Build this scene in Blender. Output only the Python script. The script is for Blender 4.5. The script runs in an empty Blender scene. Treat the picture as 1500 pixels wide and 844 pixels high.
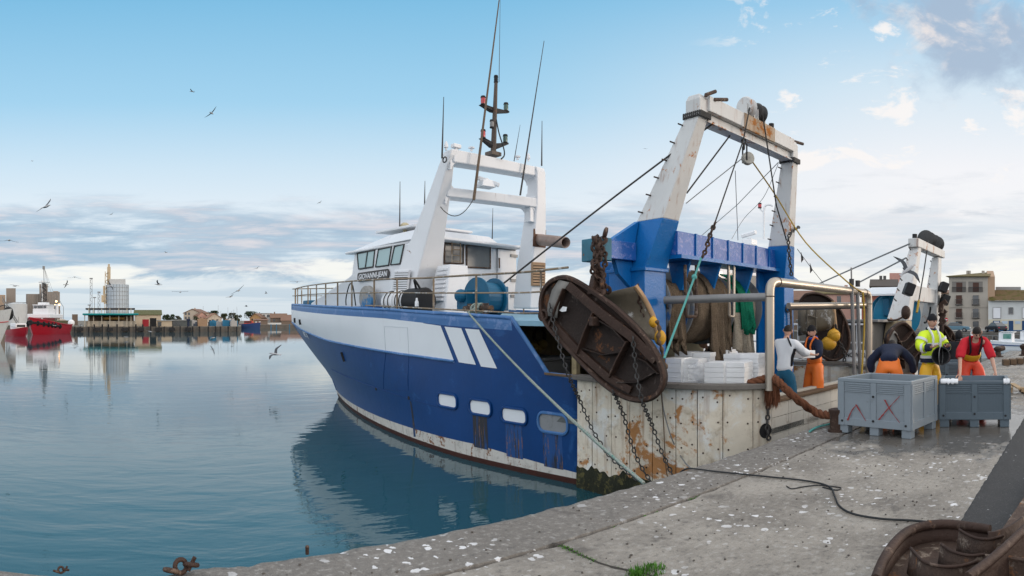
import bpy, bmesh, math, random
from mathutils import Vector, Matrix, Quaternion, noise
random.seed(7)
sc = bpy.context.scene
COL = sc.collection
PI = math.pi
V = Vector
# ---------------------------------------------------------------- camera model (cylindrical panorama)
EYE = 1.7; F = 860.0; HOR = 470.0; AX = 237.0; WATER = -1.5
def az(px): return (px - AX) / F
def ray(px): a = az(px); return V((math.sin(a), math.cos(a)))
def at(px, py, D):
    r = ray(px); return V((r.x*D, r.y*D, EYE + (HOR-py)/F*D))
def on_z(px, py, z): return at(px, py, (EYE-z)*F/(py-HOR))
def on_X(px, py, X): return at(px, py, X/ray(px).x)
def on_Y(px, py, Y): return at(px, py, Y/ray(px).y)
def on_plane(px, py, A, B):          # vertical plane through the plan points A, B
    r = ray(px); d = V((B[0]-A[0], B[1]-A[1])); n = V((-d.y, d.x))
    return at(px, py, (n.x*A[0]+n.y*A[1])/(n.x*r.x+n.y*r.y))
# boat frame: u forward from the transom, v to starboard
BO = V((10.7, 4.9)); BK = V((7.31-10.7, 23.7-4.9)).normalized(); BR = V((BK.y, -BK.x))
def bl(u, v, z): p = BO + BK*u + BR*v; return V((p.x, p.y, z))
def on_v(px, py, v): r = ray(px); return at(px, py, (v+BR.dot(BO))/BR.dot(r))
def on_u(px, py, u): r = ray(px); return at(px, py, (u+BK.dot(BO))/BK.dot(r))
def to_b(p): d = V((p[0], p[1]))-BO; return (BK.dot(d), BR.dot(d), p[2])
def lerp(a, b, t): return a+(b-a)*t
def clamp(x, a=0.0, b=1.0): return max(a, min(b, x))
def interp(tab, x):
    if x <= tab[0][0]: return tab[0][1]
    for (a, b), (c, d) in zip(tab, tab[1:]):
        if x <= c: return b+(d-b)*(x-a)/(c-a)
    return tab[-1][1]
def crv(pts, n=6):                   # Catmull-Rom through points
    P = [V(p) for p in pts]; out = []
    for i in range(len(P)-1):
        p0 = P[max(i-1, 0)]; p1 = P[i]; p2 = P[i+1]; p3 = P[min(i+2, len(P)-1)]
        for k in range(n):
            t = k/n
            out.append(0.5*((2*p1)+(p2-p0)*t+(2*p0-5*p1+4*p2-p3)*t*t+(3*p1-p0-3*p2+p3)*t**3))
    out.append(P[-1]); return out
def sag(a, b, s, n=12):
    a = V(a); b = V(b)
    return [a.lerp(b, i/n)-V((0, 0, s*4*(i/n)*(1-i/n))) for i in range(n+1)]
# ---------------------------------------------------------------- object bookkeeping
ORG = {}
def tag(o, label=None, cat=None, group=None, kind=None):
    if label: o['label'] = label
    if cat: o['category'] = cat
    if group: o['group'] = group
    if kind: o['kind'] = kind
    return o
def thing(name, label, cat, loc, group=None):
    o = bpy.data.objects.new(name, None); COL.objects.link(o); o.empty_display_size = 0.2
    o.location = loc; ORG[o] = V(loc); return tag(o, label, cat, group)
def copy_tree(o, parent=None):
    c = o.copy(); COL.objects.link(c); c.parent = parent
    ORG[c] = ORG.get(o, V((0, 0, 0))).copy()
    for ch in list(o.children): copy_tree(ch, c)
    return c
class MB:
    def __init__(s): s.v = []; s.f = []; s.m = []; s.cur = 0
    def mat(s, i): s.cur = i; return s
    def add(s, verts, faces):
        n = len(s.v); s.v += [V(p) for p in verts]
        for f in faces: s.f.append(tuple(i+n for i in f)); s.m.append(s.cur)
        return s
    def box(s, c, size, R=None):
        hx, hy, hz = size[0]/2, size[1]/2, size[2]/2
        vs = [V((x, y, z)) for z in (-hz, hz) for y in (-hy, hy) for x in (-hx, hx)]
        if R is not None: vs = [R @ p for p in vs]
        return s.hexa([V(c)+p for p in vs])
    def hexa(s, p):                  # order: z-low (00,10,01,11), z-high
        return s.add(p, [(0, 2, 3, 1), (4, 5, 7, 6), (0, 1, 5, 4), (1, 3, 7, 5), (3, 2, 6, 7), (2, 0, 4, 6)])
    def loft(s, rings, closed=True, caps=True):
        n = len(rings[0]); vs = [p for r in rings for p in r]; fs = []
        for i in range(len(rings)-1):
            for j in range(n if closed else n-1):
                k = (j+1) % n; fs.append((i*n+j, i*n+k, (i+1)*n+k, (i+1)*n+j))
        if caps and closed: fs += [tuple(reversed(range(n))), tuple(range((len(rings)-1)*n, len(rings)*n))]
        return s.add(vs, fs)
    def grid(s, rows): return s.loft(rows, closed=False, caps=False)
    def tube(s, path, r, n=8, caps=True):
        P = [V(p) for p in path]; rings = []; up = None
        for i, p in enumerate(P):
            t = (P[min(i+1, len(P)-1)]-P[max(i-1, 0)])
            t = t.normalized() if t.length > 1e-9 else V((0, 0, 1))
            if up is None: up = t.orthogonal().normalized()
            up = (up-t*up.dot(t))
            up = up.normalized() if up.length > 1e-6 else t.orthogonal().normalized()
            w = t.cross(up); rr = r[i] if isinstance(r, (list, tuple)) else r
            rings.append([p+(up*math.cos(2*PI*k/n)+w*math.sin(2*PI*k/n))*rr for k in range(n)])
        return s.loft(rings, True, caps)
    def cyl(s, a, b, r, r2=None, n=12): return s.tube([a, b], [r, r if r2 is None else r2], n)
    def ngon(s, pts): return s.add(pts, [tuple(range(len(pts)))])
    def prism(s, pts, ext):          # polygon swept along ext
        e = V(ext); return s.loft([[V(p) for p in pts], [V(p)+e for p in pts]])
    def lathe(s, c, axis, prof, n=20, caps=True):   # prof: (distance along axis, radius)
        axis = V(axis).normalized(); a = axis.orthogonal().normalized(); b = axis.cross(a)
        return s.loft([[V(c)+axis*h+(a*math.cos(2*PI*k/n)+b*math.sin(2*PI*k/n))*max(r, 1e-4) for k in range(n)] for h, r in prof], True, caps)
    def ball(s, c, r, n=12, m=8, R=None):
        r = (r, r, r) if not isinstance(r, (tuple, list)) else r; rings = []
        for i in range(m+1):
            th = PI*i/m; q = max(math.sin(th), 1e-3); ring = []
            for k in range(n):
                p = V((r[0]*q*math.cos(2*PI*k/n), r[1]*q*math.sin(2*PI*k/n), -r[2]*math.cos(th)))
                ring.append(V(c)+(R @ p if R is not None else p))
            rings.append(ring)
        return s.loft(rings)
    def torus(s, c, axis, R, r, n=20, m=8, a0=0, a1=2*PI):
        axis = V(axis).normalized(); a = axis.orthogonal().normalized(); b = axis.cross(a)
        full = abs(a1-a0-2*PI) < 1e-6; path = []
        for k in range(n+1): t = a0+(a1-a0)*k/n; path.append(V(c)+(a*math.cos(t)+b*math.sin(t))*R)
        return s.tube(path, r, m)
    def mesh(s, src):                # take over an evaluated mesh
        return s.add([p.co.copy() for p in src.vertices], [tuple(f.vertices) for f in src.polygons])
    def build(s, name, mats, parent=None, smooth=None, bevel=0, org=None, solid=0, world=True, sub=0):
        me = bpy.data.meshes.new(name); mats = mats if isinstance(mats, (list, tuple)) else [mats]
        if org is None:
            if s.v:
                xs = [p.x for p in s.v]; ys = [p.y for p in s.v]; zs = [p.z for p in s.v]
                org = V(((min(xs)+max(xs))/2, (min(ys)+max(ys))/2, min(zs)))
            else: org = V((0, 0, 0))
        org = V(org)
        me.from_pydata([tuple(p-org) for p in s.v], [], s.f)
        for m in mats: me.materials.append(m)
        for pl, mi in zip(me.polygons, s.m): pl.material_index = min(mi, len(mats)-1)
        bm = bmesh.new(); bm.from_mesh(me); bmesh.ops.recalc_face_normals(bm, faces=bm.faces); bm.to_mesh(me); bm.free()
        if smooth:
            me.polygons.foreach_set('use_smooth', [True]*len(me.polygons))
            if smooth < 180: me.set_sharp_from_angle(angle=math.radians(smooth))
        me.update(); o = bpy.data.objects.new(name, me); COL.objects.link(o)
        o.location = org-(ORG[parent] if parent else V((0, 0, 0)))
        if parent: o.parent = parent
        ORG[o] = org
        if solid:
            md = o.modifiers.new('s', 'SOLIDIFY'); md.thickness = abs(solid); md.offset = -1 if solid > 0 else 1
        if bevel:
            md = o.modifiers.new('b', 'BEVEL'); md.width = bevel; md.segments = 2; md.limit_method = 'ANGLE'; md.angle_limit = math.radians(40)
        if sub:
            md = o.modifiers.new('ss', 'SUBSURF'); md.levels = sub; md.render_levels = sub
        return o
def text_mesh(mb, txt, size, O, ex, ey, shear=0.0, depth=0.004, fit=None, bold=0.0):
    cu = bpy.data.curves.new('t', 'FONT'); cu.body = txt; cu.size = 1; cu.align_x = 'CENTER'; cu.align_y = 'CENTER'
    cu.shear = shear; cu.offset = bold; cu.extrude = depth/size; cu.resolution_u = 3
    o = bpy.data.objects.new('t', cu); COL.objects.link(o)
    dg = bpy.context.evaluated_depsgraph_get(); me = o.evaluated_get(dg).to_mesh()
    ex = V(ex).normalized(); ey = V(ey).normalized(); ez = ex.cross(ey)
    w = max(v.co.x for v in me.vertices)-min(v.co.x for v in me.vertices); kx = size if fit is None else fit/w
    mb.add([V(O)+ex*v.co.x*kx+ey*v.co.y*size+ez*v.co.z*size for v in me.vertices], [tuple(f.vertices) for f in me.polygons])
    o.evaluated_get(dg).to_mesh_clear(); bpy.data.objects.remove(o); bpy.data.curves.remove(cu)
    return mb
# ---------------------------------------------------------------- materials
def srgb(r, g, b):
    f = lambda c: (c/255/12.92 if c/255 <= .04045 else ((c/255+.055)/1.055)**2.4)
    return (f(r), f(g), f(b), 1)
class NT:
    def __init__(s, nt): s.nt = nt
    def n(s, t, **kw):
        nd = s.nt.nodes.new(t)
        for k, v in kw.items():
            if k.startswith('i_'):
                k = k[2:]; nd.inputs[int(k) if k.isdigit() else k].default_value = v
            else: setattr(nd, k, v)
        return nd
    def l(s, a, b): s.nt.links.new(a, b)
    def val(s, x, inp):
        if isinstance(x, (int, float)): inp.default_value = x
        else: s.l(x, inp)
    def math(s, op, a, b=0.0, c=0.0, cl=False):
        nd = s.n('ShaderNodeMath', operation=op, use_clamp=cl)
        for i, x in enumerate((a, b, c)): s.val(x, nd.inputs[i])
        return nd.outputs[0]
    def step(s, x, a, b):            # smoothstep
        nd = s.n('ShaderNodeMapRange', interpolation_type='SMOOTHSTEP'); s.val(x, nd.inputs[0])
        for i, q in ((1, a), (2, b)): s.val(q, nd.inputs[i])
        nd.inputs[3].default_value = 0; nd.inputs[4].default_value = 1; return nd.outputs[0]
    def mix(s, fac, a, b, blend='MIX'):
        nd = s.n('ShaderNodeMix', data_type='RGBA', blend_type=blend); s.val(fac, nd.inputs[0])
        for x, i in ((a, 6), (b, 7)):
            if isinstance(x, (tuple, list)): nd.inputs[i].default_value = tuple(x) if len(x) == 4 else (*x, 1)
            else: s.l(x, nd.inputs[i])
        return nd.outputs[2]
    def noise(s, vec, scale, detail=5, rough=.6, dist=0.0, out=0):
        nd = s.n('ShaderNodeTexNoise'); s.l(vec, nd.inputs['Vector'])
        nd.inputs['Scale'].default_value = scale; nd.inputs['Detail'].default_value = detail
        nd.inputs['Roughness'].default_value = rough; nd.inputs['Distortion'].default_value = dist
        return nd.outputs[out]
    def vor(s, vec, scale, feature='F1', rnd=1.0):
        nd = s.n('ShaderNodeTexVoronoi', feature=feature); s.l(vec, nd.inputs['Vector']); nd.inputs['Scale'].default_value = scale
        nd.inputs['Randomness'].default_value = rnd; return nd
    def map(s, vec, scale=(1, 1, 1), loc=(0, 0, 0), rot=(0, 0, 0)):
        nd = s.n('ShaderNodeMapping'); s.l(vec, nd.inputs[0]); nd.inputs['Scale'].default_value = scale
        nd.inputs['Location'].default_value = loc; nd.inputs['Rotation'].default_value = rot; return nd.outputs[0]
def new_mat(name):
    m = bpy.data.materials.new(name); m.use_nodes = True; m.node_tree.nodes.clear(); t = NT(m.node_tree)
    bs = t.n('ShaderNodeBsdfPrincipled'); out = t.n('ShaderNodeOutputMaterial'); t.l(bs.outputs[0], out.inputs[0])
    return m, t, bs
def coords(t, world=False):
    if world: return t.n('ShaderNodeNewGeometry').outputs['Position']
    tc = t.n('ShaderNodeTexCoord').outputs['Object']; oi = t.n('ShaderNodeObjectInfo').outputs['Random']
    cm = t.n('ShaderNodeVectorMath', operation='ADD'); t.l(tc, cm.inputs[0])
    sm = t.n('ShaderNodeVectorMath', operation='SCALE'); sm.inputs[0].default_value = (37, 53, 19); t.l(oi, sm.inputs['Scale'])
    t.l(sm.outputs[0], cm.inputs[1]); return cm.outputs[0]
RUST = (.13, .045, .014, 1); RUST2 = (.30, .13, .04, 1); GRIME = (.045, .04, .033, 1)
MATS = {}
def paint(name, col, rough=.45, var=.12, scale=2.5, rust=0.0, rscale=3.0, streak=0.0, dirt=0.0, dcol=GRIME, metal=0.0,
          bump=.15, bscale=30, col2=None, c2=0.0, c2scale=4, world=False, spec=.28, rustcol=RUST):
    if name in MATS: return MATS[name]
    m, t, bs = new_mat(name); p = coords(t, world)
    n1 = t.noise(p, scale, 6, .65)
    c = t.mix(n1, tuple(x*(1-var*1.6) for x in col[:3]), tuple(min(1, x*(1+var*1.2)) for x in col[:3]))
    if col2: c = t.mix(t.step(t.noise(p, c2scale, 8, .7, .4), .62-c2*.3, .70-c2*.22), c, col2)
    if dirt:
        d = t.step(t.noise(p, scale*1.7, 8, .72, .3), .66-dirt*.35, .9-dirt*.25)
        c = t.mix(t.math('MULTIPLY', d, .75), c, dcol)
    if streak:
        sv = t.map(p, (9, 9, .55)); d = t.step(t.noise(sv, 1.0, 5, .6), .68-streak*.28, .86-streak*.2)
        c = t.mix(t.math('MULTIPLY', d, .6), c, (rustcol if rust else dcol))
    rr = rough
    if rust:
        a = t.noise(p, rscale, 10, .7, .6); b = t.noise(p, rscale*7, 6, .7)
        a = t.math('ADD', a, t.math('MULTIPLY', t.math('SUBTRACT', b, .5), .35))
        k = t.step(a, .74-rust*.36, .79-rust*.32)
        rc = t.mix(b, rustcol, tuple(min(1, x*2.1) for x in rustcol[:3])); c = t.mix(k, c, rc)
        rr = t.math('ADD', t.math('MULTIPLY', k, .35), rough)
        t.l(t.math('MULTIPLY', t.math('SUBTRACT', 1, k), metal), bs.inputs['Metallic'])
    else: bs.inputs['Metallic'].default_value = metal
    t.l(c, bs.inputs['Base Color']); t.val(rr, bs.inputs['Roughness']); bs.inputs['Specular IOR Level'].default_value = spec
    if bump:
        bp = t.n('ShaderNodeBump'); bp.inputs['Strength'].default_value = bump; bp.inputs['Distance'].default_value = .02
        t.l(t.noise(p, bscale, 6, .65), bp.inputs['Height']); t.l(bp.outputs[0], bs.inputs['Normal'])
    MATS[name] = m; return m
def glass(name, col=(.03, .05, .06, 1), rough=.04):
    if name in MATS: return MATS[name]
    m, t, bs = new_mat(name); bs.inputs['Base Color'].default_value = col; bs.inputs['Roughness'].default_value = rough
    bs.inputs['Specular IOR Level'].default_value = .8; MATS[name] = m; return m
def emit(name, col, s):
    m, t, bs = new_mat(name); bs.inputs['Base Color'].default_value = col; bs.inputs['Emission Color'].default_value = col
    bs.inputs['Emission Strength'].default_value = s; MATS[name] = m; return m
M = dict(
 white=paint('white_paint', (.70, .71, .73), .38, .06, 1.2, rust=.15, rscale=2.2, streak=.2, dirt=.18, dcol=(.33, .32, .30, 1)),
 white_clean=paint('clean_white_paint', (.74, .75, .77), .35, .04, dirt=.06, dcol=(.4, .4, .4, 1)),
 white_rusty=paint('rusty_white_paint', (.60, .60, .59), .5, .08, 1.5, rust=.43, rscale=2.0, streak=.5, dirt=.25, dcol=(.3, .27, .23, 1), rustcol=(.26, .10, .03, 1)),
 cream=paint('cream_paint', (.50, .43, .28), .5, .1, dirt=.35, rust=.15, streak=.3),
 blue=paint('blue_paint', (.017, .085, .30), .33, .18, 1.3, dirt=.2, dcol=(.012, .03, .09, 1), streak=.12, bump=.12, bscale=14, col2=(.035, .12, .34, 1), c2=.2, c2scale=2),
 blue_gantry=paint('gantry_blue_paint', (.005, .135, .41), .30, .16, 1.6, rust=.13, rscale=2.4, dirt=.25, dcol=(.01, .045, .13, 1), streak=.25, bump=.45, bscale=22),
 blue_panel=paint('mauve_sheen_blue_paint', (.016, .105, .38), .3, .2, 2, col2=(.15, .20, .46, 1), c2=.34, c2scale=9, rust=.24, rscale=1.8, bump=.4, bscale=24, rustcol=(.16, .12, .08, 1)),  # pale mauve reflection painted into the blue as mottling, plus rust
 deckblue=paint('pale_blue_deck_paint', (.22, .38, .48), .6, .1, dirt=.3),
 teal=paint('teal_paint', (.008, .10, .19), .4, .25, dirt=.35, rust=.15),
 rust=paint('rusty_steel', (.055, .032, .024), .62, .35, 3, col2=(.15, .105, .08, 1), c2=.18, c2scale=7, rust=.35, rscale=2.6, dirt=.4, dcol=(.018, .014, .013, 1), bump=.6, bscale=26, metal=.2, rustcol=(.10, .050, .026, 1)),
 rust_light=paint('pale_rusty_steel', (.085, .055, .042), .75, .4, 5, rust=.46, rscale=5, dirt=.5, dcol=(.03, .022, .02, 1), bump=.9, bscale=40, rustcol=(.13, .062, .03, 1), col2=(.24, .19, .15, 1), c2=.30, c2scale=9),
 steelpipe=paint('stainless_pipe', (.42, .37, .31), .34, .1, 3, dirt=.25, streak=.3, metal=.6, dcol=(.2, .15, .1, 1), bump=.05),
 galv=paint('galvanised_steel', (.22, .22, .22), .5, .15, dirt=.3, metal=.3),
 rail=paint('railing_metal', (.24, .18, .12), .5, .2, 6, rust=.3, metal=.3, col2=(.45, .44, .42, 1), c2=.3),
 wood=paint('weathered_wood', (.14, .09, .055), .8, .25, 5, dirt=.5, bump=.5),
 cap=paint('worn_wood_cap', (.15, .135, .12), .75, .2, 5, dirt=.4, bump=.4),
 pallet=paint('pale_pallet_wood', (.38, .27, .16), .8, .2, 5, dirt=.3),
 black=paint('black_rubber', (.018, .018, .02), .6, .2, bump=.2),
 darkmetal=paint('dark_metal', (.05, .048, .047), .5, .2, rust=.2),
 foam=paint('white_polystyrene', (.80, .81, .82), .6, .03, 8, bump=.1, bscale=120),
 binG=paint('grey_plastic', (.21, .245, .275), .42, .07, 3, dirt=.22, dcol=(.09, .09, .10, 1), streak=.2, bump=.12, bscale=18),
 binD=paint('dark_grey_plastic', (.095, .125, .15), .40, .08, 3, dirt=.22, dcol=(.04, .045, .05, 1), streak=.2, bump=.12, bscale=18),
 blood=paint('fish_blood', (.26, .035, .035), .5, .2, 6),
 yellow=paint('yellow_float_plastic', (.62, .33, .03), .45, .12, 5, dirt=.3),
 orange=paint('orange_oilskin', (.75, .17, .025), .42, .08, 6, dirt=.12, dcol=(.3, .1, .04, 1), bump=.35, bscale=12),
 yelskin=paint('yellow_oilskin', (.75, .42, .03), .42, .06, 6, bump=.3, bscale=12),
 redorange=paint('red_oilskin', (.72, .07, .03), .42, .08, 6, bump=.35, bscale=12),
 skin=paint('skin', (.52, .30, .22), .5, .06, 20, bump=.05),
 hair=paint('dark_hair', (.018, .013, .011), .6, .3, 60, bump=.6, bscale=200),
 navy=paint('navy_cloth', (.014, .02, .045), .85, .15, 20, bump=.3),
 blackcloth=paint('black_cloth', (.012, .012, .015), .85, .2, 20, bump=.3),
 whitecloth=paint('white_cloth', (.66, .68, .71), .85, .06, 6, bump=.35, bscale=14),
 jeans=paint('teal_blue_trousers', (.012, .085, .155), .85, .12, 12, bump=.35, bscale=16),
 redcloth=paint('red_cloth', (.52, .018, .03), .85, .1, 12, bump=.35, bscale=14),
 hivis=paint('hi_vis_yellow', (.62, .80, .03), .6, .05, 8, bump=.35, bscale=12),
 reflect=paint('silver_reflective_tape', (.62, .64, .66), .4, .05),
 concrete_wall=paint('old_concrete', (.26, .245, .22), .9, .2, 1.5, dirt=.5, bump=.6, bscale=12),
 rope=paint('grey_green_rope', (.33, .34, .31), .9, .25, 40, col2=(.07, .23, .19, 1), c2=.45, c2scale=60, bump=.8, bscale=90),
 ropegreen=paint('turquoise_rope', (.10, .34, .32), .9, .2, 40, bump=.6, bscale=90),
 ropebrown=paint('rust_brown_rope', (.17, .066, .034), .95, .35, 40, bump=1, bscale=70),
 ropeyellow=paint('yellow_rope', (.42, .28, .05), .9, .2, 30),
 cable=paint('black_cable', (.02, .022, .024), .5, .2),
 wire=paint('wire_rope', (.035, .033, .032), .6, .2),
 glass=glass('window_glass', (.10, .15, .16, 1), .06), glassteal=glass('pale_teal_window_glass', (.30, .44, .45, 1), .08),
 red=paint('red_paint', (.50, .015, .03), .4, .12, dirt=.15), redlamp=glass('red_lens', (.45, .01, .02, 1), .2), greenlamp=glass('green_lens', (.01, .07, .05, 1), .2),
)

def netmat(name, col, gap, sc_=17):
    m, t, bs = new_mat(name); p = coords(t); v = t.vor(t.map(p, (1, 1, .7)), sc_, 'DISTANCE_TO_EDGE'); n = t.noise(t.map(p, (9, 9, 3)), 1, 7, .75)
    c = t.mix(n, tuple(x*.55 for x in col), tuple(x*1.5 for x in col)); c = t.mix(t.math('MULTIPLY', t.step(v.outputs['Distance'], .10, .22), .8), c, gap)
    t.l(c, bs.inputs['Base Color']); bs.inputs['Roughness'].default_value = .95; bs.inputs['Specular IOR Level'].default_value = .1
    bp = t.n('ShaderNodeBump'); bp.inputs['Strength'].default_value = 1; bp.inputs['Distance'].default_value = .03; t.l(t.math('ADD', v.outputs['Distance'], t.noise(t.map(p, (16, 16, 5)), 1, 6, .75)), bp.inputs['Height']); t.l(bp.outputs[0], bs.inputs['Normal']); return m
M['net'] = netmat('brown_net', (.20, .15, .105), (.10, .075, .052, 1), 48); M['netgreen'] = netmat('green_net', (.012, .19, .11), (.008, .11, .065, 1), 48); M['netpale'] = netmat('pale_net', (.36, .32, .26), (.21, .185, .15, 1), 48)
# ---------------------------------------------------------------- camera
cd = bpy.data.cameras.new('camera'); cam = bpy.data.objects.new('camera', cd); COL.objects.link(cam); sc.camera = cam
cd.type = 'PANO'; cd.panorama_type = 'CENTRAL_CYLINDRICAL'
cd.central_cylindrical_range_u_min = -750/F; cd.central_cylindrical_range_u_max = 750/F
cd.central_cylindrical_range_v_min = -(844-HOR)/F; cd.central_cylindrical_range_v_max = HOR/F; cd.central_cylindrical_radius = 1
cd.clip_start = .05; cd.clip_end = 6000
AZC = az(750); cam.location = (0, 0, EYE); cam.rotation_euler = (PI/2, 0, -AZC)
sc.view_settings.view_transform = 'Standard'; sc.view_settings.look = 'None'; sc.view_settings.exposure = 0.0; sc.view_settings.gamma = 1
sc.view_settings.use_curve_mapping = False
sc.cycles.use_denoising = True; sc.cycles.use_adaptive_sampling = True; sc.cycles.adaptive_threshold = .012
sc.cycles.max_bounces = 6; sc.cycles.transparent_max_bounces = 8; sc.cycles.caustics_reflective = False; sc.cycles.caustics_refractive = False
# ---------------------------------------------------------------- sky and sun
SUN_AZ = math.radians(128); SUN_EL = math.radians(9)       # azimuth from +Y towards +X
w = bpy.data.worlds.new('World'); sc.world = w; w.use_nodes = True; w.node_tree.nodes.clear(); t = NT(w.node_tree)
sky = t.n('ShaderNodeTexSky', sky_type='NISHITA', sun_disc=False, sun_elevation=SUN_EL, sun_rotation=SUN_AZ, air_density=1.0, dust_density=.6, ozone_density=2.0)
g = t.n('ShaderNodeTexCoord').outputs['Generated']; sp = t.n('ShaderNodeSeparateXYZ'); t.l(g, sp.inputs[0])
X, Y, Z = sp.outputs
A = t.math('SUBTRACT', t.math('ARCTAN2', X, Y), AZC)         # azimuth from the view centre
hh = t.math('SQRT', t.math('ADD', t.math('MULTIPLY', X, X), t.math('MULTIPLY', Y, Y)))
E = t.math('DIVIDE', Z, t.math('MAXIMUM', hh, .02))           # tangent of the elevation
cx = t.n('ShaderNodeCombineXYZ'); t.l(A, cx.inputs[0]); t.l(E, cx.inputs[1]); P2 = cx.outputs[0]
def ramp(fac, stops):
    r = t.n('ShaderNodeValToRGB'); cr = r.color_ramp; t.l(fac, r.inputs[0])
    while len(cr.elements) < len(stops): cr.elements.new(.5)
    for e, (p, c) in zip(cr.elements, stops): e.position = p; e.color = c
    return r.outputs[0]
e01 = t.math('MULTIPLY', E, .5, cl=True)
gl = ramp(e01, [(0, srgb(210, 222, 231)), (.045, srgb(224, 233, 240)), (.09, srgb(228, 238, 246)), (.13, srgb(207, 229, 244)), (.186, srgb(164, 211, 239)), (.273, srgb(128, 191, 228)), (.45, srgb(92, 150, 200)), (1, srgb(70, 120, 175))])
gr = ramp(e01, [(0, srgb(243, 241, 240)), (.06, srgb(246, 245, 245)), (.13, srgb(244, 244, 247)), (.20, srgb(214, 231, 243)), (.27, srgb(160, 206, 236)), (.45, srgb(120, 170, 210)), (1, srgb(80, 130, 185))])
side = t.step(A, -.15, .75)
base = t.mix(side, gl, gr)
# low bank of grey blue cloud over the harbour
q1 = t.map(P2, (2.2, 9, 1)); n1 = t.noise(q1, 1.6, 8, .62, .5); n2 = t.noise(t.map(P2, (3, 26, 1), (3.1, .7, 0)), 1.5, 7, .6, .3)
edge = t.math('ADD', E, t.math('MULTIPLY', t.math('SUBTRACT', n1, .5), .17))
bank = t.math('MULTIPLY', t.step(edge, .072, .095), t.math('SUBTRACT', 1, t.step(edge, .165, .215)))
bank = t.math('MULTIPLY', bank, t.math('SUBTRACT', 1, t.math('MULTIPLY', t.step(A, .12, .45), .6)))
bank = t.math('MULTIPLY', bank, t.step(t.math('ADD', n2, t.math('MULTIPLY', n1, .6)), .55, .82))
bcol = t.mix(t.step(n2, .42, .68), srgb(154, 184, 208), srgb(220, 217, 223))
c = t.mix(t.math('MULTIPLY', bank, .92), base, bcol)
# bright gap under the bank and thin streaks below it
gap = t.math('MULTIPLY', t.step(E, .048, .07), t.math('SUBTRACT', 1, t.step(edge, .075, .098)))
gap = t.math('MULTIPLY', gap, t.step(n2, .38, .55))
c = t.mix(t.math('MULTIPLY', gap, .85), c, srgb(250, 249, 243))
n3 = t.noise(t.map(P2, (2.0, 46, 1), (5, 2, 0)), 1.3, 6, .55)
st = t.math('MULTIPLY', t.step(n3, .48, .62), t.math('SUBTRACT', 1, t.step(E, .05, .075)))
c = t.mix(t.math('MULTIPLY', st, .5), c, srgb(176, 199, 218))
# soft grey and white streaks on the right
n4 = t.noise(t.map(P2, (2.6, 13, 1), (1.7, 4, 0)), 1.5, 8, .62, .4)
rs = t.math('MULTIPLY', t.step(A, .3, .6), t.math('MULTIPLY', t.step(n4, .52, .66), t.math('SUBTRACT', 1, t.step(E, .17, .30))))
c = t.mix(t.math('MULTIPLY', rs, .75), c, srgb(203, 210, 219))
n5 = t.noise(t.map(P2, (5.5, 11, 1), (8.2, 1.2, 0)), 1.5, 9, .62, .35)
puff = t.math('MULTIPLY', t.step(A, .28, .5), t.math('MULTIPLY', t.step(n5, .55, .64), t.math('MULTIPLY', t.step(E, .17, .24), t.math('SUBTRACT', 1, t.step(E, .50, .75)))))
c = t.mix(t.math('MULTIPLY', puff, .9), c, srgb(252, 247, 244))
# darker cumulus high on the right
dx = t.math('SUBTRACT', A, .80); dy = t.math('MULTIPLY', t.math('SUBTRACT', E, t.math('SUBTRACT', .475, t.math('MULTIPLY', dx, .35))), 1.9)
rad = t.math('SQRT', t.math('ADD', t.math('MULTIPLY', dx, dx), t.math('MULTIPLY', dy, dy)))
n6 = t.noise(t.map(P2, (6, 8, 1), (2.4, 6.6, 0)), 1.4, 9, .6, .3)
cm = t.step(t.math('ADD', t.math('SUBTRACT', .27, rad), t.math('MULTIPLY', t.math('SUBTRACT', n6, .5), .55)), .02, .20)
n7 = t.noise(t.map(P2, (5, 7, 1), (9, 3, 0)), 1.5, 7, .6, .4)
c = t.mix(t.math('MULTIPLY', cm, .9), c, t.mix(t.step(n7, .46, .64), srgb(168, 186, 208), srgb(246, 234, 228)))
# unseen sky brightened as added fill light: pale overhead, warm glow behind the viewer
c = t.mix(t.math('MULTIPLY', t.step(E, .60, 1.1), .8), c, (1.45, 1.45, 1.45, 1))
hd = t.math('DIVIDE', t.math('ADD', t.math('MULTIPLY', X, math.sin(2.62)), t.math('MULTIPLY', Y, math.cos(2.62))), t.math('MAXIMUM', hh, .05))
glow = t.math('MULTIPLY', t.step(hd, .42, .9), t.math('SUBTRACT', 1, t.step(E, .5, 1.6)))
c = t.mix(glow, c, (1.75, 1.6, 1.45, 1))
hd2 = t.math('DIVIDE', t.math('ADD', t.math('MULTIPLY', X, math.sin(-1.9)), t.math('MULTIPLY', Y, math.cos(-1.9))), t.math('MAXIMUM', hh, .05))
c = t.mix(t.math('MULTIPLY', t.step(hd2, .05, .7), t.math('SUBTRACT', 1, t.step(E, .6, 1.6))), c, (1.45, 1.5, 1.58, 1))  # bluish fill light added in the unseen sky to the left
bs_ = t.n('ShaderNodeBackground'); nz = t.n('ShaderNodeBackground')
t.l(c, bs_.inputs[0]); bs_.inputs[1].default_value = 1.07
t.l(sky.outputs[0], nz.inputs[0]); nz.inputs[1].default_value = .10
ms = t.n('ShaderNodeMixShader'); ms.inputs[0].default_value = .92; t.l(nz.outputs[0], ms.inputs[1]); t.l(bs_.outputs[0], ms.inputs[2])
wo = t.n('ShaderNodeOutputWorld'); t.l(ms.outputs[0], wo.inputs[0])
sl = bpy.data.lights.new('sun', 'SUN'); sl.energy = .9; sl.angle = math.radians(10); sl.color = (1, .83, .68)
so = bpy.data.objects.new('sun', sl); COL.objects.link(so)
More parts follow.
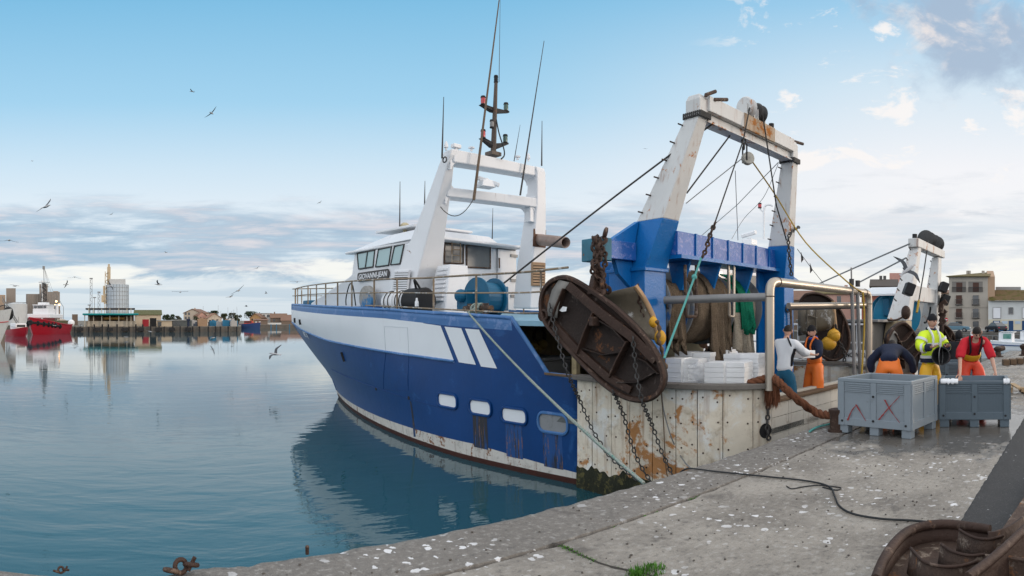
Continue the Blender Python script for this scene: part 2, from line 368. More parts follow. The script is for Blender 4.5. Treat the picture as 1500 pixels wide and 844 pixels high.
sd = V((math.sin(SUN_AZ)*math.cos(SUN_EL), math.cos(SUN_AZ)*math.cos(SUN_EL), math.sin(SUN_EL)))
so.rotation_euler = sd.to_track_quat('Z', 'Y').to_euler(); so.location = sd*30
# ---------------------------------------------------------------- water
def water_mat():
    m, t, bs = new_mat('harbour_water'); p = coords(t, True)
    bs.inputs['Base Color'].default_value = (.014, .068, .088, 1); bs.inputs['Roughness'].default_value = .03
    bs.inputs['IOR'].default_value = 1.65; bs.inputs['Specular IOR Level'].default_value = .5
    ln = t.n('ShaderNodeVectorMath', operation='LENGTH'); t.l(p, ln.inputs[0]); d = ln.outputs['Value']
    far = t.step(d, 12, 55)
    a = t.noise(t.map(p, (.55, 1.3, 1), rot=(0, 0, -.45)), 1.0, 3, .5, .4)
    b = t.noise(t.map(p, (1.6, 4.2, 1), rot=(0, 0, -.55)), 1.0, 4, .55, .3)
    c = t.noise(t.map(p, (.05, .16, 1), rot=(0, 0, -.4)), 1.0, 3, .5)
    calm = t.step(c, .40, .62)
    h = t.math('ADD', t.math('MULTIPLY', a, t.math('SUBTRACT', .050, t.math('MULTIPLY', far, .025))), t.math('MULTIPLY', t.math('MULTIPLY', b, .022), t.math('ADD', t.math('MULTIPLY', calm, .6), t.math('MULTIPLY', far, .22))))
    bp = t.n('ShaderNodeBump'); bp.inputs['Strength'].default_value = .8; bp.inputs['Distance'].default_value = 1.0
    h = t.math('DIVIDE', h, t.math('ADD', 1, t.math('POWER', t.math('DIVIDE', d, 12), 1.12)))
    t.l(h, bp.inputs['Height']); t.l(bp.outputs[0], bs.inputs['Normal']); return m
mb = MB(); mb.add([(-1500, -600, WATER), (3000, -600, WATER), (3000, 3000, WATER), (-1500, 3000, WATER)], [(0, 1, 2, 3)])
tag(mb.build('water', water_mat(), org=(0, 0, WATER)), kind='structure')
mb = MB(); mb.add([(-1600, -700, -9), (3100, -700, -9), (3100, 3100, -9), (-1600, 3100, -9)], [(0, 1, 2, 3)])
tag(mb.build('ground', paint('harbour_bed', (.03, .04, .04), .9), org=(0, 0, -9)), kind='structure')
# ---------------------------------------------------------------- quay
def quay_mat(edge=False):
    m, t, bs = new_mat('quay_edge_concrete' if edge else 'quay_concrete'); p = coords(t, True)
    n = t.noise(p, .9, 8, .65); f = t.noise(p, 34, 4, .7); f2 = t.noise(p, 160, 3, .7)
    c = t.mix(t.step(n, .32, .68), (.172, .154, .133), (.335, .305, .265)) if not edge else t.mix(n, (.125, .112, .099), (.222, .202, .180))
    c = t.mix(t.math('MULTIPLY', t.step(f, .40, .30), .45), c, (.09, .085, .08))
    c = t.mix(t.math('MULTIPLY', t.step(f2, .56, .70), .5 if not edge else .6), c, (.38, .365, .34))
    c = t.mix(t.math('MULTIPLY', t.step(f2, .46, .36), .6), c, (.07, .066, .06))
    mg = t.noise(p, 16, 7, .75); c = t.mix(t.math('MULTIPLY', t.step(mg, .52, .64), .6), c, (.36, .345, .32)); c = t.mix(t.math('MULTIPLY', t.step(mg, .47, .36), .6), c, (.08, .076, .072))
    # broom marks parallel to the quay
    br = t.noise(t.map(p, (1.2, 34, 1)), 1.0, 4, .6); c = t.mix(t.math('MULTIPLY', t.step(br, .5, .72), .14), c, (.11, .105, .10))
    # oil and damp stains
    s = t.step(t.noise(p, 1.7, 7, .7, .8), .58, .67); c = t.mix(t.math('MULTIPLY', s, .55), c, (.075, .066, .06))
    # pale scuffs and gull droppings
    sc1 = t.step(t.noise(t.map(p, (2.2, 6, 1)), 1.0, 8, .75, .3), .64, .72); c = t.mix(t.math('MULTIPLY', sc1, .5), c, (.50, .50, .51))
    vd = t.n('ShaderNodeVectorMath', operation='ADD'); t.l(p, vd.inputs[0])
    nv = t.n('ShaderNodeVectorMath', operation='SCALE'); t.l(t.noise(p, 9, 4, .6, out=1), nv.inputs[0]); nv.inputs['Scale'].default_value = .13; t.l(nv.outputs[0], vd.inputs[1])
    v1 = t.vor(vd.outputs[0], 3.1); sz = t.math('MULTIPLY', t.math('POWER', v1.outputs['Color'], 3.2), .28)
    dr = t.step(t.math('SUBTRACT', sz, v1.outputs['Distance']), .02, .06)
    v2 = t.vor(vd.outputs[0], 13.0); sz2 = t.math('MULTIPLY', t.math('POWER', v2.outputs['Color'], 2.4), .62)
    dr2 = t.step(t.math('SUBTRACT', sz2, v2.outputs['Distance']), 0, .05)
    dn = t.step(t.noise(p, .8, 3, .5), .42, .60)
    k = t.math('MAXIMUM', t.math('MULTIPLY', dr, .85), t.math('MULTIPLY', t.math('MULTIPLY', dr2, dn), .85))
    c = t.mix(k, c, (.74, .74, .75))
    # little dark debris
    v3 = t.vor(p, 6.5); c = t.mix(t.math('MULTIPLY', t.step(v3.outputs['Distance'], .07, .04), t.step(t.noise(p, 5, 2), .58, .62)), c, (.03, .028, .025))
    # wet patch round the fish bins
    q = t.n('ShaderNodeSeparateXYZ'); t.l(p, q.inputs[0])
    wn = t.noise(p, 2.2, 6, .65)
    ex = t.math('DIVIDE', t.math('SUBTRACT', q.outputs[0], 9.3), 2.3); ey = t.math('DIVIDE', t.math('SUBTRACT', q.outputs[1], 2.3), 1.9)
    wr = t.math('ADD', t.math('SQRT', t.math('ADD', t.math('MULTIPLY', ex, ex), t.math('MULTIPLY', ey, ey))), t.math('MULTIPLY', t.math('SUBTRACT', wn, .5), 1.3))
    wet = t.step(wr, 1.12, .80); wet = t.math('MAXIMUM', wet, t.math('MULTIPLY', t.math('MULTIPLY', t.step(wn, .50, .58), t.step(q.outputs[0], 10, 12)), .9))
    c = t.mix(t.math('MULTIPLY', wet, .62), c, (.045, .043, .042))
    t.l(c, bs.inputs['Base Color']); t.l(t.math('SUBTRACT', .88, t.math('MULTIPLY', wet, .76)), bs.inputs['Roughness'])
    bp = t.n('ShaderNodeBump'); bp.inputs['Strength'].default_value = .55; bp.inputs['Distance'].default_value = .012
    hh = t.math('ADD', t.math('MULTIPLY', f, .8), t.math('ADD', t.math('MULTIPLY', f2, .5), br))
    t.l(t.math('MULTIPLY', hh, t.math('SUBTRACT', 1, t.math('MULTIPLY', wet, .9))), bp.inputs['Height']); t.l(bp.outputs[0], bs.inputs['Normal'])
    return m
QE, QC = quay_mat(True), quay_mat(False)
# edge line measured along the quay, with chips
EDGE = [(a_, b_+.055) for a_, b_ in [(-40, 3.8), (-8, 3.82), (-1.6, 3.87), (-1.1, 3.9), (-.75, 3.86), (-.35, 3.80), (.0, 3.92), (.25, 4.02), (.69, 4.09), (1.41, 4.16), (2.2, 4.19), (3.7, 4.2), (9, 4.2), (16, 4.2), (33, 4.2)]]
rnd = random.Random(3); pts = []; x = -40.0
while x < 33:
    near = -1.6 < x < 10
    y = interp(EDGE, x)
    if near: y += (noise.noise(V((x*2.3, 0, 0)))*.030 + noise.noise(V((x*9, 3, 0)))*.022 + noise.noise(V((x*31, 7, 0)))*.010)*(1.5 if x < .7 else .8)
    pts.append((x, y)); x += .035 if near else .8
pts.append((33, 4.2))
JY = 3.5
mb = MB()
def prof(y):      # worn arris of the kerb in section, then the quay wall down into the water
    return [(y-.14, -.001), (y-.06, -.010), (y-.018, -.030), (y-.002, -.075), (y, -.16), (y-.01, -.5), (y, -1.2), (y, -2.8)]
rows = []
for i, (x, y) in enumerate(pts):
    ch = noise.noise(V((x*5, 11, 0)))*.012 if -1.6 < x < 10 else 0
    rows.append([V((x, JY+.012+(.012*noise.noise(V((x*6, 1, 5)))), -.03)), V((x, JY+.022+(.014*noise.noise(V((x*6, 1, 5)))), 0))]+[V((x, yy+(ch if zz < -.02 else 0), zz+(ch if -.04 < zz < 0 else 0))) for yy, zz in prof(y)])
mb.grid(rows)
tag(mb.build('quay_edge', QE, org=(0, 0, 0), smooth=50), kind='structure')
mb = MB(); rows = []; x = -40.0
jx = 2.84
xs = [-40, -10]+[i*.05 for i in range(-60, 200)]+[11+i for i in range(0, 23)]
for x in xs:
    j = .016*noise.noise(V((x*6, 1, 5)))+.035*max(0, noise.noise(V((x*3.1, 4, 5)))) if -3 < x < 10 else 0
    rows.append([V((x, JY-.02-j, -.06)), V((x, JY-.03-j, 0)), V((x, 1.0, 0)), V((x, -40, 0))])
mb.grid(rows)
tag(mb.build('quay', QC, org=(0, 0, 0), smooth=50), kind='structure')
mb = MB(); mb.grid([[V((33, 4.2, 0)), V((33, -40, 0))], [V((33, 4.2, -3)), V((33, -40, -3))]])
tag(mb.build('quay_wall', M['concrete_wall'], org=(0, 0, 0)), kind='structure')
mb = MB(); mb.grid([[V((x, JY+.03, -.028)), V((x, JY-.09, -.028))] for x in (-40, 33)])
tag(mb.build('joint_floor', paint('joint_dirt', (.05, .045, .038), .95, .3, 8), org=(0, 0, 0)), kind='structure')
# asphalt strip behind the apron
def asphalt():
    m, t, bs = new_mat('asphalt'); p = coords(t, True); a = t.noise(p, 2, 6, .6); f = t.noise(p, 60, 5, .85)
    c = t.mix(a, (.014, .014, .015), (.036, .036, .037)); c = t.mix(t.math('MULTIPLY', t.step(f, .56, .70), .75), c, (.26, .26, .27))
    v = t.vor(p, 14); c = t.mix(t.math('MULTIPLY', t.step(t.math('SUBTRACT', t.math('MULTIPLY', t.math('POWER', v.outputs['Color'], 4), .3), v.outputs['Distance']), 0, .04), .8), c, (.5, .5, .5))
    t.l(c, bs.inputs['Base Color']); bs.inputs['Roughness'].default_value = .78
    bp = t.n('ShaderNodeBump'); bp.inputs['Strength'].default_value = .8; bp.inputs['Distance'].default_value = .01; t.l(f, bp.inputs['Height']); t.l(bp.outputs[0], bs.inputs['Normal']); return m
mb = MB(); rows = []
for x in [-40]+[i*.06 for i in range(0, 260)]+[33]:
    y = 1.04+.02*noise.noise(V((x*7, 2, 2)))+.012*noise.noise(V((x*23, 2, 2)))
    rows.append([V((x, y, .003)), V((x, y-.015, .008)), V((x, -40, .009))])
mb.grid(rows); tag(mb.build('road', asphalt(), org=(0, 0, 0)), kind='structure')
# grass in the open joint, and moss
gm = paint('grass_blades', (.06, .17, .02), .8, .4, 9)
def tufts(name, cells):
    mb = MB(); r = random.Random(5)
    for (cx_, cy_, rx, ry, n, h) in cells:
        for i in range(n):
            a = r.uniform(0, 2*PI); q = math.sqrt(r.random()); b = V((cx_+rx*q*math.cos(a), cy_+ry*q*math.sin(a), -.01))
            hh = h*r.uniform(.2, 1.25)*(1-.6*q); lean = V((r.uniform(-1, 1), r.uniform(-1, 1), 0))*hh*.6; w_ = .004+.004*r.random()
            s_ = V((math.cos(a*3), math.sin(a*3), 0))*w_
            mb.add([b-s_, b+s_, b+lean*.4+V((0, 0, hh*.65))+s_*.7, b+lean*.4+V((0, 0, hh*.65))-s_*.7, b+lean+V((0, 0, hh))], [(0, 1, 2, 3), (3, 2, 4)])
    o = mb.build(name, gm, org=(cells[0][0], cells[0][1], 0)); tag(o, 'green grass and moss growing in the cracked quay joint', 'grass', kind='stuff')
a = on_z(822, 800, 0); b = on_z(870, 822, 0); c_ = on_z(945, 841, 0); d_ = on_z(900, 832, 0)
tufts('grass', [(c_.x, c_.y, .19, .11, 330, .075), (c_.x-.07, c_.y+.02, .05, .04, 90, .10)]+[(lerp(a.x, b.x, i/7), lerp(a.y, b.y, i/7), .035, .028, 60, .028) for i in range(8)]+[(lerp(b.x, c_.x, i/4), lerp(b.y, c_.y, i/4), .03, .02, 16, .02) for i in range(4)]
      +[(x_, JY-.02, .05, .02, 14, .018) for x_ in (3.4, 3.75, 3.9, 4.4, 4.5)])
# the transverse crack of the slab, as a dirt filled groove
mb = MB(); P_ = [on_z(808, 797, 0), a, b, d_, c_, on_z(1000, 862, 0)]
P_ = crv([V((p.x, p.y, .004)) for p in P_], 8); mb.grid([[p+V((.008+.006*noise.noise(p*20), .012, 0)), p-V((.008+.006*noise.noise(p*17), .012, 0))] for p in P_])
tag(mb.build('path_crack', paint('joint_dirt', (.05, .045, .038)), org=(0, 0, 0)), kind='structure')
# ================================================================ the main trawler
boat = thing('fishing_trawler', 'large blue and white stern trawler with a blue and white gantry moored at the quay', 'fishing boat', bl(8, 0, WATER))
ZS = [(4.22, .60), (5.0, .63), (5.85, 1.75), (10.8, 2.0), (15.3, 2.18), (20, 2.36), (24, 2.50)]
ZWT = [(4, 1.42), (8, 1.59), (10.8, 1.77), (24, 2.25)]
ZWB = [(4, .66), (7.5, .74), (10.8, .84), (16.4, 1.02), (21, 1.33), (24, 1.62)]
ZWL = [(4, -1.28), (8, -1.09), (14, -1.16), (24, -1.25)]
US = [(-3.0, 17.2), (-2.2, 18.3), (-1.5, 19.15), (-1.2, 19.0), (-.9, 19.45), (-.54, 20.0), (.17, 21.45), (.83, 22.7), (1.3, 23.5), (1.62, 23.95), (2.0, 24.0), (2.5, 24.0)]
US = [(-3.0, 17.2), (-2.2, 18.3), (-1.5, 18.95), (-.9, 19.45), (-.54, 20.0), (.17, 21.45), (.83, 22.7), (1.3, 23.5), (1.62, 23.95), (2.0, 24.0), (2.5, 24.0)]
U0 = 4.22
def hb(u, z):                        # half beam
    w_ = clamp((z-WATER)/3.9); us = interp(US, z); B = 2.72+.22*w_; L = 11.4+1.6*w_; p = 1.78-.20*w_
    if z < WATER: B -= .5*(WATER-z)**1.4
    tt = clamp((us-u)/L); b = B*(1-(1-tt)**p)
    return max(b*(1-.022*(1-.45*w_)*max(0, 7.5-u)), .012)
def HS(u, z, off=0.0, side=-1): return bl(u, side*(hb(u, z)+off), z)
UC = [4.22, 4.45, 4.7, 4.9, 5.0, 5.15, 5.3, 5.45, 5.6, 5.72, 5.85]+[6.2+i*.45 for i in range(40)]+[24.0]
UC = sorted(set(round(u, 3) for u in UC if u <= 24.0)); UC[-1] = 24.0
def levels(uc):
    zs = interp(ZS, uc); L = [-2.6, -2.0, WATER, -1.385, interp(ZWL, uc)]
    zb = min(interp(ZWB, uc), zs-.02); zt = min(interp(ZWT, uc), zs-.01)
    for k in range(1, 8): L.append(lerp(L[4], zb, k/7))
    for k in range(1, 5): L.append(lerp(zb, zt, k/4))
    for k in range(1, 3): L.append(lerp(zt, zs, k/2))
    return L
def hull_pt(uc, z, side, off=0.0):
    us = interp(US, z); u = U0+(us-U0)*(uc-U0)/(24.0-U0)
    return bl(u, side*(hb(u, z)+off), z)
hullblue = paint('hull_blue_paint', (.003, .044, .17), .36, .16, .9, dirt=.28, dcol=(.010, .028, .10, 1), streak=.22, bump=.35, bscale=1.7, col2=(.012, .07, .22, 1), c2=.12, c2scale=1.2)
hulltop = paint('hull_light_blue_paint', (.06, .16, .36), .45, .14, 2, dirt=.2, dcol=(.03, .06, .2, 1), streak=.1, col2=(.14, .23, .44, 1), c2=.3, c2scale=3, bump=.1)
hullwhite = paint('hull_white_paint', (.70, .73, .76), .42, .05, .8, dirt=.08, dcol=(.42, .42, .42, 1), streak=.08, bump=.08, bscale=3)
boot = paint('boot_top_red', (.055, .018, .013), .6, .3, 3, dirt=.5)
wline = paint('rusty_white_waterline', (.56, .54, .50), .6, .12, 3, rust=.52, rscale=2.2, dirt=.45, streak=.5, rustcol=(.12, .05, .02, 1))
inner = paint('inner_beige_paint', (.34, .27, .15), .6, .15, 2, dirt=.4, streak=.3, rust=.1)
HM = [hullblue, boot, wline, hullwhite, hulltop]
mb = MB()
for side in (-1, 1):
    G = [[hull_pt(uc, z, side) for z in levels(uc)] for uc in UC]; n = len(G[0])
    for i in range(len(UC)-1):
        for j in range(n-1):
            um = (UC[i]+UC[i+1])/2
            mi = 1 if j < 3 else 2 if j == 3 else 0 if j < 11 else (3 if um > 8.9 else 0) if j < 15 else (4 if um > 5.85 else 0)
            mb.mat(mi); mb.add([G[i][j], G[i+1][j], G[i+1][j+1], G[i][j+1]], [(0, 1, 2, 3) if side > 0 else (3, 2, 1, 0)])
hull = mb.build('hull', HM, boat, smooth=35)
bm = bmesh.new(); bm.from_mesh(hull.data); bmesh.ops.remove_doubles(bm, verts=bm.verts, dist=.004); bmesh.ops.recalc_face_normals(bm, faces=bm.faces); bm.to_mesh(hull.data); bm.free()
md = hull.modifiers.new('s', 'SOLIDIFY'); md.thickness = .07; md.offset = -1
def surf_poly(mb, poly, off=.006, thick=.012, n=10, side=-1):   # polygon given in (u, z) laid over the hull skin; quad as 4 corners
    a, b, c, d = poly; rows = []
    for i in range(n+1):
        t_ = i/n; row = []
        for j in range(5):
            s_ = j/4; u = lerp(lerp(a[0], b[0], t_), lerp(d[0], c[0], t_), s_); z = lerp(lerp(a[1], b[1], t_), lerp(d[1], c[1], t_), s_)
            row.append(HS(u, z, off, side))
        rows.append(row)
    return mb.grid(rows)
def uz(px, py, v=-2.8):              # hull (u, z) under a pixel, iterating on the half beam
    for _ in range(6):
        p = on_v(px, py, v); u, vv, z = to_b(p); v = -hb(u, z)
    return (u, z)
# slanted white flashes behind the white band
for q in ([(645, 477), (688, 481), (728, 541), (701, 538.5)], [(571+110, 482)]*4):
    pass
for corners in ([(651.5, 478.5), (676, 481), (697.5, 534.5), (672.5, 530.8)], [(681.5, 481.5), (702, 483), (728.5, 540), (705, 537)]):
    m2 = MB(); surf_poly(m2, [uz(*c_) for c_ in corners], .008); m2.build('white_flash', hullwhite, hull, smooth=60)
ub_ = 9.4; m2 = MB(); surf_poly(m2, [(ub_, interp(ZWT, ub_)), uz(645.5, 477.4), uz(666, 530.6), (ub_, interp(ZWB, ub_))], .004); m2.build('white_flash', hullwhite, hull, smooth=60)
# rub rail along the lower edge of the white band
m2 = MB(); path = [hull_pt(u, interp(ZWB, u), -1, .012) for u in [8.0+.4*i for i in range(40)]+[24.0]]; m2.tube(path, .035, 6)
m2.build('rub_rail', hulltop, boat, smooth=60)
for side in (-1, 1):
    m2 = MB(); path = [hull_pt(u, interp(ZS, u), side, -.02)+V((0, 0, .01)) for u in [4.3, 4.6, 4.9, 5.0, 5.2, 5.45, 5.7, 5.85]+[6+.4*i for i in range(45)]+[24.0]]; m2.tube(path, .045, 6)
    m2.build('gunwale', hulltop if side > 0 else hulltop, boat, smooth=60)
# hawse holes, side plate seam and bow letters
for px, py, r_ in ((433.5, 466, .09), (441.7, 468, .09)):
    m2 = MB(); u, z = uz(px, py, -.3); p = HS(u, z, .01); q = HS(u, z-.22, .01); m2.tube([p, q], .075, 8); m2.build('hawse_hole', M['black'], hull)
m2 = MB(); u, z = uz(503, 523, -1.6); m2.tube([HS(u, z+.16, .0), HS(u-.03, z-.14, .0)], .06, 8); m2.build('hull_outlet', M['black'], hull)
for px, py in ((447, 489), (449.6, 490.5), (452.2, 492)):
    pass
m2 = MB(); u, z = uz(446, 488.5, -.9); P0 = HS(u, z, .03); P1 = HS(u-1.1, z-.10, .03); ex = (P1-P0); U1 = HS(u, z+.2, .03)-P0
text_mesh(m2, 'SETA', .36, (P0+P1)/2+V((-.02, -.02, 0)), ex, U1-ex.normalized()*U1.dot(ex.normalized()), shear=.2, fit=1.15)
m2.build('bow_lettering', hullwhite, hull)
m2 = MB()
ln = [uz(563, 478), uz(597, 480), uz(598, 572), uz(562, 570)]
def hline(mb, a, b, r=.008, off=.004, n=12): mb.tube([HS(lerp(a[0], b[0], i/n), lerp(a[1], b[1], i/n), off) for i in range(n+1)], r, 4)
sw_ = paint('seam_white', (.48, .52, .56), .5); zq_ = lambda u: interp(ZWB, u)-.02
hline(m2, ln[0], ln[1], .005); hline(m2, ln[1], (ln[1][0], zq_(ln[1][0])), .005); hline(m2, ln[0], (ln[0][0], zq_(ln[0][0])), .005); m2.build('side_plate_seam', sw_, hull)
m2 = MB(); hline(m2, (ln[1][0], zq_(ln[1][0])), ln[2], .005); hline(m2, (ln[0][0], zq_(ln[0][0])), ln[3], .005); hline(m2, ln[3], ln[2], .005); m2.build('side_plate_seam', paint('seam_blue', (.006, .045, .17), .5), hull)
m2 = MB(); a = uz(486, 541, -1.5); b_ = uz(600, 585); c_ = uz(662, 601)
hline(m2, a, uz(549, 567), .014); hline(m2, uz(549, 567), c_, .010); m2.build('hull_seam', paint('seam_blue', (.02, .06, .18), .5), hull)
for px, py in ((551, 569.5), (599, 583)):
    m2 = MB(); u, z = uz(px, py); p = HS(u, z, -.02); q = HS(u, z, .012); m2.tube([p, q], .05, 8); m2.build('hull_outlet', M['black'], hull)
# freeing ports: white shutters in raised rims, the last one open and grey, with rust runs below
def run_mat(name, k):
    m, t, bs = new_mat(name); p = coords(t); s_ = t.noise(t.map(p, (16, 16, .7)), 1, 6, .65); b = t.noise(p, 9, 6, .7)
    c = t.mix(t.step(s_, .60-k*.25, .68-k*.18), (.008, .06, .21, 1), (.016, .016, .022, 1)); c = t.mix(t.math('MULTIPLY', t.step(t.noise(t.map(p, (24, 24, .5), (3, 1, 2)), 1, 5, .6), .57, .64), t.step(b, .42, .55)), c, (.20, .10, .045, 1))
    t.l(c, bs.inputs['Base Color']); bs.inputs['Roughness'].default_value = .5; return m
runs = [run_mat('dark_rust_run', k) for k in (1.0, .45, .55)]; stain = runs[0]
greyp = paint('grey_shutter', (.24, .25, .26), .6, .15, dirt=.4)
def rrect(u0, u1, z0, z1, r, n=5):
    out = []
    for cu, cz, a0 in ((u1-r, z1-r, 0), (u0+r, z1-r, PI/2), (u0+r, z0+r, PI), (u1-r, z0+r, 1.5*PI)):
        for k in range(n+1): a = a0+k*PI/2/n; out.append((cu+r*math.cos(a), cz+r*math.sin(a)))
    return out
for k, (xa, xb, ya, yb, mt) in enumerate(((642, 670, 577, 597, hullwhite), (688, 720, 586, 608, hullwhite), (735, 772, 598, 620, hullwhite), (789, 832, 606, 634, greyp))):
    (ua, z1) = uz(xa, (ya*2+yb)/3); (ub, z0) = uz(xb, (ya+yb*2)/3); zc = (z0+z1)/2; hz = abs(uz((xa+xb)/2, ya)[1]-uz((xa+xb)/2, yb)[1])/2
    tilt = (uz(xb, yb)[1]-uz(xa, ya)[1])*0
    u0_, u1_ = min(ua, ub), max(ua, ub); out = rrect(u0_, u1_, zc-hz, zc+hz, hz*.75)
    m2 = MB(); m2.ngon([HS(u, z, .004) for u, z in out]); fp = m2.build('freeing_port', mt, hull)
    m2 = MB(); m2.tube([HS(u, z, .012) for u, z in out+out[:1]], .034, 6); m2.build('port_rim', hullblue if k < 3 else hulltop, fp, smooth=60)
    wd = (u1_-u0_)
    if k:
        m2 = MB(); surf_poly(m2, [(u0_+wd*.22, zc-hz-.03), (u1_-wd*.12, zc-hz-.03), (u1_-wd*.12, interp(ZWL, u0_)+.0), (u0_+wd*.22, interp(ZWL, u0_)+.0)], .003); m2.build('rust_run', runs[k-1], hull)
m2 = MB(); surf_poly(m2, [uz(600.5, 588), uz(602.5, 588), uz(609, 640), uz(606, 640)], .003); m2.build('rust_run', stain, hull)
# ---------------------------------------------------------------- clad stern
clad = paint('worn_white_cladding', (.66, .59, .48), .6, .14, 2.2, rust=.54, rscale=.8, streak=.62, dirt=.5, dcol=(.20, .135, .075, 1), bump=.35, bscale=9, rustcol=(.24, .115, .045, 1), col2=(.68, .67, .63, 1), c2=.42, c2scale=1.3)
algae = paint('dark_weed_growth', (.022, .024, .014), .9, .5, 5, bump=1, bscale=20, col2=(.09, .08, .03, 1), c2=.4, c2scale=6)
S0 = HS(U0, 0.2, 0)
PLAN = crv([(S0.x, S0.y, 0), (7.40, 7.75, 0), (7.53, 6.95, 0), (7.72, 6.35, 0), (8.05, 5.83, 0), (8.45, 5.45, 0), (8.90, 5.24, 0)], 8)
PLANS = [bl(0, 0, 0)]                # starboard half by mirror
def mir(p): u, v, z = to_b(p); q = bl(u, -v, 0); return q
L_ = [0.0]
for a, b in zip(PLAN, PLAN[1:]): L_.append(L_[-1]+(b-a).length)
def plan_at(s):
    if s <= 0: return PLAN[0]
    for i in range(len(PLAN)-1):
        if s <= L_[i+1]: return PLAN[i].lerp(PLAN[i+1], (s-L_[i])/(L_[i+1]-L_[i]))
    return PLAN[-1]
LT = L_[-1]
def plan_n(s): d = (plan_at(min(s+.05, LT))-plan_at(max(s-.05, 0))).normalized(); return V((-d.y, d.x, 0))*-1   # outward
if plan_n(LT*.6).dot(V((0, 0, 0))-plan_at(LT*.6)) < 0:
    _pn = plan_n
    def plan_n(s): return _pn(s)*-1
def cladding(name, s0, s1, zt0, zt1, nb, zb=-2.4):
    mb = MB(); r = random.Random(int(s0*10)+3); cuts = [s0]
    for k in range(1, nb): cuts.append(lerp(s0, s1, k/nb)+r.uniform(-.06, .06))
    cuts.append(s1)
    for a, b in zip(cuts, cuts[1:]):
        prs = r.uniform(0, .006); n = max(2, int((b-a)/.12))
        rows = []
        for i in range(n+1):
            s_ = lerp(a+.007, b-.007, i/n); p = plan_at(s_); nn = plan_n(s_); zt = lerp(zt0, zt1, (s_-s0)/(s1-s0))
            rows.append([p-nn*.06+V((0, 0, zt)), p+nn*prs+V((0, 0, zt))]+[p+nn*prs+V((0, 0, z)) for z in (zt-.02, .0, -.5, -1.0, -1.3, zb)]+[p-nn*.06+V((0, 0, zb))])
        mb.mat(0); mb.loft(rows, closed=False, caps=False); mb.ngon(rows[0]); mb.ngon(rows[-1][::-1])
        mb.mat(1)
        for z in (zt0-.18, zt0-.62, zt0-1.05, zt0-1.5):      # bolt heads
            for s_ in (a+.09, b-.09):
                if b-a < .3 and s_ > a+.1: continue
                zz = z+r.uniform(-.08, .08); ss = s_+r.uniform(-.03, .03); p = plan_at(ss); nn = plan_n(ss)
                mb.cyl(p+nn*(prs-.01)+V((0, 0, zz)), p+nn*(prs+.008)+V((0, 0, zz)), .016, n=8)
    mb.mat(2)
    s_ = s0                                              # weed along the waterline
    rows = []
    while s_ <= s1:
        p = plan_at(s_); nn = plan_n(s_); zt = -1.08+.14*noise.noise(V((s_*3, 1, 1)))+.10*noise.noise(V((s_*9, 1, 1)))-.12*(s_ > 1.9)
        rows.append([p+nn*.004+V((0, 0, zt)), p+nn*.02+V((0, 0, zt-.03)), p+nn*.025+V((0, 0, -1.4)), p+nn*.02+V((0, 0, zb))]); s_ += .03
    mb.grid(rows)
    return mb.build(name, [clad, M['rust'], algae], boat, smooth=30)
cladding('stern_cladding', .0, LT, .58, .52, 9)
backing = MB(); backing.grid([[plan_at(s_*LT/40)-plan_n(s_*LT/40)*.03+V((0, 0, z)) for z in (.55, -2.6)] for s_ in range(41)])
backing.build('stern_shell', paint('dark_backing', (.03, .025, .02), .9), boat)
# flat transom, low ramp sill in the middle, high quarter on starboard
TA = PLAN[-1]; TB = V((13.05, 5.15, 0))
rampw = paint('scuffed_white_sill', (.56, .54, .49), .6, .1, 2.2, rust=.18, dirt=.35, dcol=(.25, .2, .15, 1), streak=.25, bump=.3, bscale=9)
mb = MB(); d = (TB-TA).normalized(); nrm = V((d.y, -d.x, 0)); n = 7
for k in range(n):
    a = TA.lerp(TB, k/n)+d*.006; b = TA.lerp(TB, (k+1)/n)-d*.006
    for z0, z1 in ((-2.4, -.32), (-.31, -.02), (-.01, .24)):
        mb.hexa([a-nrm*.10+V((0, 0, z0)), b-nrm*.10+V((0, 0, z0)), a+nrm*.0+V((0, 0, z0)), b+V((0, 0, z0)), a-nrm*.10+V((0, 0, z1)), b-nrm*.10+V((0, 0, z1)), a+V((0, 0, z1)), b+V((0, 0, z1))])
mb.build('transom', rampw, boat)
mb = MB(); mb.box((TA+TB)/2+V((0, .05, .275))-nrm*.02, ((TB-TA).length, .24, .06), Matrix.Rotation(math.atan2(d.y, d.x), 3, 'Z')); mb.build('ramp_sill', M['wood'], boat, bevel=.012)
mb = MB(); mb.box((TA+TB)/2+V((0, .22, .30)), ((TB-TA).length, .14, .09), Matrix.Rotation(math.atan2(d.y, d.x), 3, 'Z')); mb.build('ramp_roller_guard', paint('pale_wood_sill', (.45, .43, .38), .7, .1, 4, dirt=.3), boat, bevel=.012)
# starboard quarter
SQ = crv([TB, V((13.6, 5.55, 0)), V((13.85, 6.4, 0)), HS(U0, .2, 0, 1)*1], 8); SQ = [V((p.x, p.y, 0)) for p in SQ]
mb = MB()
for i in range(len(SQ)-1):
    a, b = SQ[i], SQ[i+1]; dd = (b-a).normalized(); nn = V((dd.y, -dd.x, 0))
    mb.hexa([a-nn*.06+V((0, 0, -2.4)), b-nn*.06+V((0, 0, -2.4)), a+V((0, 0, -2.4)), b+V((0, 0, -2.4)), a-nn*.06+V((0, 0, .52)), b-nn*.06+V((0, 0, .52)), a+V((0, 0, .52)), b+V((0, 0, .52))])
mb.build('starboard_quarter', clad, boat, smooth=40)
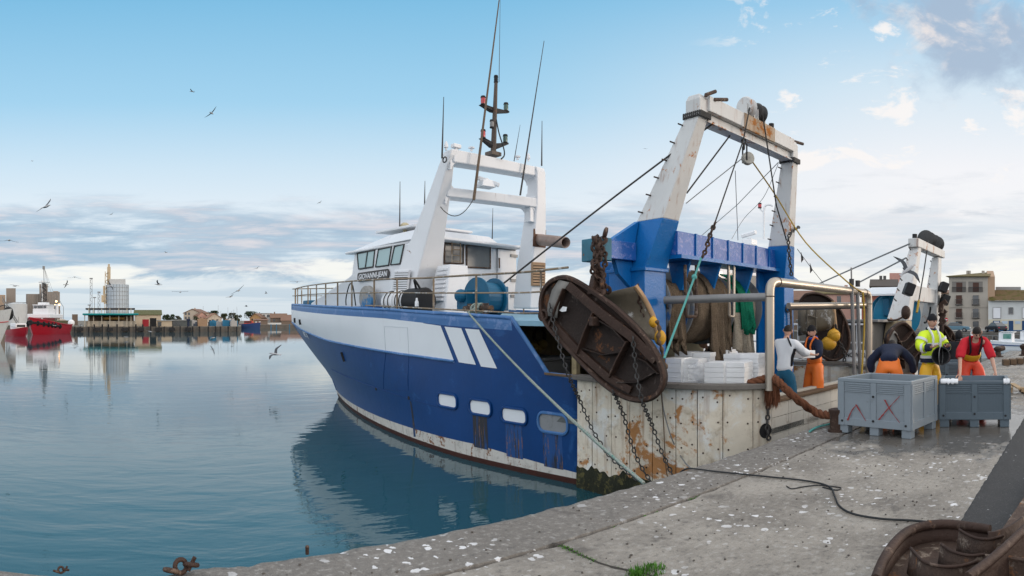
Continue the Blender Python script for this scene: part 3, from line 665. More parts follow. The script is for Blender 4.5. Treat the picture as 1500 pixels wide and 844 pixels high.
# bulwark cap of worn timber
def capstrip(name, pts, z0, z1, w_, mat, h=.09):
    mb = MB(); rows = []; n = len(pts)
    for i, p in enumerate(pts):
        dd = (pts[min(i+1, n-1)]-pts[max(i-1, 0)]); dd.z = 0; dd.normalize(); nn = V((dd.y, -dd.x, 0)); z = lerp(z0, z1, i/(n-1))
        rows.append([p+nn*w_*.55+V((0, 0, z)), p+nn*w_*.55+V((0, 0, z+h)), p-nn*w_*.45+V((0, 0, z+h)), p-nn*w_*.45+V((0, 0, z))])
    mb.loft(rows); return mb.build(name, mat, boat, bevel=.012)
capstrip('bulwark_cap', [plan_at(LT*i/30) for i in range(31)], .58, .525, .26, M['cap'])
capstrip('bulwark_cap', SQ, .525, .56, .26, M['cap'])
cp = [HS(u, 0, -.02) for u in (4.22, 4.5, 4.8, 5.0)]; capstrip('bulwark_cap', [V((p.x, p.y, 0)) for p in cp][::-1], .62, .60, .18, M['wood'], .05)
# hawse hole with a dark ring low on the stern quarter
s_ = LT*.965; p = plan_at(s_); nn = plan_n(s_)
mb = MB(); mb.cyl(p+nn*-.02+V((0, 0, -.22)), p+nn*.010+V((0, 0, -.22)), .13, n=18); mb.build('stern_fairlead', M['black'], boat, smooth=40)
# ---------------------------------------------------------------- decks
def deck(name, us, zf, mat, inset=.06, th=.10, zref=None):
    mb = MB(); rows = []
    for u in us:
        z = zf(u); b = hb(u, zref if zref is not None else z)-inset
        rows.append([bl(u, -b, z), bl(u, -b*.5, z+.02), bl(u, 0, z+.03), bl(u, b*.5, z+.02), bl(u, b, z), bl(u, b, z-th), bl(u, -b, z-th)])
    mb.loft(rows); return mb.build(name, mat, boat)
deck('shelter_deck', [4.35, 5, 5.85]+[6.5+i*.7 for i in range(25)], lambda u: interp([(4, 1.68), (5.85, 1.70), (10.8, 1.93), (15.3, 2.11), (20, 2.29), (24, 2.43)], u), M['deckblue'])
mb = MB(); mb.prism([V((p.x, p.y, -.30)) for p in [plan_at(LT*i/12) for i in range(13)]+[TB]+SQ[1:]]+[bl(9, 2.6, -.30), bl(9, -2.6, -.30)], (0, 0, .1)); mb.build('working_deck', paint('grey_wet_deck', (.10, .11, .11), .5, .2, 3, dirt=.4), boat)
mb = MB(); mb.box(bl(8.6, 0, .75), (5.2, .1, 2.0), Matrix.Rotation(math.atan2(BR.y, BR.x), 3, 'Z')); mb.build('shelter_bulkhead', inner, boat)
for side in (-1, 1):
    mb = MB(); rows = []
    for i in range(14):
        u = 4.25+i*.35; zt = min(interp(ZS, u), 1.66)-.05; rows.append([HS(u, z, -.10, side) for z in (-.25, .4, zt)])
    mb.grid(rows); mb.build('bulwark_lining', inner, boat)
mb = MB(); mb.grid([[plan_at(LT*i/20)-plan_n(LT*i/20)*.075+V((0, 0, z)) for z in (-.25, .54)] for i in range(21)]); mb.build('bulwark_lining', inner, boat)
# aft edge beam of the shelter deck and its pillars
mb = MB(); mb.box(bl(4.4, 0, 1.60), (5.2, .14, .24), Matrix.Rotation(math.atan2(BR.y, BR.x), 3, 'Z')); mb.build('deck_edge_beam', M['cream'], boat, bevel=.01)
for v in (-2.35, 2.45):
    mb = MB(); mb.box(bl(4.5, v, .7), (.12, .12, 1.9), Matrix.Rotation(math.atan2(BR.y, BR.x), 3, 'Z')); mb.build('deck_pillar', inner, boat)
# ---------------------------------------------------------------- railings
def rdeck(u): return interp(ZS, u)+.02
rp = [(u, -1) for u in (5.2, 7.05, 8.62, 10.25, 11.45, 13.0, 14.3, 15.7, 17.1, 18.8, 20.6, 22.2, 23.6)]+[(u, 1) for u in (5.2, 8, 11, 13.5, 16, 18, 19.6, 21.2, 22.6, 23.6)]
rh = lambda u: interp([(4.5, .98), (9, .84), (24, .76)], u)
for u, s_ in rp:
    p = bl(u, s_*max(hb(u, interp(ZS, u))-.13, 0), 1.62 if u < 5.85 else rdeck(u)-.05); top = V((p.x, p.y, (1.74 if u < 5.85 else rdeck(u))+rh(u)))
    mb = MB(); mb.tube([p, top], .026, 6); mb.build('railing_post', M['rail'], boat, smooth=60)
for s_ in (-1, 1):
    for fr in (1.0, .55)+((.10,) if s_ < 0 else ()):
        us = [4.45+.5*i for i in range(40)]+[23.95] if fr > .2 else [5.0+.3*i for i in range(13)]+[9.2, 10, 11, 12]
        mb = MB(); mb.tube([bl(u, s_*max(hb(u, max(interp(ZS, u), 1.7))-.13, 0), (1.76 if u < 5.85 else rdeck(u))+rh(u)*fr) for u in us], .024 if fr == 1 else .019, 6); mb.build('handrail', M['rail'], boat, smooth=60)
# ---------------------------------------------------------------- superstructure
RB = Matrix.Rotation(math.atan2(BR.y, BR.x), 3, 'Z')       # local x = starboard, local y = forward
def ubox(mb, u0, u1, v0, v1, z0, z1): return mb.hexa([bl(u, v, z) for z in (z0, z1) for u in (u0, u1) for v in (v0, v1)])
Wm = M['white']
# deckhouse body: polygonal side profile swept across the beam
prof_ = [(10.6, 1.9), (10.6, 3.98), (14.55, 3.98), (14.75, 3.3), (15.0, 3.22), (18.7, 2.42), (18.9, 1.9)]
mb = MB(); VW = 1.72
rings = []
for v, k in ((-VW, 0), (-VW+.12, 0), (VW-.12, 0), (VW, 0)):
    rings.append([bl(u-(.0 if abs(v) < VW else .0), v*(1-.18*max(0, (u-14.5)/4.4)), z) for u, z in prof_])
mb.loft([rings[0], rings[3]])
house = mb.build('deckhouse', Wm, boat, bevel=.05)
# roof slab with overhang, raised wheelhouse roof and visor
mb = MB(); mb.hexa([bl(u, v, z) for z in (3.985, 4.07) for u in (10.12, 14.95) for v in ((-1.55, 1.95) if u < 11 else (-1.86, 1.95))]); mb.build('deckhouse_roof', Wm, boat, bevel=.03)
mb = MB(); mb.loft([[bl(u, v*(1-k*.22), 4.073+k*.36) for u, v in ((10.9+k*.3, -1.72), (14.85-k*1.9, -1.72), (14.85-k*1.9, 1.8), (10.9+k*.3, 1.8))] for k in (0, 1)]); mb.build('wheelhouse_roof', Wm, boat, bevel=.04)
mb = MB(); p = on_v(565, 340, -1.0); u_, v_, z_ = to_b(p)
mb.hexa([bl(u, v, z+(.06 if u > u_ else 0)) for z in (z_-.10, z_-.02) for u in (u_-2.0, u_+.25) for v in (-1.25, 1.1)]); mb.build('roof_visor', Wm, boat, bevel=.02)
mb = MB(); mb.ball(on_v(593, 332, -1.0), (.16, .16, .13)); mb.cyl(on_v(593, 335, -1.0), on_v(594, 348, -1.0), .06); mb.build('satellite_dome', [M['cream']], boat, smooth=60)
# side windows of the wheelhouse
def side_win(corners, v, name='window', mat=None, frame=M['darkmetal'], par=None):
    par = par or house
    P_ = [on_v(x, y, v-.012) for x, y in corners]; mb = MB(); mb.ngon(P_); o = mb.build(name, mat or M['glassteal'], par)
    mb = MB(); mb.tube(P_+P_[:1], .03, 6); mb.build('window_frame', frame, o); return o
for cs in ([(523.5, 371.5), (549, 366.5), (546.5, 391), (525.5, 394)], [(554.5, 365.5), (573.5, 361.5), (569.5, 388.5), (550.5, 391)], [(578, 361), (592, 358), (586, 386.5), (572.5, 388)]):
    side_win(cs, -VW)
mb = MB(); mb.tube([on_v(538.5, 368.5, -VW-.02), on_v(535, 392.5, -VW-.02)], .022, 6); mb.build('window_mullion', M['darkmetal'], house)
for v in (-1.1, 0, 1.1):
    mb = MB(); mb.ngon([bl(14.67, v-.45, 3.4), bl(14.67, v+.45, 3.4), bl(14.60, v+.45, 3.88), bl(14.60, v-.45, 3.88)]); mb.build('window', M['glassteal'], house)
# name board
brd = paint('dark_name_board', (.06, .055, .055), .5, .3, 8, dirt=.3)
A_, B_ = on_v(524.5, 406.8, -VW-.02), on_v(571, 400.5, -VW-.02); ex = (B_-A_); ex.z = 0; zc = (A_.z+B_.z)/2; hw = ex.length/2; ex.normalize(); ey = V((0, 0, 1)); O_ = (A_+B_)/2; O_.z = zc
mb = MB(); out = [(-hw, -.09), (-hw+.05, -.15), (hw-.08, -.15), (hw, -.04), (hw, .06), (hw-.08, .15), (-hw+.05, .15), (-hw, .09)]
mb.prism([O_+ex*a+ey*b for a, b in out], ex.cross(ey)*.03); nb_ = mb.build('name_board', brd, house, bevel=.006)
mb = MB(); text_mesh(mb, 'GIOVANNI-JEAN', .235, O_+ex.cross(ey)*.036-ex*.02, ex, ey, shear=.25, fit=hw*1.80, bold=.012); mb.build('lettering', M['white_clean'], nb_)
# blue line at the foot of the house
mb = MB(); mb.grid([[bl(u, -VW*(1-.18*max(0, (u-14.5)/4.4))-.006, z) for z in (2.03+.012*(u-10), 2.13+.012*(u-10))] for u in (10.7, 12, 14.5, 18.6)]); mb.build('blue_stripe', hulltop, house)
# aft wall: windows, door
UA = 10.59
def aft_quad(cs, off=.0): return [on_u(x, y, UA-off) for x, y in cs]
for cs in ([(651, 356), (678.5, 356.5), (678.5, 386), (651, 386)], [(683.5, 359), (718, 361), (718, 393), (683.5, 391.5)]):
    P_ = aft_quad(cs, .012); mb = MB(); mb.ngon(P_); o = mb.build('window', paint('dusty_window', (.14, .15, .155), .25, .3, 2, dirt=.2), house)
    mb = MB(); mb.tube(P_+P_[:1], .035, 6); mb.build('window_frame', M['rust_light'], o)
P_ = aft_quad([(728, 364.5), (755, 367), (755, 455), (728, 453)], .0); mb = MB(); mb.prism(P_, V((BK.x, BK.y, 0))*-.05); dr_ = mb.build('door', Wm, house, bevel=.015)
mb = MB(); P2_ = aft_quad([(728, 364.5), (755, 367), (755, 455), (728, 453)], .055); mb.tube([P2_[3], P2_[0], P2_[1]], .012, 5); mb.build('door_edge', M['darkmetal'], dr_)
mb = MB(); q = aft_quad([(731.5, 378), (731.5, 393)], .09); mb.tube(q, .022, 6); mb.build('handle', M['rust_light'], dr_)
for y in (375, 411, 434):
    mb = MB(); q = on_u(753, y, UA-.06); mb.box(q, (.30, .05, .09), RB); mb.build('hinge', M['galv'], dr_)
# ladder against the first window
mb = MB(); a, b, c_, d_ = [on_u(x, y, UA-.18) for x, y in ((662, 385), (662, 351), (674.5, 385.5), (674.5, 352))]; mb.tube([a, b], .018, 6); mb.tube([c_, d_], .018, 6)
for k in range(4): mb.tube([a.lerp(b, (k+.3)/4), c_.lerp(d_, (k+.3)/4)], .014, 6)
mb.build('ladder', M['rail'], boat)
# louvred ventilator casing standing on the deck
mb = MB(); zt, zd = 3.24, 1.75
base_ = [(7.6, -1.9), (7.6, -.95), (9.2, -1.9), (9.2, -.95)]
pA = on_v(680, 386, -1.2); uv_ = to_b(pA)
V0, V1, Ua, Ub = -1.5, -.85, 9.5, 10.4
mb.hexa([bl(Ua, V0-.28, zd), bl(Ua, V1, zd), bl(Ub, V0-.28, zd), bl(Ub, V1, zd), bl(Ua+.10, V0+.02, zt), bl(Ua+.10, V1, zt), bl(Ub-.2, V0+.02, zt), bl(Ub-.2, V1, zt)]); vc_ = mb.build('ventilator_casing', Wm, boat, bevel=.03)
for k in range(8):
    f_ = k/7; z = lerp(3.12, 2.28, f_); v = lerp(V0-.0, V0-.2, f_)
    mb = MB(); mb.hexa([bl(u, vv, zz) for zz in (z-.035, z+.02) for u in (Ua+.18-f_*.05, Ub-.28+f_*.1) for vv in (v-.06, v+.03)]); mb.build('louvre', Wm, vc_)
# louvre grilles in the arch legs
def grille(name, cs, plane, mat, n=9, par=None):
    P_ = [plane(x, y) for x, y in cs]; mb = MB(); mb.ngon(P_); g_ = mb.build(name, M['black'], par or boat)
    for k in range(n):
        t0 = (k+.5)/n; l_ = P_[0].lerp(P_[3], t0); r_ = P_[1].lerp(P_[2], t0); h_ = (P_[0]-P_[3]).length/n*.33; nn = (P_[1]-P_[0]).cross(P_[3]-P_[0]).normalized()
        if nn.dot(V((0, 0, EYE))-P_[0]) < 0: nn = -nn
        mb = MB(); mb.hexa([q+V((0, 0, s*h_))+nn*e for s in (-1, 1) for e in (.0, .05+.0*s) for q in (l_, r_)]); mb.build('louvre', mat, g_)
    mb = MB(); mb.tube(P_+P_[:1], .035, 6); mb.build('grille_frame', mat, g_); return g_
grille('louvre_grille', [(579, 397), (600, 396.5), (596.5, 429.5), (575.5, 430)], lambda x, y: on_v(x, y, -2.06), M['white'], 10)
grille('louvre_grille', [(779.5, 385.5), (797.5, 386), (797, 418.5), (779, 418)], lambda x, y: on_u(x, y, 9.17), paint('tan_louvre', (.34, .22, .13), .6, .2, dirt=.3), 8)
# ---------------------------------------------------------------- white mast arch
def arch_leg(side):
    global LROW, RROW
    mb = MB(); rings = []
    if side < 0: rows_ = LROW = [(217.5, -1.68, 662, 651, 671), (226, -1.72, 659.5, 646.5, 667), (270, -1.77, 647, 630.5, 662), (340, -1.87, 628, 603.5, 652.5), (395, -1.95, 613.5, 582, 648), (450, -2.03, 599, 560, 643)]
    else: rows_ = RROW = [(246.5, 1.70, 797, 0, 785), (253, 1.74, 799.5, 0, 787), (300, 1.80, 800, 0, 787), (350, 1.88, 800, 0, 783), (395, 1.94, 799.5, 0, 780), (452, 2.0, 798.5, 0, 777)]
    for k, (y, vo, xo, xf, xi) in enumerate(rows_):
        po_ = on_v(xo, y, vo); u, _, z = to_b(po_); vi = to_b(on_u(xi, y, u))[1]
        uf = to_b(on_v(xf, y+2, vo))[0] if side < 0 else u+(.34, .38, .46, .58, .68, .75)[k]
        rings.append([bl(u, vo, z), bl(uf, vo, z), bl(uf, vi, z), bl(u, vi, z)])
    mb.loft(rings); return mb.build('arch_leg', Wm, boat, bevel=.03)
al = arch_leg(-1); ar = arch_leg(1)
def arch_bar(xa, ya, ya2, xb, yb, yb2, v):
    LU = lambda tab, y: to_b(on_v(interp([(r_[0], r_[2]) for r_ in tab], y), y, interp([(r_[0], r_[1]) for r_ in tab], y)))[0]+.02
    a, b, c_, d_ = on_u(xa, ya, LU(LROW, ya)), on_u(xb, yb, LU(RROW, yb)), on_u(xa, ya2, LU(LROW, ya)), on_u(xb, yb2, LU(RROW, yb)); k = V((BK.x, BK.y, 0))*.5
    for p, q in ((c_, a), (d_, b)): p.x, p.y = q.x, q.y
    mb = MB(); mb.hexa([c_, d_, c_+k, d_+k, a, b, a+k, b+k]); o = mb.build('arch_crossbar', Wm, boat, bevel=.03)
    return a, b
tb_, mb_ = arch_bar(665, 218, 237.5, 792, 245.5, 259, 1.62), arch_bar(656, 274, 288, 788.5, 290.5, 304, 1.72)
for x, y, sx, sy, (a, b) in ((663.5, 236.3, 1, 1, tb_), (788.5, 257.5, -1, 1, tb_), (661.5, 275.8, 1, -1, mb_), (788, 292, -1, -1, mb_), (656, 286.5, 1, 1, mb_), (786, 302.6, -1, 1, mb_)):
    pts = [(x-sx*2, y-sy*2), (x+sx*11, y-sy*2+sx*1.6), (x+sx*11, y+sx*1.6)]+[(x+sx*(11-11*math.sin(a_)), y+sy*(11-11*math.cos(a_))+sx*1.6*(1-math.sin(a_))) for a_ in [i*PI/12 for i in range(1, 7)]]+[(x-sx*2, y+sy*11)]
    A_ = (a.x, a.y); B_ = (b.x, b.y); mb = MB(); mb.prism([on_plane(px, py, A_, B_)+V((BK.x, BK.y, 0))*.05 for px, py in pts], V((BK.x, BK.y, 0))*.44); mb.build('arch_gusset', Wm, boat)
# radar scanner on the middle bar
rd_ = on_u(712, 266, 9.05)
mb = MB(); mb.hexa([rd_+V((x*(1-.25*k), y*(1-.25*k), z)) for k, z in ((0, -.17), (1, .02)) for y in (-.18, .18) for x in (-.22, .22)]); mb.cyl(rd_+V((0, 0, 0)), rd_+V((0, 0, .09)), .07)
rdo = mb.build('radar', M['white_clean'], boat, bevel=.02)
a, b = on_u(697, 260, 9.3), on_u(731, 271.5, 8.8); mb = MB(); dd = (b-a).normalized(); sd_ = dd.cross(V((0, 0, 1))).normalized(); up_ = sd_.cross(dd)
mb.hexa([q+sd_*s*.06+up_*h for h in (-.05, .06) for s in (-1, 1) for q in (a, b)]); mb.build('scanner_bar', M['white_clean'], rdo, bevel=.015)
# exhaust pipe through a rusty plate
mb = MB(); q = [on_u(x, y, 9.14) for x, y in ((782, 335), (800, 337), (799.5, 363), (781, 361))]; mb.prism(q, V((BK.x, BK.y, 0))*.02); mb.build('exhaust_plate', paint('brown_rust_plate', (.11, .055, .035), .7, .3, dirt=.3), boat)
e0 = on_u(789, 351, 9.20); e1 = on_u(829, 355.5, 7.75)
mb = MB(); mb.lathe(e0, e1-e0, [(0, .17), ((e1-e0).length*.97, .165), ((e1-e0).length, .15), ((e1-e0).length-.02, .13), ((e1-e0).length-.5, .12)], 18); mb.build('exhaust_pipe', paint('heat_stained_pipe', (.36, .27, .23), .5, .3, 2, rust=.25, metal=.4), boat, smooth=50)
mb = MB(); q = on_u(775.5, 306, 9.3); mb.box(q+V((0, 0, -.15)), (.18, .25, .5), RB); mb.torus(q+V((0, 0, .1)), (BR.x, BR.y, 0), .12, .03, a0=0, a1=2*PI); mb.build('vent_trunk', Wm, boat, bevel=.02)
# mast with its lamp brackets
mast = MB(); m0, m1 = on_u(722.5, 227, 9.35), on_u(726.5, 121, 9.25); mast.tube([m0, m0.lerp(m1, .6), m1], [.085, .065, .05], 8); mast.box(m0+V((0, 0, .02)), (.36, .3, .1), RB)
mo = mast.build('mast', paint('mast_brown_metal', (.10, .075, .06), .5, .3, rust=.3), boat, smooth=40)
def lamp(par, p, mat, r=.07, h=.17):
    mb = MB(); mb.mat(1); mb.cyl(p+V((0, 0, -.03)), p+V((0, 0, .0)), r*1.05, n=10); mb.mat(0); mb.lathe(p, (0, 0, 1), [(0, r*.9), (h*.5, r), (h, r*.9)], 12); mb.mat(1); mb.cyl(p+V((0, 0, h)), p+V((0, 0, h+.05)), r*1.1, r*.9, 12)
    return mb.build('navigation_lamp', [mat, M['black']], par, smooth=50)
for yb, xl, xr, yl, yr in ((161, 708.5, 742, 154, 163.5), (213, 708.5, 741, 203, 210)):
    a = on_u(xl, yl, 9.3); b = on_u(xr, yr, 9.3); mm = on_u(725, yb, 9.3)
    mb = MB(); mb.prism([a+V((-.1, 0, 0)), a+V((.02, 0, .035)), mm+V((0, 0, .06)), b+V((.1, 0, .035)), b+V((.1, 0, -.01)), mm+V((.12, 0, -.07)), mm+V((-.12, 0, -.07))], V((BK.x, BK.y, 0))*.09); br_ = mb.build('lamp_bracket', M['black'], mo)
    lamp(mo, a+V((0, .03, .04)), M['redlamp']); lamp(mo, b+V((0, .03, .04)), M['greenlamp'])
lamp(mo, m1+V((0, 0, .03)), M['black'], .06, .12); lamp(mo, on_u(720.5, 186, 9.2), M['galv'], .06, .15)
mb = MB(); mb.tube(crv([on_u(727, 175, 9.25), on_u(731, 195, 9.15), on_u(738, 218, 9.1), on_u(738.5, 228, 9.1), on_u(734, 233, 9.1)], 6), .02, 6); mb.build('cable', M['cable'], mo)
# aerials and small sensors on the arch
def aerial(x0, y0, x1, y1, u, r=.018, mat=None):
    mb = MB(); a, b = on_u(x0, y0, u), on_u(x1, y1, u); mb.tube([a, a.lerp(b, .35), b], [r*1.3, r, r*.45], 6); mb.build('aerial', mat or M['darkmetal'], boat)
pole = paint('bamboo_pole', (.13, .09, .06), .6, .3, 6)
aerial(694, 293, 733, -14, 9.05, .032, pole); aerial(731, 120, 733, -16, 9.15, .008); aerial(762, 286, 797, 60, 9.05, .022, M['darkmetal'])
aerial(647.5, 232, 650, 142, 9.4, .020); aerial(793.5, 243, 794, 177, 9.35, .020); aerial(753, 236, 762, 183, 9.15, .011)
aerial(585.5, 333, 586, 266, 12.5, .018); aerial(622, 300, 622.5, 265, 11.0, .016); aerial(721, 350, 722, 305, 10.2, .014)
mb = MB(); q = on_u(668, 214.5, 9.35); mb.box(q, (.26, .16, .11), RB); mb.cyl(q-V((0, 0, .12)), q, .05); mb.build('radar_sensor', M['white_clean'], boat, bevel=.02)
for x, y in ((690.5, 217), (758, 230)):
    mb = MB(); q = on_u(x, y, 9.35); mb.lathe(q-V((0, 0, .08)), (0, 0, 1), [(0, .04), (.06, .025), (.07, .09), (.1, .09), (.12, .03)], 12); mb.build('gps_antenna', M['white_clean'], boat, smooth=50)
for x, y in ((653.5, 213), (774, 230)):
    mb = MB(); q = on_u(x, y, 9.35); mb.lathe(q-V((0, 0, .13)), (0, 0, 1), [(0, .03), (.06, .03), (.07, .06), (.16, .05), (.24, .015)], 12); mb.build('beacon', M['white_clean'], boat, smooth=50)
mb = MB(); q = on_u(651.5, 234, 9.25); mb.torus(q, V((-1, -.3, 0)), .07, .018); mb.build('shackle', M['darkmetal'], boat)
mb = MB(); mb.tube(sag(on_u(645, 303, 9.3), on_u(694, 291, 9.25), .35), .012, 5); mb.build('cable', M['wire'], boat)
# ---------------------------------------------------------------- deck machinery
def winch(name, c, rad, wid, axis, mat, mat2):
    ax_ = V(axis).normalized(); mb = MB(); mb.lathe(c-ax_*wid/2, ax_, [(0, rad), (.04, rad), (.04, rad*.45), (wid-.04, rad*.45), (wid-.04, rad), (wid, rad)], 26)
    o = mb.build(name, mat, boat, smooth=40); return o
wc = on_v(711, 437, -1.5); wo_ = winch('deck_winch', wc+V((0, 0, .02)), .50, .62, (BR.x, BR.y, 0), M['teal'], None)
mb = MB(); mb.lathe(wc-V((BR.x, BR.y, 0))*.25, V((BR.x, BR.y, 0)), [(0, .40), (.5, .40)], 22); mb.build('winch_wire', M['teal'], wo_)
mb = MB(); mb.box(wc+V((-.45, .15, -.05)), (.35, .4, .5), RB); mb.ball(wc+V((-.65, .1, .05)), .17); mb.box(wc+V((.5, .1, 0)), (.2, .45, .62), RB); mb.box(wc+V((0, 0, -.50)), (1.3, .7, .12), RB); mb.build('winch_frame', M['teal'], wo_, bevel=.02)
rc = on_v(539, 437, -2.0); mb = MB(); mb.lathe(rc-V((BR.x, BR.y, 0))*.12, V((BR.x, BR.y, 0)), [(0, .30), (.02, .39), (.16, .40), (.2, .38), (.24, .30)], 28); ro_ = mb.build('wire_reel', paint('grey_reel_disc', (.34, .33, .31), .7, .3, 5, dirt=.5, col2=(.06, .20, .38, 1), c2=.35, c2scale=2.2), boat, smooth=45)
mb = MB(); mb.box(V((rc.x, rc.y, 2.08)), (.5, .9, .12), RB); mb.build('reel_stand', M['blue'], ro_)
# mooring bitts with the rope turns
bt = on_v(700, 452, -2.1); mb = MB(); dq = V((BK.x, BK.y, 0))
mb.cyl(bt-dq*.28+V((0, 0, -.25)), bt-dq*.28+V((0, 0, .12)), .08); mb.cyl(bt+dq*.28+V((0, 0, -.25)), bt+dq*.28+V((0, 0, .12)), .08); mb.tube([bt-dq*.5, bt+dq*.5], .07, 10); mb.build('mooring_bitts', M['rust_light'], boat, smooth=40)
mb = MB(); ubox(mb, 4.6, 6.4, 1.4, 2.3, 1.72, 2.02); mb.build('deck_locker', M['blue'], boat, bevel=.02)
mb = MB(); ubox(mb, 20.8, 21.6, -.5, .3, 2.4, 2.62); mb.build('anchor_windlass', M['teal'], boat, bevel=.05)
# ================================================================ stern gantry (part of the trawler)
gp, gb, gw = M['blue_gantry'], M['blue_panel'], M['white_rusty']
def legrings(side):
    # (z, x inner/outer ..., y aft, y fwd): port measured, starboard its near mirror
    if side < 0: T = [(5.42, 8.34, 8.60, 6.40, 6.73), (3.55, 7.94, 8.40, 6.93, 7.58), (2.64, 7.77, 8.37, 7.22, 8.15)]
    else: T = [(5.34, 11.66, 11.90, 6.30, 6.61), (3.45, 11.93, 12.28, 6.60, 7.12), (2.64, 12.05, 12.52, 6.75, 7.35)]
    return [[V((x0, ya, z)), V((x1, ya, z)), V((x1, yf, z)), V((x0, yf, z))] for z, x0, x1, ya, yf in T]
gant = thing('gantry_tmp', None, None, (0, 0, 0)); bpy.data.objects.remove(gant)
for side in (-1, 1):
    R_ = legrings(side)
    mb = MB(); mb.loft(R_[:2]); mb.build('gantry_leg', gw, boat, bevel=.015)
    mb = MB(); grow = lambda ring, e: [p+(p-sum(ring, V())/4)*e for p in ring]
    mb.loft([grow(R_[1], .015), grow(R_[2], .015)]); mb.build('gantry_foot', gp, boat, bevel=.012)
    mb = MB(); r2 = grow(R_[2], .10); mb.loft([[p+V((0, 0, -.03)) for p in r2], [p+V((0, 0, .03)) for p in r2]]); mb.build('leg_flange', gp, boat, bevel=.008)
    mb = MB(); mb.loft([R_[2], [V((p.x, p.y, -.22)) for p in R_[2]]]); mb.build('gantry_post', gp, boat, bevel=.012)
    mb = MB(); r0 = grow(R_[0], .22); mb.loft([[p+V((0, 0, -.02)) for p in r0], [p+V((0, 0, .02)) for p in r0]]); fl_ = mb.build('bolted_flange', gw, boat, bevel=.006)
    mb = MB()
    for k in range(4):
        for j in range(9):
            q = r0[k].lerp(r0[(k+1) % 4], (j+.5)/9); mb.cyl(q+V((0, 0, -.05)), q+V((0, 0, .05)), .018, n=6)
    mb.build('flange_bolts', M['darkmetal'], fl_); bpy.context.view_layer.objects.active = None
    # gantry head
    a = R_[0]; zc = 5.58
    mb = MB(); zh = a[0].z; mb.loft([[p+V((0, 0, .02)) for p in a], [V((p.x, p.y, 5.70)) for p in a], [V((p.x, p.y, 5.80))-(p-sum(a, V())/4)*.25 for p in a]]); mb.build('gantry_head', gw, boat, bevel=.02)
# rungs on the leg edges
for z in (2.0, ):
    pass
for side, n in ((-1, 6), (1, 6)):
    R_ = legrings(side)
    for k in range(n):
        t_ = (k+.5)/n; p = R_[1][3].lerp(R_[0][3], t_); q = R_[1][0].lerp(R_[0][0], t_); m_ = p.lerp(q, .1)
        mb = MB(); mb.tube([m_, m_+V((-.11, .02, .01))], .014, 6); mb.build('leg_rung', M['rust'], boat)
# crossbeam: deep upper box with a set-back lower web
cA, cB = V((8.58, 6.37, 0)), V((11.68, 6.29, 0)); zt = 5.80
mb = MB(); mb.hexa([V((p.x, p.y+dy, z)) for z in (5.52, zt) for p in (cA, cB) for dy in (-.015, .30)]); xb_ = mb.build('gantry_crossbeam', gw, boat, bevel=.012)
mb = MB(); mb.hexa([V((p.x, p.y+dy, z)) for z in (5.35, 5.52) for p in (cA, cB) for dy in (.09, .28)]); mb.build('crossbeam_web', gw, boat, bevel=.008)
mb = MB(); mb.hexa([V((p.x, p.y+dy, z)) for z in (5.325, 5.35) for p in (cA, cB) for dy in (.02, .28)]); mb.build('crossbeam_flange', gw, boat)
rustband = paint('rust_washed_white', (.40, .31, .22), .6, .2, 2, rust=.62, rscale=2, streak=.7, rustcol=(.22, .085, .02, 1))
p0, p1 = on_Y(1090, 190, 6.33), on_Y(1133, 195, 6.33)
mb = MB(); mb.hexa([V((x, cA.y+(cB.y-cA.y)*(x-cA.x)/(cB.x-cA.x)+dy, z)) for z in (5.51, zt+.004) for x in (p0.x, p1.x) for dy in (-.021, .02)]); mb.build('rust_stain', rustband, xb_)
for px, wd, mt_, pl in ((1094, .25, M['white_rusty'], 1), (1110, .27, M['darkmetal'], 0)):
    c_ = on_Y(px, 152 if pl else 160, 6.42); c_.z = zt+.19
    mb = MB(); mb.lathe(c_+V((-.11, 0, 0)), (1, .02, 0), [(0, .175), (.03, .20), (.07, .12), (.15, .12), (.19, .20), (.22, .175)], 24); s_ = mb.build('sheave', mt_, boat, smooth=40)
    for xs_ in ((-.15, -.12), (.12, .15)):
        mb = MB(); mb.hexa([V((c_.x+x, c_.y+y, z)) for z in (zt-.02, c_.z+.03) for y in (-.10, .10) for x in xs_]); mb.build('sheave_bracket', gw, s_)
q = on_Y(1130, 184, 6.4); mb = MB(); mb.cyl(V((q.x, q.y, zt)), V((q.x, q.y, zt+.13)), .055, .06); mb.build('work_lamp', M['black'], boat)
for a_, b_ in (((1034, 139), (1048, 134)), ((1046, 146), (1065, 146)), ((1152, 204), (1176, 211))):
    a = on_Y(*a_, 6.36); b = on_Y(*b_, 6.36); mb = MB(); mb.tube([a+V((0, 0, -.03)), a, b], .035, 8); mb.build('beam_hook', M['rust_light'], boat)
# ringed hanging block under the beam
hk = on_Y(1091, 205, 6.42); bk_ = on_Y(1091, 235, 6.42)
# deep blue beam between the legs with panels and ribs
bA, bB, yB = 8.38, 12.0, 6.95
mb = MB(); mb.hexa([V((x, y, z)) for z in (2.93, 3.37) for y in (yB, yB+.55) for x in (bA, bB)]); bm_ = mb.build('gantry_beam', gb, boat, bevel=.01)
mb = MB(); mb.hexa([V((x, y, z)) for z in (2.86, 2.93) for y in (yB-.10, yB+.65) for x in (bA, bB+.05)]); mb.build('beam_flange', gp, bm_)
for k in range(1, 7):
    x = lerp(bA, bB, k/6.6); mb = MB(); mb.hexa([V((x+dx, y, z)) for z in (2.93, 3.375) for y in (yB-.03, yB+.02) for dx in (-.02, .02)]); mb.build('beam_rib', gp, bm_)
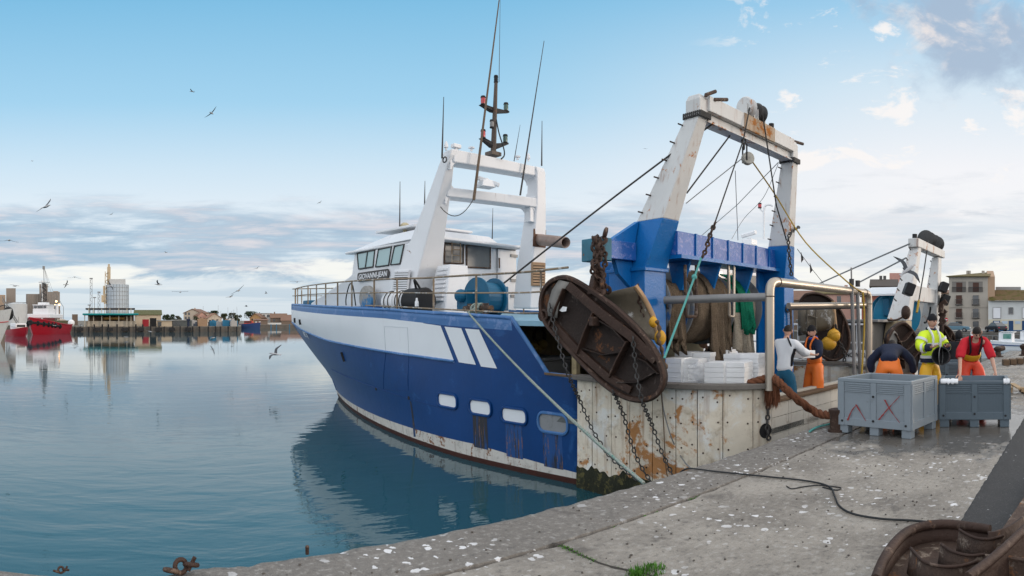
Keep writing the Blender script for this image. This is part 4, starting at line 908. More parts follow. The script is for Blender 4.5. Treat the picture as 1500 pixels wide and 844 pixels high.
# gusset webs under the beam
for px in (1006, 1050, 1098):
    q = on_Y(px, 395, yB+.2); mb = MB(); mb.prism([V((q.x-.03, q.y-.1, 2.86)), V((q.x-.03, q.y+.45, 2.86)), V((q.x-.03, q.y+.3, 2.3)), V((q.x-.03, q.y+.1, 2.3))], (.06, 0, 0)); mb.build('drum_bracket', gp, boat)
# outrigger arms to port and starboard with end boxes
y_ = 7.45; a = on_Y(893, 352, y_); zt_, zb_ = 3.13, 2.80
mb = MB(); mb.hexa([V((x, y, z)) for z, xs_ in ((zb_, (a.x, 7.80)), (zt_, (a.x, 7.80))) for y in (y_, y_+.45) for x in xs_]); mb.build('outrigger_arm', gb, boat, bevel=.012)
e_ = on_Y(882, 365, y_); mb = MB(); mb.box((a.x-.11, y_+.22, 2.95), (.26, .52, .40)); mb.build('outrigger_head', paint('oxidised_teal', (.05, .17, .24), .6, .3, 3, rust=.4, rscale=4, dirt=.3), boat, bevel=.015)
mb = MB(); mb.prism([V((7.82, y_+.05, 3.13)), V((7.2, y_+.05, 3.13)), V((7.92, y_+.05, 3.55))], (0, .12, 0)); mb.build('outrigger_web', gp, boat)
mb = MB(); mb.prism([V((7.78, y_+.1, 2.80)), V((7.35, y_+.1, 2.80)), V((7.45, y_+.1, 2.55)), V((7.78, y_+.1, 2.3))], (0, .10, 0)); mb.build('outrigger_web', gp, boat)
mb = MB(); mb.prism([V((12.5, 7.0, 2.95)), V((12.5, 7.0, 2.58)), V((13.55, 7.0, 2.52)), V((13.55, 7.0, 2.66))], (0, .35, 0)); mb.build('outrigger_arm', gp, boat, bevel=.01)
mb = MB(); c_ = V((a.x-.1, y_+.2, 3.2))
# pad eyes on the legs
for q in (on_plane(981, 446, (7.77, 7.2), (8.37, 7.2)), on_Y(1154, 452, 6.72)):
    mb = MB(); mb.torus(q, (0, 1, .1), .085, .02); mb.build('pad_eye', M['darkmetal'], boat, smooth=60)
mb = MB(); q0, q1 = on_Y(1158, 453, 6.68), on_Y(1160.5, 500, 6.68); mb.tube([q0, q1], .03, 6); mb.build('worn_batten', M['wood'], boat)
# ---------------------------------------------------------------- net drums with nets
def drum(x0, x1, yc, zc, rf, nets):
    mb = MB(); mb.lathe((x0, yc, zc), (1, 0, 0), [(0, rf*.92), (.03, rf), (.05, rf), (.07, rf*.4), (x1-x0-.07, rf*.4), (x1-x0-.05, rf), (x1-x0-.03, rf), (x1-x0, rf*.92)], 40)
    d_ = mb.build('net_drum', paint('drum_flange', (.19, .20, .21), .5, .2, 3, rust=.2, dirt=.4, col2=(.02, .09, .25, 1), c2=.3, c2scale=2), boat, smooth=35)
    for mt_, r_, a, b in nets:
        rings = []; n = 44; r0 = random.Random(int(x0*100)); m_ = 14
        for i in range(m_+1):
            h_ = lerp(a, b, i/m_); ring = []
            for k in range(n):
                th = 2*PI*k/n; q = V((h_*7, math.cos(th)*2.2, math.sin(th)*2.2))
                rr = r_*(1+.05*noise.noise(q)+.05*noise.noise(q*3.1)+.012*math.sin(h_*60+3*math.sin(th*3)))*(1-.10*(abs(i/m_-.5)*2)**4)
                ring.append(V((x0+h_, yc+rr*math.cos(th), zc+rr*math.sin(th))))
            rings.append(ring)
        mb = MB(); mb.loft(rings); mb.build('net_roll', mt_, d_, smooth=60)
    return d_
yd = 7.95
d1 = drum(8.40, 9.02, yd, 1.98, .80, [(M['net'], .64, .06, .56)])
d2 = drum(9.10, 10.35, yd, 1.98, .80, [(M['net'], .76, .30, 1.18), (M['netpale'], .56, .06, .30)])
d3 = drum(10.55, 11.75, yd, 1.98, .80, [(M['netpale'], .70, .5, 1.13), (M['netgreen'], .72, .08, .52)])
def drape(name, par, x0, x1, yc, zc, R, drop, mt, seed, a0=60):
    # hanging folds of net: over the drum front then straight down
    r = random.Random(seed); nx = 26; cols = []
    ph = [r.uniform(0, 6) for _ in range(4)]; L0 = math.radians(a0)
    for i in range(nx+1):
        x = lerp(x0, x1, i/nx); f = .05*math.sin(i*1.25+ph[0])+.035*math.sin(i*2.3+ph[1]); d_ = drop*(1+.14*math.sin(i*.55+ph[2])+.08*math.sin(i*1.7+ph[3])); col = []
        for k in range(6):
            th = L0*(1-k/5); rr = R*(1.02+f*.3*(k/5)); col.append(V((x, yc-rr*math.cos(th), zc+rr*math.sin(th))))
        for k in range(1, 11):
            t_ = k/10; col.append(V((x+.05*t_*math.sin(i*.8+ph[1])-.06*t_*(i/nx-.5), yc-R*1.03-f*1.4*t_-.03*t_, zc-d_*t_)))
        cols.append(col)
    mb = MB(); mb.grid(cols); return mb.build(name, mt, par, smooth=180, solid=.03)
drape('hanging_net', d1, 8.45, 8.95, yd, 1.98, .70, .78, M['net'], 3, 40)
drape('hanging_net', d2, 9.70, 10.22, yd, 2.0, .80, 1.05, M['net'], 11, 70)
drape('hanging_net', d2, 10.12, 10.42, yd, 2.0, .78, .80, M['net'], 17, 50)
drape('hanging_net', d3, 10.85, 11.35, yd, 2.02, .76, .55, M['netgreen'], 13, 75)
drape('hanging_net', d3, 10.62, 11.38, yd, 1.75, .74, .82, M['netpale'], 19, 10)
for nm, x0, x1, y0, y1, z0, z1, mt_ in (('drum_backing', 8.3, 12.2, 9.0, 9.08, 1.15, 2.95, gp), ('gantry_panel', 11.80, 12.10, 7.3, 7.38, -.2, 2.86, gp), ('winch_casing', 8.7, 11.7, 8.85, 9.6, -.2, 1.25, M['cream'])):  # blue panel behind the drums added to stand in for the darkness there
    mb = MB(); mb.hexa([V((x, y, z)) for z in (z0, z1) for y in (y0, y1) for x in (x0, x1)]); mb.build(nm, mt_, boat, bevel=.01)
# pipes and rods in front of the drums
for xs_, mt_ in (((1003.5, 1020), M['rust_light']), ((1067, 1075), M['steelpipe'])):
    a = on_Y(xs_[0], 388, 7.0); b = on_Y(xs_[0]+1, 464, 7.0); c_ = on_Y(xs_[1], 464, 7.0); d_ = on_Y(xs_[1], 388, 7.0)
    mb = MB(); mb.tube([a, b-V((0, 0, -.04)), b+V((.03, 0, 0)), c_-V((.03, 0, 0)), c_+V((0, 0, .04)), d_], .032, 8); mb.build('hanger_rod', mt_, boat, smooth=60)
# ---------------------------------------------------------------- stainless pipe frame over the transom
ly = 5.16; lx = on_Y(1127.5, 560, ly).x; rx, ry = 13.08, 5.02; zt_ = 2.38
mb = MB(); Lb = V((lx, ly, .5)); Lt = V((lx, ly, zt_)); Rt = V((rx, ry, 2.36)); Rb = V((rx, ry, .3))
arc = lambda c0, c1, c2, n=7: [c0*(1-t_)**2+c1*2*t_*(1-t_)+c2*t_*t_ for t_ in [i/n for i in range(n+1)]]
dx = (Rt-Lt).normalized()
mb.tube([Lb, Lt-V((0, 0, .22))]+arc(Lt-V((0, 0, .2)), Lt, Lt+dx*.2)+arc(Rt-dx*.2, Rt, Rt-V((0, 0, .2)))+[Rb], .082, 14); mb.build('pipe_frame', M['steelpipe'], boat, smooth=60)
for px, zz in ((1120, .0), ):
    pass
for q, ax_ in ((Lt-V((0, 0, .26)), (0, 0, 1)), (Lt+dx*.26, dx), (Rt-dx*.26, dx), (Rt-V((0, 0, .26)), (0, 0, 1))):
    mb = MB(); mb.torus(q, ax_, .083, .010, 16, 6); mb.build('weld_ring', M['rust_light'], boat)
mb = MB(); mb.tube([V((8.2, 7.1, 2.08)), V((lx, ly+.03, 2.11))], .075, 12); mb.build('stay_pipe', M['galv'], boat, smooth=60)
mb = MB(); mb.tube([V((12.35, 6.8, 2.02)), V((rx, ry+.03, 2.06))], .07, 12); mb.build('stay_pipe', M['galv'], boat, smooth=60)
mb = MB(); a = on_Y(1155, 448, 5.6); mb.tube([a, V((rx, ry+.05, 2.08))], .062, 12); mb.build('stay_pipe', M['steelpipe'], boat, smooth=60)
mb = MB(); mb.tube([V((lx+.2, ly+.12, .45)), V((lx+.2, ly+.12, 2.3))], .035, 8); mb.build('stay_pipe', M['galv'], boat, smooth=60)
for xa, xb in ((1247, 1251.5), (1256, 1260)):
    a = on_Y(xa, 398 if xa < 1250 else 425, 5.0); b = on_Y(xb, 548, 5.0); mb = MB(); mb.tube([a.lerp(b, .12) if xa < 1250 else a, b], .045, 8); mb.build('ramp_pole', M['galv'], boat, smooth=60)
mb = MB(); a = on_Y(1247, 392, 5.0); mb.tube([a, on_Y(1247.5, 420, 5.0)], .018, 6); mb.build('thin_rod', M['galv'], boat)
for x in (1247.5, 1256.5):
    q = on_Y(x, 418 if x < 1250 else 420, 5.0); mb = MB(); mb.cyl(q, q+V((0, 0, .14)), .055, n=10); mb.build('pole_cap', M['darkmetal'], boat)
# ================================================================ trawl doors
def trawl_plate(par, O, ex, ey, outline, mats, rim=.045, depth=.12, dish=.06):
    ex, ey = V(ex).normalized(), V(ey).normalized(); nz = ex.cross(ey).normalized()
    cx_ = sum(p[0] for p in outline)/len(outline); cy_ = sum(p[1] for p in outline)/len(outline)
    pt = lambda x, y, z=0: V(O)+ex*x+ey*y+nz*z
    rows = []
    for k in range(6):
        s_ = 1-k/6*1.0; rows.append([pt(cx_+(x-cx_)*s_, cy_+(y-cy_)*s_, -dish*(1-s_*s_)) for x, y in outline])
    mb = MB(); mb.loft(rows, True, False); mb.ngon(rows[-1])
    mb.loft([rows[0], [p-nz*depth for p in rows[0]]], True, False); mb.ngon([p-nz*depth for p in rows[0]])
    pl = mb.build('door_plate', mats[0], par, smooth=40)
    mb = MB(); mb.tube([pt(x, y, .012) for x, y in outline+outline[:2]], rim, 6, False); mb.build('door_rim', mats[1], par, smooth=60)
    return pt, nz, pl
def loc2(P, O, ex, ey): d = P-V(O); return (d.dot(V(ex).normalized()), d.dot(V(ey).normalized()))
rustd = M['rust']; rusto = paint('dark_rusty_steel', (.022, .013, .010), .6, .4, 2.2, rust=.44, rscale=1.6, dirt=.35, dcol=(.012, .010, .010, 1), bump=.7, bscale=20, rustcol=(.075, .034, .017, 1), col2=(.09, .07, .06, 1), c2=.12, c2scale=3)
# port door hanging outboard of the quarter
A_, B_ = V((6.36, 8.55)), V((6.98, 6.05)); ex = V((B_.x-A_.x, B_.y-A_.y, 0)).normalized(); ey = V((0, 0, 1))
O_ = on_plane(882, 497, A_, B_)
pd = thing('trawl_door', 'big dark rusty oval trawl door hanging tilted over the port quarter of the blue trawler', 'trawl door', O_)
outl = [loc2(on_plane(x, y, A_, B_), O_, ex, ey) for x, y in ((818, 408), (830, 407), (846, 413), (870, 428), (900, 450), (927, 475), (948, 499), (963, 523), (971, 545), (971, 562), (965, 575), (954, 583), (938, 586), (918, 582), (895, 570), (868, 547), (840, 518), (815, 492), (801, 475), (794, 458), (793, 442), (797, 426), (806, 414))]
outl = [(p.x, p.y) for p in crv([V((x, y, 0)) for x, y in outl+outl[:1]], 3)[:-1]][::-1]
pt, nz, pl = trawl_plate(pd, O_, ex, ey, outl, [rusto, M['rust']], .05, .16, .10)
sgn = 1 if nz.dot(V((0, 0, EYE))-O_) > 0 else -1
PD = lambda x, y, o=0: on_plane(x, y, A_, B_)+nz*sgn*o
def bar(name, pts, w_, h_, mt, par):      # flat bar standing proud of the plate
    mb = MB(); rows = []; n = len(pts)
    for i, p in enumerate(pts):
        d = (pts[min(i+1, n-1)]-pts[max(i-1, 0)]).normalized(); s_ = d.cross(nz*sgn).normalized()
        rows.append([p-s_*w_/2-nz*sgn*.08, p+s_*w_/2-nz*sgn*.08, p+s_*w_/2+nz*sgn*h_, p-s_*w_/2+nz*sgn*h_])
    mb.loft(rows); return mb.build(name, mt, par, bevel=.008)
bar('stiffener', [PD(834, 418), PD(880, 458), PD(925, 492), PD(962, 528)], .16, .05, M['rust'], pd)
bar('stiffener', [PD(806, 470), PD(845, 512), PD(890, 552), PD(925, 572)], .13, .04, M['rust'], pd)
for a, b in (((829, 423), (808, 478)), ((872, 458), (848, 518)), ((921, 500), (895, 553))): bar('cross_rib', [PD(*a), PD((a[0]+b[0])/2-1, (a[1]+b[1])/2), PD(*b)], .028, .10, M['rust'], pd)
for pts in (((855, 510), (885, 520), (915, 515)), ((880, 470), (900, 482), (918, 502)), ((905, 560), (935, 560), (962, 545)), ((925, 520), (948, 530), (966, 548))):
    bar('curved_vane', [PD(*p) for p in pts], .02, .07, rusto, pd)
mb = MB(); q = PD(873, 471, .05); mb.box(q, (.18, .10, .16)); mb.build('lug', M['rust'], pd, bevel=.02)
mb = MB(); q = PD(827, 452, .05); mb.ngon([PD(820, 455, .012), PD(825, 449, .012), PD(831, 450, .012), PD(830, 456, .012), PD(824, 457, .012)]); mb.build('paint_patch', M['white_clean'], pd)
mb = MB(); lp = PD(797, 462, .02); mb.torus(lp, nz, .09, .03); mb.build('shackle', M['rust'], pd, smooth=60)
greyplate = paint('worn_grey_plate', (.20, .19, .175), .5, .2, 2, dirt=.3, rust=.15)
mb = MB(); mb.grid([[PD(818+8*k+x, y+2*k, .03+.02*math.sin(k)) for k in range(3)] for x, y in ((2, 410), (-8, 425), (-14, 445), (-16, 462))]); mb.build('leading_edge_plate', greyplate, pd, smooth=60, solid=.02)
# pale cambered foil of the same door, wood edged
foil = paint('scraped_beige_foil', (.15, .125, .09), .55, .25, 2, dirt=.5, dcol=(.05, .045, .04, 1), col2=(.45, .44, .42, 1), c2=.22, c2scale=2.5, streak=.3)
mb = MB(); rows = []
A2, B2 = V((6.95, 8.6)), V((7.55, 6.6))
for i in range(8):
    t_ = i/7; top = (lerp(880, 930, t_), lerp(431, 419, t_)); bot = (lerp(885, 966, t_), lerp(470, 502, t_)); row = []
    for k in range(9):
        s_ = k/8; bow_ = 26*t_*math.sin(s_*PI)*.35; row.append(on_plane(lerp(top[0], bot[0], s_**.85)+bow_*.25, lerp(top[1], bot[1], s_), A2, B2)+V((.16*math.sin(s_*PI), .10*math.sin(s_*PI), 0)))
    rows.append(row)
mb.grid(rows); mb.build('cambered_foil', foil, pd, smooth=60, solid=.02)
mb = MB(); mb.tube([p+V((.0, -.01, 0)) for p in rows[-1]], .05, 6); mb.build('foil_edge', paint('raw_wood_edge', (.42, .27, .15), .7, .15, 6, dirt=.2), pd, smooth=60)
# ------------------------- chains
def chain(name, pts, label, par=None, link=.085, wire=.011, group=None, mt=None, cat='chain'):
    P = crv(pts, 10); L = [0]
    for a, b in zip(P, P[1:]): L.append(L[-1]+(b-a).length)
    mb = MB(); s_ = 0; k = 0; step = link*.74; i = 0
    while s_ < L[-1]-step*.5:
        while i < len(L)-2 and L[i+1] < s_: i += 1
        d = (P[i+1]-P[i]).normalized(); p = P[i]+d*(s_-L[i]); up = d.orthogonal().normalized(); w_ = d.cross(up)
        if k % 2: up, w_ = w_, up
        a = link*.5-wire; b = link*.26; path = []
        for j in range(13):
            th = 2*PI*j/12; path.append(p+d*(a*math.cos(th)*1.0)+up*(b*math.sin(th)))
        mb.tube(path, wire, 5, False); s_ += step; k += 1
    o = mb.build(name, mt or M['darkmetal'], par, smooth=60)
    if not par: tag(o, label, cat, group)
    return o
hz = lambda x, y, o=0.0: on_plane(x, y, A_, B_)+nz*sgn*(.10+o)
def stern_pt(px, py, off=.05):       # pixel to the clad stern face
    best = None
    for i in range(81):
        p = plan_at(LT*i/80)+plan_n(LT*i/80)*off; a = abs(math.atan2(p.x, p.y)-az(px))
        if best is None or a < best[0]: best = (a, p)
    p = best[1]; D = math.hypot(p.x, p.y); return at(px, py, D)
chain('hanging_chain', [hz(811, 448), hz(820, 490), hz(838, 550), stern_pt(850, 588, .25), stern_pt(868, 630, .16), stern_pt(893, 668, .10), stern_pt(920, 692, .10), stern_pt(946, 712, .10)], 'rusty chain hanging from the upper end of the rusty door, nearest the blue hull', link=.115, wire=.0125)
chain('hanging_chain', [hz(903, 573), stern_pt(912, 605, .30), stern_pt(925, 650, .18), stern_pt(938, 682, .12), stern_pt(955, 708, .10)], 'rusty chain under the lower edge of the port trawl door, middle of three', link=.115, wire=.0125)
chain('hanging_chain', [hz(932, 497), hz(936, 540), hz(945, 586), stern_pt(956, 625, .22), stern_pt(970, 664, .14), stern_pt(987, 700, .10)], 'rusty chain from the low tip of the port trawl door, farthest from the blue hull', link=.115, wire=.0125)
chain('gallows_chain', [on_Y(893, 352, 7.4)+V((-.1, 0, .12)), on_Y(884, 350, 7.4), on_Y(876, 366, 7.38), on_Y(877, 395, 7.36), on_Y(882, 420, 7.3), on_Y(872, 438, 7.3)], 'heavy rusty chain draped over the teal head of the port gantry arm', link=.22, wire=.036, mt=M['rust'])
chain('gallows_chain', [on_Y(872, 352, 7.42), on_Y(871, 385, 7.4), on_Y(879, 410, 7.38), on_Y(890, 425, 7.36), on_Y(893, 438, 7.3)], 'second rusty chain wrapped on the gantry arm beside the draped one', link=.18, wire=.032, mt=M['rust'])
for i_, (dx_, dy_, lab_) in enumerate(((4, 6, 'third rusty chain tangled behind the draped one on the arm'), (-3, 14, 'short rusty chain wound round the teal arm head'), (9, 20, 'rusty chain falling behind the flat bracket on the arm'))):
    chain('gallows_chain', [on_Y(872+dx_, 346+dy_*.3, 7.5), on_Y(878+dx_, 360+dy_, 7.34), on_Y(871+dx_*1.4, 380+dy_, 7.33), on_Y(881+dx_*.5, 402+dy_, 7.33), on_Y(876+dx_, 420+dy_*.8, 7.3)], lab_, link=.13, wire=.024, mt=M['rust'])
mb = MB(); q = [on_Y(x, y, 7.36) for x, y in ((866, 431), (872, 402), (882, 405), (885, 440))]; mb.prism(q, (0, .12, 0)); tag(mb.build('chain_stopper', M['rust'], bevel=.02), 'flat rusty steel bracket hanging beside the chain on the port arm', 'bracket')
chain('leg_chain', [on_Y(935, 420, 7.12), on_Y(937, 440, 7.1), on_Y(941, 455, 7.1), on_Y(945, 470, 7.05), on_Y(955, 495, 6.9)], 'short dark chain on the port gantry post behind the beige foil', link=.12, wire=.02, mt=M['rust'])
chain('leg_chain', [on_Y(1102, 393, 6.1)]*0 or [V((12.2, 6.45, 3.9)), on_Y(1156, 345, 6.4), on_Y(1156, 372, 6.38), on_Y(1160, 408, 6.4)], 'dark chain hanging down the starboard leg of the blue gantry', link=.12, wire=.018)
chain('quay_chain', [stern_pt(1124, 575, .06), stern_pt(1125, 600, .05), stern_pt(1124, 628, .05), stern_pt(1127, 648, .06)], 'dark chain hanging under the brown rope beside the round stern fairlead', link=.12, wire=.018)
# ------------------------- floats
def floats(lab, p, r, mt, sq=(1, 1, 1.0)):
    mb = MB(); mb.ball(p, (r*sq[0], r*sq[1], r*sq[2]), 16, 12); mb.cyl(p+V((0, 0, r*sq[2]*.93)), p+V((0, 0, r*sq[2]*1.12)), r*.2, n=8); mb.torus(p, (.3, .5, 1), r*1.0, r*.05)
    tag(mb.build('net_float', mt, smooth=50), lab, 'float', 'yellow net floats on the trawl doors')
floats('orange yellow float behind the foil edge of the port trawl door, the upper one', on_plane(957, 472, (7.0, 7.0), (7.7, 6.4)), .075, M['yellow'], (1, 1, 1.3))
floats('yellow float by the low tip of the port trawl door, the larger one', on_plane(967, 495, (7.0, 6.8), (7.7, 6.3)), .10, M['yellow'], (1, 1, 1.35))
mb = MB(); mb.tube(crv([on_Y(x, y, 6.45) for x, y in ((962, 470), (966, 482), (964, 497), (969, 510), (972, 528), (977, 540))], 5), [.03+.012*math.sin(i*1.7) for i in range(26)], 7); tag(mb.build('rope_tangle', M['wood'], smooth=60), 'brown frayed rope tangle with knots beside the yellow port floats', 'rope')
# starboard door behind the pipe frame
A3, B3 = V((13.7, 6.9)), V((14.5, 5.95)); ex3 = V((B3.x-A3.x, B3.y-A3.y, 0)).normalized(); O3 = on_plane(1213, 480, A3, B3)
sdr = thing('trawl_door', 'dark oval trawl door with pale plate seen through the steel pipe frame', 'trawl door', O3)
o3 = [loc2(on_plane(x, y, A3, B3), O3, ex3, (0, 0, 1)) for x, y in ((1180, 432), (1195, 430), (1212, 436), (1227, 450), (1239, 472), (1244, 495), (1240, 515), (1228, 526), (1214, 527), (1198, 515), (1182, 490), (1172, 462), (1172, 443))]
o3 = [(p.x, p.y) for p in crv([V((x, y, 0)) for x, y in o3+o3[:1]], 3)[:-1]][::-1]
nz_k = nz; pt3, nz3, _ = trawl_plate(sdr, O3, ex3, (0, 0, 1), o3, [rusto, M['rust']], .045, .12, .08)
P3 = lambda x, y, o=.0: on_plane(x, y, A3, B3)+V((-.9, -.42, 0))*o
mb = MB(); mb.grid([[P3(x+12*k/3, y+3*k/3-3*k*k/9, .35+.10*math.sin(k/3*PI)) for k in range(4)] for x, y in ((1168, 452), (1170, 470), (1171, 492))] if False else [[P3(lerp(1170, 1222, k/6), lerp(y0, y1, k/6), .30+.10*math.sin(s_*PI)) for k in range(7)] for s_, y0, y1 in ((0, 452, 444), (.25, 463, 455), (.5, 473, 464), (.75, 483, 473), (1, 492, 481))]); mb.build('cambered_foil', foil, sdr, smooth=60, solid=.02)
mb = MB(); mb.tube([P3(x, y, .34) for x, y in ((1220, 442), (1222, 462), (1224, 482))], .05, 6); mb.build('foil_edge', paint('raw_wood_edge', (.5, .34, .2), .7), sdr)
for a, b in (((1196, 452), (1196, 488)), ((1183, 453), (1184, 487)), ((1184, 462), (1197, 466))):
    mb = MB(); mb.tube([P3(*a, .45), P3(*b, .45)], .022, 6); mb.build('stiffener', foil, sdr)
mb = MB(); mb.tube([P3(1236, 470, .02), P3(1232, 505, .02), P3(1222, 523, .02)], .03, 6); mb.build('stiffener', M['rust'], sdr)
floats('yellow float nested on the dark starboard door, the upper of the pair', P3(1221, 491, .55), .17, M['yellow']); floats('yellow float nested on the dark starboard door, the lower of the pair', P3(1214, 502, .5), .19, M['yellow'], (1.05, 1.05, .95))
chain('hanging_chain', [P3(1224, 478, .5), P3(1228, 498, .5), P3(1236, 513, .45), P3(1236, 530, .4)], 'dark chain hanging beside the yellow floats of the starboard door', link=.14, wire=.02)
# ================================================================ rigging wires and ropes
def rope(name, pts, r, mt, label, cat='rope', smooth_n=0, group=None):
    mb = MB(); mb.tube(crv(pts, smooth_n) if smooth_n else pts, r, 6); return tag(mb.build(name, mt, smooth=60), label, cat, group)
top = lambda px, py: on_Y(px, py, 6.3)
rope('warp_wire', sag(top(1048, 172), on_v(738, 418, -1.2), .0, 4) if False else [on_Y(1046, 180, 6.4), on_u(738, 415, 5.0)], .018, M['wire'], 'long dark wire running from the blue gantry to the deck winch', 'wire')
rope('warp_wire', [on_Y(1072, 195, 6.5), on_Y(1006, 283, 6.9)], .016, M['wire'], 'dark wire slanting behind the port leg of the gantry', 'wire')
rope('hoist_wire', [on_Y(1098, 158, 6.28), on_Y(1089, 205, 6.25), on_Y(1046, 330, 6.2), on_Y(1035, 355, 6.2)], .015, M['wire'], 'dark hoist wire falling from the pale sheave to the drums', 'wire')
chain('hoist_chain', [on_Y(1047, 328, 6.2), on_Y(1040, 345, 6.2), on_Y(1034, 366, 6.2), on_Y(1027, 380, 6.2)], 'short dark chain and hook on the turquoise rope before the drums', link=.12, wire=.02, mt=M['rust'])
rope('turquoise_rope', [on_Y(1027, 378, 6.2), on_Y(1018, 404, 6.2), on_Y(1005, 440, 6.1), on_Y(988, 485, 6.0), on_Y(973, 525, 5.95)], .020, M['ropegreen'], 'turquoise rope with a knot stretched across the net drums')
mb = MB(); mb.ball(on_Y(1017, 406, 6.2), .05); tag(mb.build('rope_knot', M['ropegreen'], smooth=60), 'turquoise knot on the rope before the net drums', 'knot')
rope('hoist_wire', [on_Y(1117, 168, 6.25), on_Y(1122, 200, 6.2), on_Y(1137, 300, 6.2), on_Y(1152, 352, 6.3)], .015, M['wire'], 'dark wire falling from the black sheave to the starboard leg', 'wire')
rope('guy_line', [on_Y(1086, 233, 6.45), on_Y(1005, 298, 7.0)], .010, M['galv'], 'thin grey line from the hanging block down to port', 'line')
rope('guy_line', [on_Y(1100, 234, 6.42), on_Y(1134, 283, 6.5), on_Y(1180, 355, 6.0), on_Y(1240, 412, 5.0), on_Y(1262, 428, 4.95)], .016, M['ropeyellow'], 'yellow rope sagging from the hanging block to the pipe frame', 'rope', 6)
rope('guy_line', [on_Y(1140, 238, 6.5), on_Y(1080, 300, 9), on_Y(1028, 345, 11)], .010, M['galv'], 'thin pale line crossing inside the gantry frame', 'line')
rope('guy_line', [on_Y(1140, 240, 6.5), on_Y(1118, 290, 9), on_Y(1090, 320, 10), on_Y(1072, 350, 10)], .008, M['galv'], 'thin curved line near the starboard leg of the gantry', 'line', 5)
rope('guy_line', [on_Y(1077, 250, 7), on_Y(1081, 352, 7.4)], .008, M['galv'], 'thin upright line in the middle of the gantry frame', 'line')
rope('yellow_rope', [on_Y(1264, 428, 4.92), on_Y(1266, 470, 4.9), on_Y(1264, 520, 4.9), on_Y(1262, 550, 4.9)], .022, M['ropeyellow'], 'yellow rope hanging from the pipe frame beside the two poles', 'rope', 5)
rope('guy_line', [on_Y(1168, 365, 6.6), on_Y(1190, 395, 7.2), on_Y(1210, 420, 7.6)], .008, M['wire'], 'thin line with two black pennants on the starboard side', 'line')
for x, y, w_ in ((1174, 377, .22), (1187, 393, .24)):
    p = on_Y(x, y, 6.8); mb = MB(); mb.prism([p+V((-.02, 0, .13)), p+V((w_, .05, -.03)), p+V((.0, 0, -.13))], (0, .008, 0)); tag(mb.build('pennant', M['blackcloth']), 'small black pennant on the thin line, the %s one' % ('upper' if x < 1180 else 'lower'), 'flag', 'black pennants on the line')
# hanging block
hb_ = thing('hanging_block', 'pale round pulley block hanging under the white crossbeam', 'pulley', on_Y(1090, 235, 6.42))
c_ = on_Y(1089.5, 234, 6.42); mb = MB(); mb.lathe(c_+V((.01, -.06, 0)), (-.55, -.8, 0), [(0, .11), (.02, .125), (.05, .08), (.08, .08), (.11, .125), (.13, .11), (.131, .03)], 26); mb.build('sheave', paint('dirty_white_nylon', (.45, .43, .38), .5, .2, 4, dirt=.4), hb_, smooth=40)
dq = V((-.55, -.8, 0))
for k in (.16, -.06):
    mb = MB(); mb.box(c_+dq*k+V((0, 0, .11)), (.07, .03, .32), Matrix.Rotation(.6, 3, 'Z')); mb.build('block_cheek', M['black'], hb_)
chain('link_chain', [c_+V((0, 0, .26)), c_+V((0, 0, .38)), c_+V((0, 0, .52))], '', hb_, link=.15, wire=.02)
# mooring line green and white
rope('mooring_rope', sag(on_v(686, 458, -2.85), on_z(943, 708, -.03), .10, 24), .021, M['rope'], 'taut green and white mooring rope crossing the blue hull', 'rope')
rope('mooring_rope', [bt, bt+V((-.2, -.3, .02)), on_v(686, 458, -2.85)], .030, M['rope'], 'short end of the green and white mooring rope on the deck bitts', 'rope', 4)
for k in range(3):
    mb = MB(); mb.torus(bt+dq*(0)+V((BK.x, BK.y, 0))*(-.12+.12*k)+V((0, 0, .0)), (BK.x, BK.y, .1*k), .11, .03, 16, 6); tag(mb.build('rope_turn', M['rope'], smooth=60), 'turns of grey green rope wound on the deck bitts', 'rope', 'rope turns on the bitts')
rope('thin_rope', [stern_pt(969, 568, .3), stern_pt(972, 600, .15), stern_pt(983, 640, .1), stern_pt(998, 670, .1), on_z(1012, 687, .0)], .012, M['galv'], 'thin grey rope hanging from the door tip to the quay edge', 'rope', 5)
rope('thin_rope', [stern_pt(968, 568, .3), stern_pt(972, 620, .07), stern_pt(975, 680, .07), stern_pt(979, 705, .08)], .010, M['wood'], 'thin brown line hanging straight down the clad stern', 'rope', 5)
# shaggy brown rope: fringe on the cap then down to the post
br = [stern_pt(1097, 562, -.05), stern_pt(1118, 556, .05), stern_pt(1131, 553, .12), on_plane(1143, 562, (8.6, 5.0), (9.0, 4.5)), on_plane(1165, 583, (8.7, 4.9), (9.0, 4.2)), on_z(1195, 604, .12), on_z(1215, 608, .14), on_z(1228, 606, .22)]
P = crv(br, 10); mb = MB(); r_ = random.Random(4)
for k in range(3):
    path = []
    for i, p in enumerate(P):
        d = (P[min(i+1, len(P)-1)]-P[max(i-1, 0)]).normalized(); u_ = d.orthogonal().normalized(); w_ = d.cross(u_); th = i*.55+k*2*PI/3; path.append(p+(u_*math.cos(th)+w_*math.sin(th))*.038)
    mb.tube(path, .040, 7)
for i in range(420):
    p = P[r_.randrange(0, 34)]+V((r_.uniform(-.05, .05), r_.uniform(-.05, .05), r_.uniform(-.03, .04))); d = V((r_.uniform(-.6, .6), r_.uniform(-.6, .6), r_.uniform(-.9, .3)))*.10
    s_ = V((.004, .004, 0)); mb.add([p-s_, p+s_, p+d], [(0, 1, 2)])
tag(mb.build('mooring_hawser', M['ropebrown'], smooth=60), 'thick shaggy rust brown rope from the stern cap to the quay post', 'rope')
mb = MB(); c0 = stern_pt(1131, 556, .14)
